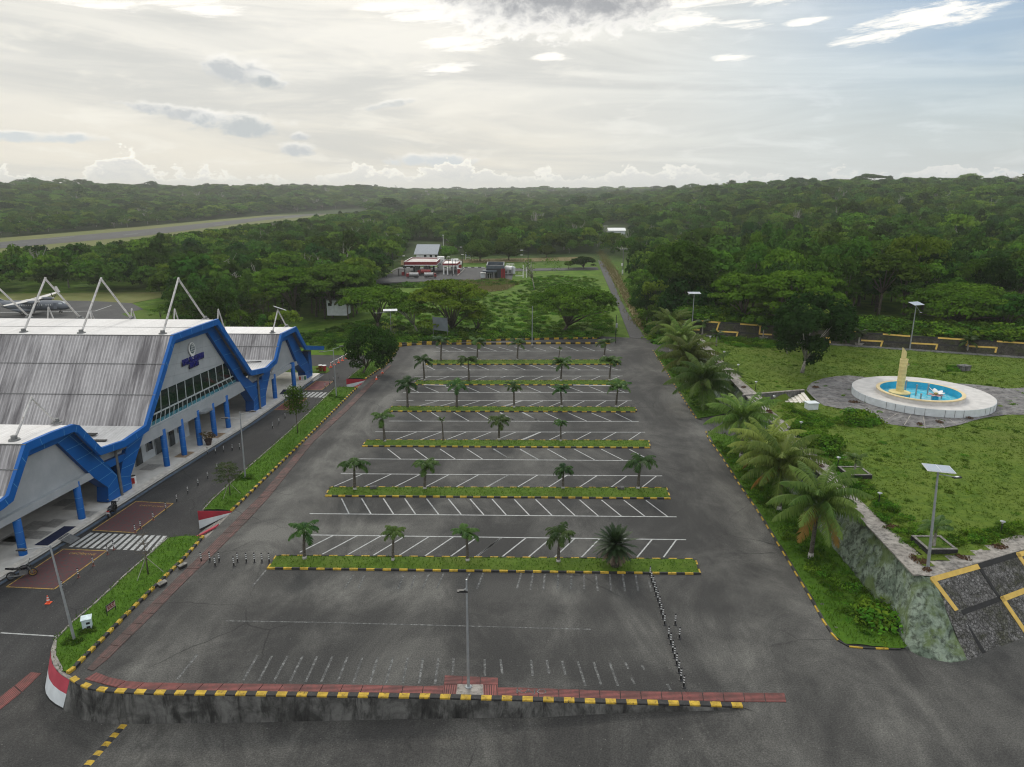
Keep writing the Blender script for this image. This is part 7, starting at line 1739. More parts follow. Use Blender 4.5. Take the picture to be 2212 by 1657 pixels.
for q, lab, yw in (((395, 1226), 'white topped concrete box on the kerb, the farther one', R(62)), ((351, 1265), 'white topped concrete box tipped against the kerb, the nearer one', R(62))):
    b = P(q[0], q[1], .05); t = thing('concrete_box', lab, 'concrete box', b, 'concrete boxes on the kerb'); m = MB(); m.box(b + Vector((0, 0, .15)), (.72, .34, .26), yw); m.build('body', M['kerb_black'], t); m = MB(); m.box(b + Vector((0, 0, .31)), (.8, .42, .07), yw, tilt=Matrix.Rotation(.25 if q[0] < 380 else 0, 3, 'X')); m.build('lid', M['kerb_grey'], t)
b = P(289.4, 1046, ZF); t = thing('litter_bin', 'white round litter bin with a red panel beside the blue leg', 'bin', b); m = MB(); m.lathe([(.32, 0), (.36, .1), (.36, 1.05), (.30, 1.15), (.02, 1.2)], 16, b); m.build('body', M['white'], t, smooth=False); m = MB(); m.box(b + Vector((.1, -.33, .6)), (.42, .1, .75), .3); m.build('red_panel', M['red_gloss'], t); m = MB(); m.lathe([(.31, 1.151), (.05, 1.21)], 16, b); m.build('lid', M['black'], t)
b = P(*C7(578, 1005), ZF); t = thing('flower_pot', 'large dark flower pot with a reddish green shrub at the kerb edge', 'potted plant', b); m = MB(); m.lathe([(.34, 0), (.52, .75), (.58, .78), (.58, .88), (.46, .88), (.42, .7)], 16, b); m.build('pot', mat_plain('brown_pot', (.05, .03, .025), .5), t)
r_ = np.random.RandomState(5); cl = [((r_.uniform(-.85, .75), r_.uniform(-.6, .6), r_.uniform(1.1, 2.1)), (.34, .34, .26)) for _ in range(15)]; V, Fq, T = leaves(r_, cl, 75, .09, .4, low=-.6); np_mesh('shrub', V, Fq, mat_leaf('leaf_croton', (.05, .06, .02), (.20, .10, .04), .2, rand=False), t, T)
m = MB(); rng2 = random.Random(3)
for c, _ in cl: m.tube([b + Vector((0, 0, .8)), b + Vector(c) * .9 + Vector((0, 0, .0))], .018, 4)
m.build('stems', M['bark'], t)
for q, lab, c in (((701, 801), 'tall red round bin on the far terminal lawn', 'red_gloss'), ((692.5, 800.5), 'red bin half hidden by a croton shrub on the far terminal lawn', 'red_gloss')):
    b = P(q[0], q[1], ZR + .1); t = thing('litter_bin', lab, 'bin', b); m = MB(); m.lathe([(.32, 0), (.42, 1.1)], 16, b); m.build('body', M[c], t); m = MB(); m.lathe([(.45, 1.1), (.45, 1.2), (.3, 1.22)], 16, b); m.build('lid', M['white'], t)
    if q[0] < 700:
        cl = [((r_.uniform(-.6, .4), r_.uniform(-.6, -.3), r_.uniform(.2, .9)), (.24, .24, .2)) for _ in range(9)]; V, Fq, T = leaves(r_, cl, 70, .12, .4, low=-.5); s_ = thing('croton_shrub', 'yellow and red croton shrub in front of the red bin', 'shrub', b); np_mesh('foliage', V, Fq, mat_leaf('leaf_croton_bright', (.10, .12, .02), (.34, .16, .05), .2, rand=False), s_, T)
b = P(*B3(672, 1130), ZF); t = thing('info_board', 'small white framed board with red and green panels in front of the last blue leg', 'board', b); m = MB(); m.box(b + Vector((0, 0, .55)), (1.5, .1, 1.0), .25); m.build('frame', M['white'], t); 
for dx, mt in ((-.8, mat_plain('board_red', (.35, .05, .05))), (0, mat_plain('board_pale', (.4, .42, .42))), (.8, mat_plain('board_green', (.02, .14, .07)))):
    m = MB(); m.box(b + Matrix.Rotation(.25, 3, 'Z') @ Vector((dx * .6, -.06, .56)), (.40, .04, .74), .25); m.build('panel', mt, t)

# ------------------------------------------------------------------ motorcycles
def wheel(m, c, ax, r, w, mt):
    ax = Vector(ax).normalized(); a = Vector((0, 0, 1)); b = ax.cross(a); n = 24
    def ring(rad, off): return [Vector(c) + (a * math.cos(2 * math.pi * j / n) + b * math.sin(2 * math.pi * j / n)) * rad + ax * off for j in range(n)]
    R_ = [ring(r * .80, -w / 2), ring(r * .96, -w / 2), ring(r, -w / 4), ring(r, w / 4), ring(r * .96, w / 2), ring(r * .80, w / 2)]
    vs = [p for q in R_ for p in q]; m.add(vs, [(i * n + j, i * n + (j + 1) % n, (i + 1) * n + (j + 1) % n, (i + 1) * n + j) for i in range(5) for j in range(n)] + [(5 * n + j, 5 * n + (j + 1) % n, (j + 1) % n, j) for j in range(n)], mt)
def motorcycle(label, base, yaw, S, sport):
    t = thing('motorcycle', label, 'motorcycle', base, None, yaw); t.scale = (S, S, S); rt = .30; wb = .66
    def part(name, fn, mt, sm=False):
        m = MB(); fn(m); return m.build(name, mt, t, local=True, smooth=sm)
    gold = mat_plain('gold_rim', (.34, .22, .05), .35, metal=.5); blk = mat_plain('black_motor_paint', (.012, .012, .014), .25, .1)
    for x, nm in ((wb, 'wheel'), (-wb, 'wheel')):
        m = MB(); wheel(m, (x, 0, rt), (0, 1, 0), rt, .12 if x < 0 else .10, 0); w = m.build(nm, M['black'], t, local=True)
        m = MB(); wheel(m, (x, 0, rt), (0, 1, 0), rt * .82, .05, 0)
        for k in range(5): a = k * 1.2566; m.tube([(x, 0, rt), (x + math.cos(a) * rt * .72, 0, rt + math.sin(a) * rt * .72)], .018, 5)
        m.build('rim', gold if (sport and x > 0) else M['galv_dark'], w, local=True)
    part('fork', lambda m: (m.tube([(wb, .09, rt), (wb - .24, .09, .86)], .028, 8), m.tube([(wb, -.09, rt), (wb - .24, -.09, .86)], .028, 8)), M['galv_dark'])
    part('handlebar', lambda m: (m.tube([(wb - .22, -.36, .98), (wb - .20, -.12, .95), (wb - .20, .12, .95), (wb - .22, .36, .98)], .02, 6), m.tube([(wb - .2, .34, .98), (wb - .12, .44, 1.14)], .01, 5), m.tube([(wb - .2, -.34, .98), (wb - .12, -.44, 1.14)], .01, 5)), M['black'])
    for sg in (-1, 1): part('mirror', lambda m: m.box((wb - .11, .45 * sg, 1.16), (.03, .13, .08)), M['galv_dark'])
    if sport:
        part('fuel_tank', lambda m: m.ell((.18, 0, .80), (.30, .17, .15), 14, 8), blk, True); part('seat', lambda m: (m.ell((-.25, 0, .78), (.34, .14, .07), 12, 6), m.ell((-.58, 0, .86), (.22, .11, .06), 12, 6)), M['black'], True)
        part('engine', lambda m: (m.box((.08, 0, .45), (.42, .30, .34)), m.box((.26, 0, .36), (.2, .26, .2), tilt=Matrix.Rotation(.5, 3, 'Y'))), M['galv_dark']); part('tail', lambda m: m.prism([(-.45, -.09, .74), (-.92, -.05, .90), (-.92, -.05, .95), (-.45, -.09, .86)], (0, .18, 0)), blk)
        part('headlight', lambda m: m.ell((wb - .10, 0, .86), (.10, .12, .12), 12, 8), M['glass_dark'], True); part('exhaust', lambda m: m.tube([(.2, -.16, .3), (-.3, -.18, .3), (-.85, -.2, .42)], [.03, .05, .06], 8), M['galv_dark'])
        part('frame', lambda m: (m.tube([(.44, 0, .84), (.0, 0, .62), (-.2, 0, .34)], .035, 8), m.tube([(-.1, .1, .36), (-wb, .1, rt)], .03, 8), m.tube([(-.1, -.1, .36), (-wb, -.1, rt)], .03, 8)), M['black'])
    else:
        part('front_shield', lambda m: m.prism([(.42, -.20, .32), (.52, -.22, .95), (.60, -.16, .98), (.54, -.16, .34)], (0, .42, 0)), blk); part('footboard', lambda m: m.box((.14, 0, .30), (.52, .34, .10)), M['black'])
        part('seat', lambda m: (m.ell((-.32, 0, .80), (.48, .16, .08), 14, 6)), M['black'], True); part('body', lambda m: (m.ell((-.36, 0, .58), (.46, .19, .20), 14, 8)), blk, True)
        part('headlight', lambda m: m.ell((.58, 0, .88), (.08, .13, .09), 12, 8), M['glass_dark'], True); part('tail_light', lambda m: m.box((-.84, 0, .66), (.06, .2, .08)), M['red_gloss']); part('number_plate', lambda m: m.box((-.90, 0, .50), (.02, .28, .16), tilt=Matrix.Rotation(-.25, 3, 'Y')), M['white']); part('grab_rail', lambda m: m.tube([(-.6, .17, .84), (-.86, .1, .88), (-.86, -.1, .88), (-.6, -.17, .84)], .016, 6), M['galv'])
    part('stand', lambda m: m.tube([(0, .1, .3), (-.05, .32, .0)], .015, 5), M['black']); return t
motorcycle('black sports motorcycle with a gold front wheel parked in the nearest red bay', P(49, 1248, ZR), R(27), 1.35, True)
motorcycle('black scooter seen from behind beside the second red bay', P(244, 1111, ZR), R(98), 1.35, False)

# ------------------------------------------------------------------ field: billboard, white building
q = [(934.8, 684.5), (966, 687.5), (968, 716), (936, 712.5)]; b = P(951, 731, 0); bb4 = [VP_(x, y, b, (1, .35)) for x, y in q]; t = thing('billboard', 'blank grey billboard on thin posts in front of the yellow-green tree', 'billboard', b)
m = MB(); m.prism(bb4, (0, .15, 0)); m.build('board', mat_plain('grey_board', (.13, .155, .17), .6, .2, .6), t); m = MB()
for p in (bb4[0], bb4[1]): 
    m.tube([Vector((p.x, p.y + .12, -.2)), p + Vector((0, .12, .2))], .07, 6)
for k in range(5):
    for a_, b_ in ((0, 3), (1, 2)): q2 = bb4[a_].lerp(bb4[b_], k / 4) ; m.box(q2 + Vector((0, 0, 0)), (.3, .2, .12))
m.build('posts', M['galv_dark'], t)
b = P(729, 681, 0); s = mpp(b); t = thing('small_building', 'small white building half hidden below the dark rain tree', 'building', b); h = height_at(b, 648); m = MB(); m.box(b + Vector((0, 2, h / 2)), (42 * s, 5, h)); m.build('wall', M['white_wall'], t); m = MB(); m.box(b + Vector((0, 2, h + .1)), (44 * s, 5.6, .25)); m.build('roof', M['galv_dark'], t)
for dx in (-14, 8): m = MB(); m.box(b + Vector((dx * s, -.52, h * .72)), (1.0, .08, .8)); m.build('window', M['glass_dark'], t)

# ------------------------------------------------------------------ fuel station
def P0(q, z=.06): return P(q[0], q[1], z)
st = P0(G1(760, 960)); t = thing('fuel_canopy', 'large fuel station canopy with a red and white fascia on dark columns', 'canopy', st)
zc = 34 - 0; cf = [G1(360, 668), G1(1205, 662), G1(1325, 552), G1(575, 545)]
Yf = P0(G1(800, 965)).y; zt = 0
def atY(q, Y): d = ray(*q); k = Y / d[1]; return Vector((d[0] * k, Y, H + d[2] * k))
fl, fr_ = atY(cf[0], Yf), atY(cf[1], Yf); zt = (fl.z + fr_.z) / 2; fl.z = fr_.z = zt; br, bl = P(*cf[2], zt), P(*cf[3], zt)
hb = abs(atY(G1(400, 735), Yf).z - zt)
m = MB(); m.prism([fl, fr_, br, bl], (0, 0, -.12)); m.prism([fl, fr_, br, bl], (0, 0, -.12)) if False else None; m.build('roof', mat_plain('canopy_roof', (.42, .38, .36), .7, .2, .5, dirt=(.18, .14, .12, .6)), t)
def fascia(c4, z0, z1, mt, name, par, inset=0.0):
    m = MB(); k = len(c4)
    for i in range(k): a, b_ = c4[i], c4[(i + 1) % k]; d = (b_ - a).normalized(); n = Vector((d.y, -d.x, 0)); m.prism([a + n * .1 + Vector((0, 0, z0)), b_ + n * .1 + Vector((0, 0, z0)), b_ + n * .1 + Vector((0, 0, z1)), a + n * .1 + Vector((0, 0, z1))], -n * .25)
    return m.build(name, M[mt] if isinstance(mt, str) else mt, par)
fascia([fl, fr_, br, bl], -hb * .68, .45, 'red_gloss' if False else mat_plain('dark_red_fascia', (.20, .012, .018), .5), 'red_fascia', t); fascia([fl, fr_, br, bl], -hb, -hb * .68, 'white', 'white_fascia', t); fascia([fl, fr_, br, bl], .45, .6, 'white', 'fascia_top', t)
for x, y in ((635, 1000), (1035, 930), (755, 865), (1143, 860)):
    b = P0(G1(x, y)); m = MB(); m.box(b + Vector((0, 0, (zt - hb) / 2)), (.75, .75, zt - hb)); m.build('column', M['black'], t)
b = P0(G1(1560, 960)); t2 = thing('fuel_canopy', 'small white fuel canopy with a red band right of the large one', 'canopy', b); Y2 = P0(G1(1600, 930)).y
f2 = [G1(1370, 682), G1(1745, 682), G1(1825, 625), G1(1445, 605)]; a_, b_ = atY(f2[0], Y2), atY(f2[1], Y2); z2 = (a_.z + b_.z) / 2; a_.z = b_.z = z2; c_, d_ = P(*f2[2], z2), P(*f2[3], z2)
m = MB(); m.prism([a_, b_, c_, d_], (0, 0, -.15)); m.build('roof', M['roof_white'], t2); fascia([a_, b_, c_, d_], -.75, .1, mat_plain('dark_red_fascia_small', (.20, .012, .018), .5), 'red_fascia', t2); fascia([a_, b_, c_, d_], -1.2, -.75, 'white', 'white_fascia', t2)
m = MB()
for p, q in ((d_, c_), (a_, d_), (c_, b_)):
    for k in range(5): e = p.lerp(q, k / 4); m.tube([e, e + Vector((0, 0, .7))], .05, 5)
    m.tube([p + Vector((0, 0, .7)), q + Vector((0, 0, .7))], .05, 5)
m.build('railing', M['white'], t2)
for x, y in ((1400, 960), (1500, 970), (1640, 950), (1760, 930)): bq = P0(G1(x, y)); m = MB(); m.box(bq + Vector((0, 0, (z2 - 1) / 2)), (.5, .5, z2 - 1)); m.build('column', M['white'], t2)
for i, (x, y, w_, hh) in enumerate(((680, 880, 2.6, 4.6), (960, 870, 2.6, 4.4), (1330, 860, 3.0, 6.2), (1690, 850, 3.2, 5.0))):
    b = P0(G1(x, y)); t = thing('filter_skid', ['white equipment cabinet behind the large canopy, left one', 'white equipment cabinet behind the large canopy, right one', 'tall white tank cabin between the two canopies', 'white pipe cabin under the small canopy'][i], 'fuel equipment', b); m = MB(); m.box(b + Vector((0, 0, hh / 2)), (w_, 2.2, hh)); m.build('cabinet', M['white'], t, bevel=.1)
    m = MB(); r3 = random.Random(i)
    for k in range(6): m.box(b + Vector((r3.uniform(-.4, .4) * w_, -1.13, r3.uniform(.2, .9) * hh)), (r3.uniform(.2, .5), .06, r3.uniform(.2, .6)))
    m.build('panel', M['galv_dark'], t)
    m = MB(); m.tube([b + Vector((-w_ / 2, -1.5, .9)), b + Vector((w_ * 1.1, -1.5, .9))], .12, 6); m.tube([b + Vector((-w_ / 2, -1.5, .5)), b + Vector((w_ * 1.1, -1.5, .5))], .12, 6); m.build('pipes', M['white'], t)
def tanker(label, bp, yaw, S, tank_mt, cab_mt):
    b = P0(bp); t = thing('tank_truck', label, 'truck', b, None, yaw); t.scale = (S, S, S)
    def part(name, fn, mt, sm=False): m = MB(); fn(m); return m.build(name, mt, t, local=True, smooth=sm)
    cab = part('cab', lambda m: m.prism([(2.1, -1.1, .7), (3.5, -1.1, .7), (3.5, -1.1, 1.6), (3.3, -1.1, 2.6), (2.1, -1.1, 2.6)], (0, 2.2, 0)), cab_mt); m = MB(); m.prism([(3.52, -.95, 1.65), (3.52, .95, 1.65), (3.34, .95, 2.45), (3.34, -.95, 2.45)], (.02, 0, 0)); m.prism([(2.5, -1.12, 1.65), (3.2, -1.12, 1.65), (3.15, -1.12, 2.4), (2.5, -1.12, 2.4)], (0, -.02, 0)); m.build('window', M['glass_dark'], cab, local=True)
    part('tank', lambda m: (m.tube([(-3.4, 0, 1.95), (-3.3, 0, 1.95), (1.7, 0, 1.95), (1.8, 0, 1.95)], [.7, 1.05, 1.05, .7], 20)), tank_mt, False); part('chassis', lambda m: m.box((0, 0, .75), (7, 1.0, .3)), M['black']); part('manhole', lambda m: (m.lathe([(.3, 0), (.3, .2)], 10, (-1, 0, 2.95)), m.box((-.8, 0, 3.02), (4.4, .5, .05))), M['galv_dark'])
    for x in (2.7, -1.6, -2.7):
        for y in (-.95, .95): m = MB(); wheel(m, (x, y, .5), (0, 1, 0), .5, .35, 0); w = m.build('wheel', M['black'], t, local=True); m = MB(); wheel(m, (x, y, .5), (0, 1, 0), .36, .37, 0); m.build('rim', M['galv_dark'], w, local=True)
mr = mat_plain('dark_red_truck', (.22, .015, .018), .4); ms = mat_plain('dull_silver_tank', (.40, .40, .40), .4, metal=.3)
tanker('red tank truck parked under the large canopy', G1(900, 985), R(172), .82, mr, mr); tanker('silver tank truck with a red cab at the front of the canopy', G1(1050, 1050), R(4), .72, ms, mr); tanker('red cabbed truck at the left column of the canopy', G1(590, 1050), R(178), .72, ms, mr)
b = P0(G1(310, 990)); t = thing('kiosk', 'dark open kiosk left of the large canopy', 'kiosk', b); m = MB(); m.box(b + Vector((0, 0, 2.6)), (3.0, 2.2, .2)); m.build('roof', M['black'], t); m = MB()
for dx in (-1.3, 1.3): m.box(b + Vector((dx, 0, 1.25)), (.15, 1.8, 2.5))
m.build('wall', M['black'], t); m = MB(); m.box(b + Vector((.6, 0, .8)), (1.2, 1, 1.4)); m.build('counter', mr, t)
b = P0(G1(1790, 940)); t = thing('fuel_box', 'red steel box right of the small canopy', 'fuel equipment', b); m = MB(); m.box(b + Vector((0, 0, 1)), (1.2, 1, 2)); m.build('body', mr, t, bevel=.05); m = MB(); m.box(b + Vector((0, 0, 2.05)), (1.35, 1.15, .12)); m.build('lid', M['white'], t)
b = P0(G1(1825, 820)); t = thing('fuel_box', 'red and white tank behind the small canopy', 'fuel equipment', b); m = MB(); m.box(b + Vector((0, 0, 1)), (1.4, 1.2, 2)); m.build('body', mr, t, bevel=.05); m = MB(); m.box(b + Vector((0, 0, 2.8)), (1.5, 1.3, 1.5)); m.build('lid', M['white'], t, bevel=.05)
# station house
b = P(925, 563, 0); Yh = b.y; t = thing('station_house', 'white house with a tall grey gable roof behind the fuel canopy', 'house', b)
e0, e1 = atY(G1(615, 436), Yh), atY(G1(1240, 438), Yh); r0, r1 = atY(G1(700, 178), Yh + 4), atY(G1(1305, 178), Yh + 4); e0.z = e1.z = (e0.z + e1.z) / 2; r0.z = r1.z = (r0.z + r1.z) / 2
m = MB(); wl, wr = atY(G1(685, 500), Yh), atY(G1(1232, 500), Yh); D_ = 8
m.prism([Vector((wl.x, Yh + .4, -.2)), Vector((wr.x, Yh + .4, -.2)), Vector((wr.x, Yh + .4, e0.z + .2)), Vector((wl.x, Yh + .4, e0.z + .2))], (0, D_ - .8, 0)); m.prism([Vector((wr.x, Yh + .4, e0.z + .2)), Vector((wr.x, Yh + D_ - .4, e0.z + .2)), Vector((wr.x, Yh + 4, r0.z - .5))], (-.2, 0, 0)); m.build('wall', M['white_wall'], t)
eb0, eb1 = e0 + Vector((0, D_, 0)), e1 + Vector((0, D_, 0)); m = MB(); th = Vector((0, 0, -.15))
m.prism([e0, e1 + Vector((0, 0, 0)), r1, r0], th); m.prism([r0, r1, eb1 + Vector((2.2, 0, 0)), eb0], th); m.build('roof', mat_roof('pale_house_roof', (.36, .39, .42), (.42, .45, .48), (.25, .27, .29), True), t)
for x in (915, 1062, 1200): c = atY(G1(x, 485), Yh); m = MB(); m.box(Vector((c.x, Yh + .37, c.z)), (1.3, .08, 1.1)); m.build('window', M['glass_dark'], t)
m = MB(); c = atY(G1(1270, 480), Yh); m.box(Vector((wr.x + .05, Yh + 3, c.z - .4)), (.1, 1.6, 2.8)); m.build('door', mat_plain('teal_door', (.02, .12, .14)), t)
c = P(*G1(740, 490), 0); 
# black station building
b = P0(G2(790, 1060)); Yb = b.y; t = thing('station_building', 'black flat roofed station building with red corner strips and a white window', 'building', b); X0, X1 = atY(G2(548, 1050), Yb).x, atY(G2(1020, 1058), Yb).x; zt2 = atY(G2(780, 728), Yb).z; zp = atY(G2(780, 810), Yb).z; bk4 = P(*G2(650, 632), zt2); dp_ = bk4.y - Yb
mk = mat_plain('charcoal_wall', (.025, .03, .035), .6, .3, 1); m = MB(); m.box(Vector(((X0 + X1) / 2, Yb + dp_ / 2, zp / 2)), (X1 - X0, dp_, zp)); m.build('wall', mk, t)
pw2 = .35; m = MB(); xa, xb = X0 + .3, X1 - .2
mg = mat_plain('slate_parapet', (.075, .095, .115), .6, .2, 1)
for cx_, cy_, sx_, sy_ in (((xa + xb) / 2, Yb, xb - xa, pw2), ((xa + xb) / 2, Yb + dp_, xb - xa, pw2), (xa, Yb + dp_ / 2, pw2, dp_ - pw2), (xb, Yb + dp_ / 2, pw2, dp_ - pw2)): m.box((cx_, cy_, (zp + zt2) / 2), (sx_, sy_, zt2 - zp))
m.build('parapet', mg, t)
pc = [atY(G2(455, 862), Yb - 2.0), atY(G2(815, 862), Yb - 2.0)]; m = MB(); m.prism([pc[0], pc[1], pc[1] + Vector((0, 3.2, 0)), pc[0] + Vector((0, 3.2, 0))], (0, 0, -.7)); m.build('porch_roof', mg, t)
m = MB(); m.box(Vector((pc[1].x - 1, Yb - 1.6, pc[1].z / 2 - .3)), (.14, .14, pc[1].z - .6)); m.build('porch_post', M['white'], t)
m = MB(); c = atY(G2(637, 1000), Yb); m.box(Vector((c.x, Yb - .03, c.z)), (2.0, .1, 2.2)); wn2 = m.build('window', M['glass_dark'], t); m = MB()
for dx in (-1, 0, 1): m.box(Vector((c.x + dx, Yb - .06, c.z)), (.13, .12, 2.3))
for dz in (-1.1, 1.1): m.box(Vector((c.x, Yb - .06, c.z + dz)), (2.1, .12, .13))
m.build('window_frame', M['white'], wn2)
for x in (960, 1040): c = atY(G2(x, 930), Yb); m = MB(); m.box(Vector((min(c.x, X1 + .02), Yb - .05, zp * .5)), (.7, .12, zp)); m.build('red_strip', mr, t)
m = MB(); c = atY(G2(790, 960), Yb); m.box(Vector((c.x, Yb - .03, c.z)), (1.6, .1, 2.6)); m.build('door', M['glass_dark'], t)
b = P0(G2(470, 1050)); t = thing('white_box', 'low white box left of the black station building', 'fuel equipment', b); m = MB(); m.box(b + Vector((0, 0, 1)), (1.8, 1.4, 1.9)); m.build('body', M['white_wall'], t, bevel=.04); m = MB(); m.box(b + Vector((0, 0, 2.0)), (2.2, 1.7, .12)); m.build('lid', M['white'], t)
b = P0(G2(1180, 960)); t = thing('storage_tank', 'white railed storage tank right of the black station building', 'tank', b); W_ = 240 / 12.05 * mpp(b); h = height_at(b, G2(0, 745)[1]); m = MB(); m.tube([b + Vector((-W_ * .45, 2, h * .55)), b + Vector((W_ * .28, 0, h * .55))], h * .46, 22); m.box(b + Vector((-.2, .6, h * .2)), (W_ * .6, 2, h * .35)); m.build('tank', M['white'], t); m = MB(); z = h + .1
for k in range(6): e = b + Vector((-W_ * .4 + k * W_ * .16, -.2, z)); m.tube([e, e + Vector((0, 0, 1.0))], .05, 5)
m.tube([b + Vector((-W_ * .4, -.2, z + 1)), b + Vector((W_ * .4, -.2, z + 1))], .05, 5); m.tube([b + Vector((-W_ * .4, -.2, z + .5)), b + Vector((W_ * .4, -.2, z + .5))], .05, 5); m.build('railing', M['white'], t)
b2_ = b + Vector((W_ * .42, -.4, 0)); m = MB(); m.box(b2_ + Vector((0, 0, h * .5)), (W_ * .22, 2, h * .8)); m.build('end_cabinet', M['white_wall'], t, bevel=.08); m = MB(); m.box(b + Vector((-.1, -h * .5, h * .42)), (1.2, .1, 1.3)); m.build('plate', M['galv_dark'], t)
b = P0(G2(1545, 1050)); t = thing('gate_post', 'pair of white gate posts beside the bare tree', 'gate', b); m = MB()
for dx in (-.5, .9): m.box(b + Vector((dx, 0, 2.6)), (.35, .35, 5.2))
m.build('post', M['white'], t); m = MB(); m.box(b + Vector((-2.2, 0, .8)), (3.0, .15, .25)); m.build('barrier', M['white'], t)
# yard lamp poles
YP = [((80, 820), 285, 'yard lamp pole at the left edge of the fuel station'), ((380, 985), 480, 'yard pole at the left corner of the large canopy'), ((1535, 985), 505, 'left one of three dark poles before the small canopy'), ((1630, 1000), 560, 'middle one of three dark poles before the small canopy'), ((1718, 985), 570, 'right one of three dark poles before the small canopy'), ((1893, 825), 445, 'yard lamp pole right of the small canopy'), ((1850, 660), 250, 'lamp pole behind the yard, left of the round trees'), ((1395, 500), -60, 'tall thin mast behind the station house'), ((170, 480), 280, 'lamp pole with a small flag behind the yard')]
lp0 = None
for (q, yt, lab) in YP:
    b = P0(G1(*q)); h = height_at(b, G1(0, yt)[1]); t = thing('yard_pole', lab, 'pole', b, 'poles of the fuel station'); m = MB(); m.tube([b, b + Vector((0, 0, h))], [.16, .10], 8); m.build('shaft', M['black'] if yt > 0 else M['white'], t); m = MB()
    m.box(b + Vector((.0, -.2, h)), (1.0, .4, .2)); m.build('lamp_head', M['white'], t)
    if yt == 280: m = MB(); m.box(b + Vector((.9, 0, h - 2)), (1.8, .04, 1.2)); m.build('flag', mr, t)
b = P0(G2(1640, 1040)); h = height_at(b, G2(0, 255)[1]); t = thing('yard_pole', 'dark lamp pole with two left arms between yard and bare tree', 'pole', b, 'poles of the fuel station'); m = MB(); m.tube([b, b + Vector((0, 0, h))], [.18, .10], 8); m.build('shaft', M['black'], t)
for k in (.70, .86): m = MB(); e = b + Vector((0, 0, h * k)); m.tube([e, e + Vector((-2.4, 0, .5))], .05, 6); m.build('arm', M['galv_dark'], t); m = MB(); m.box(e + Vector((-2.7, 0, .55)), (1.0, .4, .2)); m.build('lamp_head', M['white'], t)
b = P(*(792, 588), 0); t = thing('white_shed', 'low white shed with a flag at the left of the fuel station', 'shed', b + Vector((4, 0, 0))); bq = P(803, 588, 0); m = MB(); m.box(bq + Vector((0, 0, 1.9)), (26 * mpp(bq), 4, 3.8)); m.build('wall', M['white_wall'], t); m = MB(); m.box(bq + Vector((0, 0, 3.9)), (27.5 * mpp(bq), 4.6, .25)); m.build('roof', M['galv'], t)
b = P(788, 592, 0); t = thing('flag_pole', 'white flag pole beside the low white shed', 'flag pole', b); m = MB(); m.tube([b, vz(b, 563)], .1, 8); m.build('shaft', M['white'], t); m = MB(); m.box(vz(b, 566) + Vector((.9, 0, 0)), (1.8, .05, 1.2)); m.build('flag', M['white'], t)
b = P0(G1(2030, 575)); t = thing('fire_tower', 'blue and white steel tower behind the yard', 'tower', b); h = height_at(b, G1(0, 395)[1]); m = MB()
for dx in (-1.2, 1.2): m.tube([b + Vector((dx, 0, 0)), b + Vector((dx, 0, h))], .18, 6)
for k in (.3, .6, 1): m.tube([b + Vector((-1.2, 0, h * k)), b + Vector((1.2, 0, h * k))], .12, 6)
m.build('frame', M['white'], t); m = MB(); m.box(b + Vector((.2, .4, h * .8)), (2.2, 1, 2.2)); m.build('cabin', mat_plain('blue_cabin', (.03, .10, .20)), t)
# far white roof and power line
b = P(1332, 498, 4.0); x0, x1 = P(1313, 497.5, 5.0), P(1352, 497.5, 5.0); t = thing('far_building', 'white roofed long building among the trees at the end of the road', 'building', Vector((b.x, b.y, 0))); m = MB(); m.box(((x0.x + x1.x) / 2, x0.y + 4, 2.3), (x1.x - x0.x - 1, 9, 4.6)); m.build('wall', M['white_wall'], t); m = MB(); L_ = x1.x - x0.x
m.prism([Vector((x0.x, x0.y - 1, 4.6)), Vector((x1.x, x0.y - 1, 4.6)), Vector((x1.x, x0.y + 4, 6.6)), Vector((x0.x, x0.y + 4, 6.6))], (0, 0, .15)); m.prism([Vector((x0.x, x0.y + 9, 4.6)), Vector((x1.x, x0.y + 9, 4.6)), Vector((x1.x, x0.y + 4, 6.6)), Vector((x0.x, x0.y + 4, 6.6))], (0, 0, .15)); m.build('roof', M['white'], t)
poles = []
for i, (bq, yt, lab) in enumerate((((1345, 591), 537, 'nearest wooden power pole with a crossarm and grey boxes beside the narrow road'), ((1330.5, 540), 508, 'second power pole beside the narrow road'), ((1306, 517), 487, 'third power pole at the far end of the narrow road'), ((1294, 503), 481, 'farthest power pole at the end of the narrow road'))):
    b = P(bq[0], bq[1], .5); h = height_at(b, yt); t = thing('power_pole', lab, 'power pole', b, 'power poles beside the road'); m = MB(); m.tube([b - Vector((0, 0, .8)), b + Vector((0, 0, h))], [.22, .15], 8); m.build('shaft', M['galv_dark'], t); m = MB(); m.box(b + Vector((0, 0, h - .3)), (3.4, .2, .25), .2); m.build('crossarm', M['galv_dark'], t); m = MB()
    for dx in (-1.5, -.5, .6, 1.5): m.lathe([(.07, 0), (.09, .2), (.03, .3)], 6, b + Vector((dx, dx * .2, h - .18)))
    m.build('insulator', M['white'], t); poles.append(b + Vector((0, 0, h)))
    if i == 0: m = MB(); m.box(b + Vector((-.45, -.25, h * .36)), (.6, .5, 1.1)); m.box(b + Vector((-.1, -.25, .8)), (.55, .4, 1.6)); m.build('meter_box', M['white'], t)
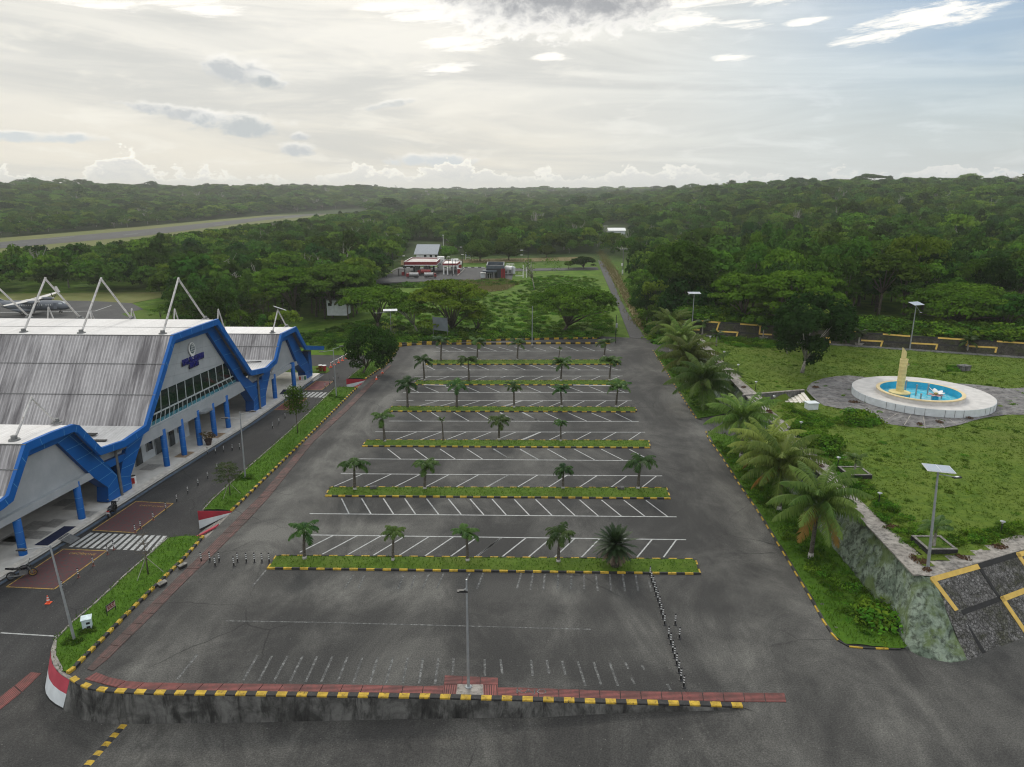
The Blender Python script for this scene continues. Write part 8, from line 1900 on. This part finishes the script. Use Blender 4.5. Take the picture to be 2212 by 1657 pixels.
for k, dx in enumerate((-1.5, -.5, .6, 1.5)):
    m = MB()
    for a, b_ in zip(poles, poles[1:]):
        a, b_ = a + Vector((dx, dx * .2, .1)), b_ + Vector((dx, dx * .2, .1)); m.tube([a.lerp(b_, f / 12) - Vector((0, 0, 4 * 2.2 * (f / 12) * (1 - f / 12))) for f in range(13)], .045, 4, caps=False)
    tag(m.build('power_line', M['wire'] if 'wire' in M else mat_plain('pale_wire', (.30, .30, .22), .6)), ['leftmost sagging wire between the power poles', 'second sagging wire from the left between the power poles', 'third sagging wire from the left between the power poles', 'rightmost sagging wire between the power poles'][k], 'wire', 'power lines beside the road')

# ------------------------------------------------------------------ parked turboprop aircraft
nose = P(131.8, 676.6, RZ + .12); S = 1.15; al = R(5); t = thing('aircraft', 'grey twin propeller transport aircraft parked on the apron behind the terminal roof', 'aircraft', nose, None, al); t.scale = (S, S, S)
ag = mat_plain('aircraft_grey', (.125, .14, .165), .45, .15, .5); ap_ = mat_plain('aircraft_pale_wing', (.46, .45, .44), .5, .1, .5); adk = mat_plain('aircraft_dark', (.06, .07, .08), .5)
def lp_mesh(name, secs, mt, n=20, par=None):
    m = MB(); vs = []
    for x, y, z, ry, rz in secs:
        for j in range(n):
            a = 2 * math.pi * j / n; vs.append((x, y + ry * math.cos(a), z + rz * math.sin(a)))
    k = len(secs); m.add(vs, [(i * n + j, i * n + (j + 1) % n, (i + 1) * n + (j + 1) % n, (i + 1) * n + j) for i in range(k - 1) for j in range(n)] + [tuple(range(n - 1, -1, -1)), tuple((k - 1) * n + j for j in range(n))])
    return m.build(name, mt, par or t, local=True, smooth=True)
fz_ = 2.05                                           # nose wheel at x = 0, nose towards +x
lp_mesh('fuselage', [(2.75, 0, 1.75, .12, .12), (2.6, 0, 1.78, .42, .40), (2.0, 0, 1.85, .85, .78), (1.2, 0, 2.0, 1.15, 1.08), (.2, 0, 2.12, 1.32, 1.28), (-1.5, 0, 2.15, 1.36, 1.34), (-10.9, 0, 2.15, 1.36, 1.34), (-12.9, 0, 2.4, 1.25, 1.12), (-15.4, 0, 2.95, .9, .75), (-17.9, 0, 3.45, .5, .42), (-19.9, 0, 3.75, .18, .18)], ag)
m = MB(); m.ell((2.78, 0, 1.74), (.22, .20, .2), 12, 8); m.build('radome', M['black'], t, local=True, smooth=True)
m = MB()
for sg in (-1, 1): m.prism([(1.15, sg * .99, 2.55), (.35, sg * 1.18, 2.62), (.40, sg * 1.02, 3.02), (.95, sg * .85, 2.92)], (0, sg * .06, 0)); m.prism([(1.75, sg * .08, 2.55), (1.75, sg * .62, 2.50), (1.15, sg * .72, 2.97), (1.10, sg * .06, 3.08)], (.07, 0, .05))
m.build('cockpit_window', mat_plain('bright_cockpit_glass', (.42, .46, .48), .12), t, local=True)
m = MB()
for k in range(16):
    if k not in (3,): m.box((-1.6 - k * .55, -1.36, 2.45), (.22, .06, .24))
m.build('cabin_window', M['white'], t, local=True); m = MB(); m.prism([(-.1, -1.335, 1.35), (-.95, -1.37, 1.35), (-.95, -1.30, 2.95), (-.1, -1.26, 2.95)], (0, -.03, 0)); m.build('door', mat_plain('aircraft_door', (.11, .125, .15), .5), t, local=True)
def slab(name, pts0, pts1, th, mt, par=None):
    m = MB(); vs = []
    for (x0, x1, y, z), h in ((pts0, th[0]), (pts1, th[1])): vs += [(x0, y, z), (x0 * .65 + x1 * .35, y, z + h), (x1, y, z), (x0 * .65 + x1 * .35, y, z - h * .5)]
    m.add(vs, [(0, 1, 5, 4), (1, 2, 6, 5), (2, 3, 7, 6), (3, 0, 4, 7), (0, 3, 2, 1), (4, 5, 6, 7)]); return m.build(name, mt, par or t, local=True)
DX = -2.4
for sg in (-1, 1):
    w = slab('wing', (-5.4, -8.3, sg * .9, 3.62), (-6.1, -7.5, sg * 13.2, 4.0), (.28, .10), ap_); slab('winglet', (-6.15, -7.5, sg * 13.2, 4.0), (-7.1, -7.7, sg * 13.7, 5.5), (.06, .03), ap_, w)
    e = lp_mesh('engine', [(-3.45, sg * 3.5, 3.55, .2, .2), (-3.6, sg * 3.5, 3.5, .45, .45), (-4.6, sg * 3.5, 3.45, .55, .55), (-6.4, sg * 3.5, 3.4, .5, .5), (-7.8, sg * 3.5, 3.5, .2, .2)], ag, 14)
    m = MB(); m.lathe([(.0, 0)], 3) if False else None; m.tube([(-3.5, sg * 3.5, 3.55), (-3.1, sg * 3.5, 3.55), (-2.85, sg * 3.5, 3.55)], [.24, .20, .04], 12); m.build('spinner', ap_, e, local=True)
    m = MB()
    for k in range(4):
        a = k * math.pi / 2 + .35; m.prism([(-3.3, sg * 3.5 + math.cos(a + .25) * .2, 3.55 + math.sin(a + .25) * .2), (-3.3, sg * 3.5 + math.cos(a + .12) * 1.75, 3.55 + math.sin(a + .12) * 1.75), (-3.26, sg * 3.5 + math.cos(a - .02) * 1.75, 3.55 + math.sin(a - .02) * 1.75), (-3.22, sg * 3.5 + math.cos(a - .25) * .2, 3.55 + math.sin(a - .25) * .2)], (.05, 0, 0))
    m.build('propeller', M['black'], e, local=True)
    slab('tailplane', (-17.0, -19.4, sg * .3, 3.75), (-18.0, -19.3, sg * 4.8, 3.8), (.16, .08), ap_)
    lp_mesh('wheel_sponson', [(-5.4, sg * 1.45, 1.15, .1, .1), (-6.2, sg * 1.5, 1.1, .42, .42), (-9.4, sg * 1.5, 1.05, .5, .55), (-11.6, sg * 1.4, 1.3, .12, .15)], ag, 12)
    for x in (-7.8, -8.9): m = MB(); wheel(m, (x, sg * 1.5, .45), (0, 1, 0), .45, .3, 0); m.build('wheel', M['black'], t, local=True)
    m = MB(); wheel(m, (0, sg * .2, .33), (0, 1, 0), .33, .2, 0); m.build('wheel', M['black'], t, local=True)
m = MB(); m.prism([(-13.0, -.10, 3.3), (-15.7, -.14, 4.6), (-17.6, -.14, 8.4), (-19.6, -.08, 8.4), (-19.4, -.1, 3.7)], (0, .24, 0)); m.build('tail_fin', mat_plain('tail_grey', (.10, .12, .15), .5), t, local=True)
lp_mesh('wing_fairing', [(-4.8, 0, 3.35, .2, .1), (-5.6, 0, 3.45, 1.0, .38), (-8.0, 0, 3.45, 1.0, .36), (-9.8, 0, 3.3, .3, .1)], ap_, 14)
m = MB(); m.tube([(0, 0, .35), (.1, 0, 1.3)], .08, 6); m.build('nose_gear_leg', M['galv_dark'], t, local=True)
# ------------------------------------------------------------------ sky, sun, air
SUN_AZ, SUN_EL = R(-8), R(38)
w = bpy.data.worlds.new('World'); sc.world = w; w.use_nodes = True; nt = w.node_tree; nt.nodes.clear()
class WT(NT):
    def __init__(s, t): s.t = t
W = WT(nt); out = nt.nodes.new('ShaderNodeOutputWorld'); bg = nt.nodes.new('ShaderNodeBackground'); nt.links.new(bg.outputs[0], out.inputs[0])
sky = W.n('TexSky'); sky.sky_type = 'NISHITA'; sky.sun_disc = False; sky.sun_elevation = SUN_EL; sky.sun_rotation = SUN_AZ; sky.air_density = 1.0; sky.dust_density = 1.5; sky.altitude = 60
tc = W.n('TexCoord').outputs['Generated']; xyz = W.n('SeparateXYZ'); nt.links.new(tc, xyz.inputs[0])
az = W.math('MULTIPLY', W.math('ARCTAN2', xyz.outputs[0], xyz.outputs[1]), 180 / math.pi)
el = W.math('MULTIPLY', W.math('ARCSINE', xyz.outputs[2]), 180 / math.pi)
def comb(a, b, c=0.0):
    q = W.n('CombineXYZ'); W.set(q.inputs[0], a); W.set(q.inputs[1], b); W.set(q.inputs[2], c); return q.outputs[0]
# slanting coordinates for the streaky high veil
v1 = comb(W.math('MULTIPLY', W.math('ADD', az, W.math('MULTIPLY', el, -1.2)), .035), W.math('MULTIPLY', W.math('ADD', el, W.math('MULTIPLY', az, .05)), .30))
v2 = comb(W.math('MULTIPLY', az, .10), W.math('MULTIPLY', el, .42))
v3 = comb(W.math('MULTIPLY', az, .55), W.math('MULTIPLY', el, .85))
v6 = comb(W.math('MULTIPLY', W.math('ADD', az, W.math('MULTIPLY', el, 1.5)), .22), W.math('MULTIPLY', W.math('SUBTRACT', el, W.math('MULTIPLY', az, .10)), 1.5), 5.0); n6 = W.noise(v6, 1.0, 10, .68, .35)
n1 = W.noise(v1, 1.0, 7, .58, .8); n2 = W.noise(v2, 1.6, 8, .6, .5); n3 = W.noise(v3, 1.0, 8, .62, .25)
def mr(x, a, b, c=0, d=1):
    q = W.n('MapRange', interpolation_type='SMOOTHSTEP'); W.set(q.inputs[0], x); q.inputs[1].default_value = a; q.inputs[2].default_value = b; q.inputs[3].default_value = c; q.inputs[4].default_value = d; return q.outputs[0]
# how much of the blue shows: upper right
blue = W.math('MULTIPLY', mr(W.math('ADD', az, W.math('MULTIPLY', n1, 16)), 17, 44), mr(el, .5, 13, .12, 1))
veil = W.math('SUBTRACT', 1.0, W.math('MULTIPLY', blue, mr(n1, .32, .62, 1.15, .45)), clamp=True)
# keep a floor so the whole dome lights the ground evenly away from the frame
veil = W.math('MAXIMUM', veil, .30)
warm = W.mix(mr(el, 0, 9), (.86, .805, .69), (.82, .805, .745))
warm = W.mix(mr(az, -5, 34), warm, (.68, .745, .765))
glow = W.math('MULTIPLY', mr(W.math('ABSOLUTE', W.math('ADD', az, 8)), 0, 30, 1, 0), mr(el, 2, 20))
veilcol = W.mix(W.math('MULTIPLY', glow, .7), warm, (1.10, 1.06, .97))
veilcol = W.mix(mr(n1, .36, .62), W.mix(.55, veilcol, (.52, .535, .53)), veilcol)
veilcol = W.mix(W.math('MULTIPLY', mr(n2, .50, .68), .5), veilcol, W.mix(mr(az, -5, 30), (.95, .92, .83), (.82, .85, .86)))
skyb = W.n('Mix', data_type='RGBA', blend_type='MULTIPLY'); skyb.inputs[0].default_value = 1; nt.links.new(sky.outputs[0], skyb.inputs[6]); skyb.inputs[7].default_value = (.056, .070, .082, 1)
col = W.mix(veil, skyb.outputs[2], veilcol)
def cloud(c, az0, el0, da, de, colr, soft=.55, amp=1.0, n=None, op=1.0, tilt=0.0):
    a = W.math('SUBTRACT', az, az0); e = W.math('SUBTRACT', W.math('SUBTRACT', el, el0), W.math('MULTIPLY', a, tilt)); a = W.math('DIVIDE', a, da); e = W.math('DIVIDE', e, de)
    r = W.math('ADD', W.math('MULTIPLY', a, a), W.math('MULTIPLY', e, e)); f = W.math('SUBTRACT', 1.0, r)
    f = W.math('ADD', f, W.math('MULTIPLY', W.math('SUBTRACT', n or n3, .5), 5.2 * amp))
    return W.mix(W.math('MULTIPLY', mr(f, 0.0, soft), op), c, colr), f
WH = (1.02, 1.0, .95); GR = (.47, .49, .51); GL = (.50, .53, .55)
# broken bright wisps high up
for a0, e0, da, de, tl in ((-31, 12.2, 6, .55, -.07), (-22, 12.0, 3.6, .45, -.06), (-6.5, 12.5, 5, .8, -.12), (-3.5, 10.7, 3.0, .55, .05), (-5, 8.9, 2.4, .40, .06), (12.5, 11.6, 2.4, .45, .06), (16.5, 11.3, 1.8, .3, .03), (21, 11.2, 1.5, .25, .05), (27.5, 10.6, 4.6, .75, .16), (14, 12.9, 9, .55, .03), (3, 9.6, 1.2, .25, 0), (16, 9.2, 1.4, .2, 0)):
    col, _ = cloud(col, a0, e0, da * 1.15, de * 1.3, (1.10, 1.07, 1.0), 1.1, 1.05, n6, .95, tl)
# heavy grey cloud with a bright ragged edge at the top
col, _ = cloud(col, 3.5, 14.0, 11.5, 3.5, (1.04, 1.02, .97), .5, .55, n3)
col, _ = cloud(col, 4.2, 14.3, 11.5, 3.35, (.39, .40, .42), 1.0, .40, n3)
# grey patches on the left
for a0, e0, da, de, tl, cc in ((-19.5, 8.0, 2.9, .95, -.10, GL), (-18.0, 7.6, 1.5, .55, -.2, (.43, .47, .49)), (-23.5, 5.2, 4.2, .50, -.12, GL), (-19.8, 4.6, 3.4, .85, -.02, (.47, .51, .53)), (-16, 3.0, 1.6, .5, .0, GL), (-15.8, 3.9, .9, .3, 0, GL), (-9, 6.3, 2.6, .28, .18, (.60, .62, .61)), (-33, 3.4, 5, .35, 0, (.60, .65, .67)), (-6, 2.3, 4, .5, 0, (.62, .66, .68))):
    col, _ = cloud(col, a0, e0 + .28 * de, da * 1.05, de * 1.1, WH, .8, .6, n3, .55, tl); col, _ = cloud(col, a0, e0, da, de, cc, 1.0, .6, n3, .85, tl)
# low cumulus bank along the horizon
v4 = comb(W.math('MULTIPLY', az, .55), W.math('MULTIPLY', el, .9), 3.0); n4 = W.noise(v4, 1.6, 9, .6, .1); v5 = comb(W.math('MULTIPLY', az, .13), .0, 7.0); n5 = W.noise(v5, 1.6, 3, .5)
hgt = W.math('ADD', W.math('MULTIPLY', W.math('SUBTRACT', n5, .42), 4.5), W.math('MULTIPLY', W.math('SUBTRACT', n4, .5), 3.4))
for a0, hh, wd in ((-27.5, 1.3, 4.0), (-34, .3, 4), (-9, .75, 8.5), (-3.5, .4, 4), (15, .35, 9), (31, .2, 5)):
    hgt = W.math('ADD', hgt, W.math('MULTIPLY', mr(W.math('ABSOLUTE', W.math('SUBTRACT', az, a0)), 0, wd, 1, 0), hh))
f = W.math('SUBTRACT', W.math('ADD', hgt, .9), el); base_ = mr(el, .55, 1.0)
edge = mr(f, .0, .16); bright = mr(f, .05, .75, 1, 0); tone = W.mix(W.math('MULTIPLY', mr(n4, .36, .62), .5), W.mix(bright, (.68, .68, .665), (1.16, 1.12, 1.0)), (.92, .89, .81))
tone = W.mix(mr(az, 2, 24), tone, W.mix(.65, tone, (.70, .72, .72)))
col = W.mix(W.math('MULTIPLY', W.math('MULTIPLY', edge, base_), 1.0), col, tone)
# pale haze just over the horizon
col = W.mix(mr(el, 2.2, -.3, 0, .65), col, W.mix(mr(az, -10, 30), (.76, .735, .67), (.68, .71, .72)))
back = mr(W.math('ABSOLUTE', az), 48, 90); col = W.mix(W.math('MULTIPLY', back, .85), col, (.80, .81, .82))
high = mr(el, 15, 38, 1.0, 1.65); hv = W.n('Mix', data_type='RGBA', blend_type='MULTIPLY'); hv.inputs[0].default_value = 1; nt.links.new(col, hv.inputs[6]); nt.links.new(comb(high, high, high), hv.inputs[7]); col = hv.outputs[2]
nt.links.new(col, bg.inputs[0]); bg.inputs[1].default_value = 1.05
sd_ = bpy.data.lights.new('sun', 'SUN'); so = bpy.data.objects.new('sun', sd_); COL.objects.link(so); sd_.energy = 1.5; sd_.angle = R(10); sd_.color = (1.0, .95, .86)
dv = Vector((math.sin(SUN_AZ) * math.cos(SUN_EL), math.cos(SUN_AZ) * math.cos(SUN_EL), math.sin(SUN_EL))); so.rotation_euler = dv.to_track_quat('Z', 'Y').to_euler()
# humid air
HAZE = True
if HAZE:
    m = MB(); m.box((0, 3300, 60), (11500, 7200, 150)); hz = m.build('haze', []); tag(hz, 'thin pale humid air over the forest', kind='stuff')
    t = NT('humid_air'); pv = t.n('VolumePrincipled'); pv.inputs['Density'].default_value = .00012; pv.inputs['Color'].default_value = (.93, .95, .93, 1); pv.inputs['Anisotropy'].default_value = .3
    t.t.links.new(pv.outputs[0], t.out.inputs['Volume']); hz.data.materials.append(t.m)
sc.view_settings.view_transform = 'Standard'; sc.view_settings.look = 'None'; sc.view_settings.exposure = 0.0; sc.view_settings.gamma = 1.0
sc.render.engine = 'CYCLES'; cy = sc.cycles
cy.max_bounces = 5; cy.diffuse_bounces = 3; cy.glossy_bounces = 2; cy.transmission_bounces = 3; cy.transparent_max_bounces = 4; cy.volume_bounces = 0; cy.caustics_reflective = False; cy.caustics_refractive = False
cy.use_denoising = True; cy.sample_clamp_indirect = 6
try: cy.denoiser = 'OPENIMAGEDENOISE'; cy.denoising_input_passes = 'RGB_ALBEDO_NORMAL'; cy.denoising_prefilter = 'ACCURATE'
except Exception: pass

try: cy.pixel_filter_type = 'BLACKMAN_HARRIS'; cy.filter_width = 1.15
except Exception: pass
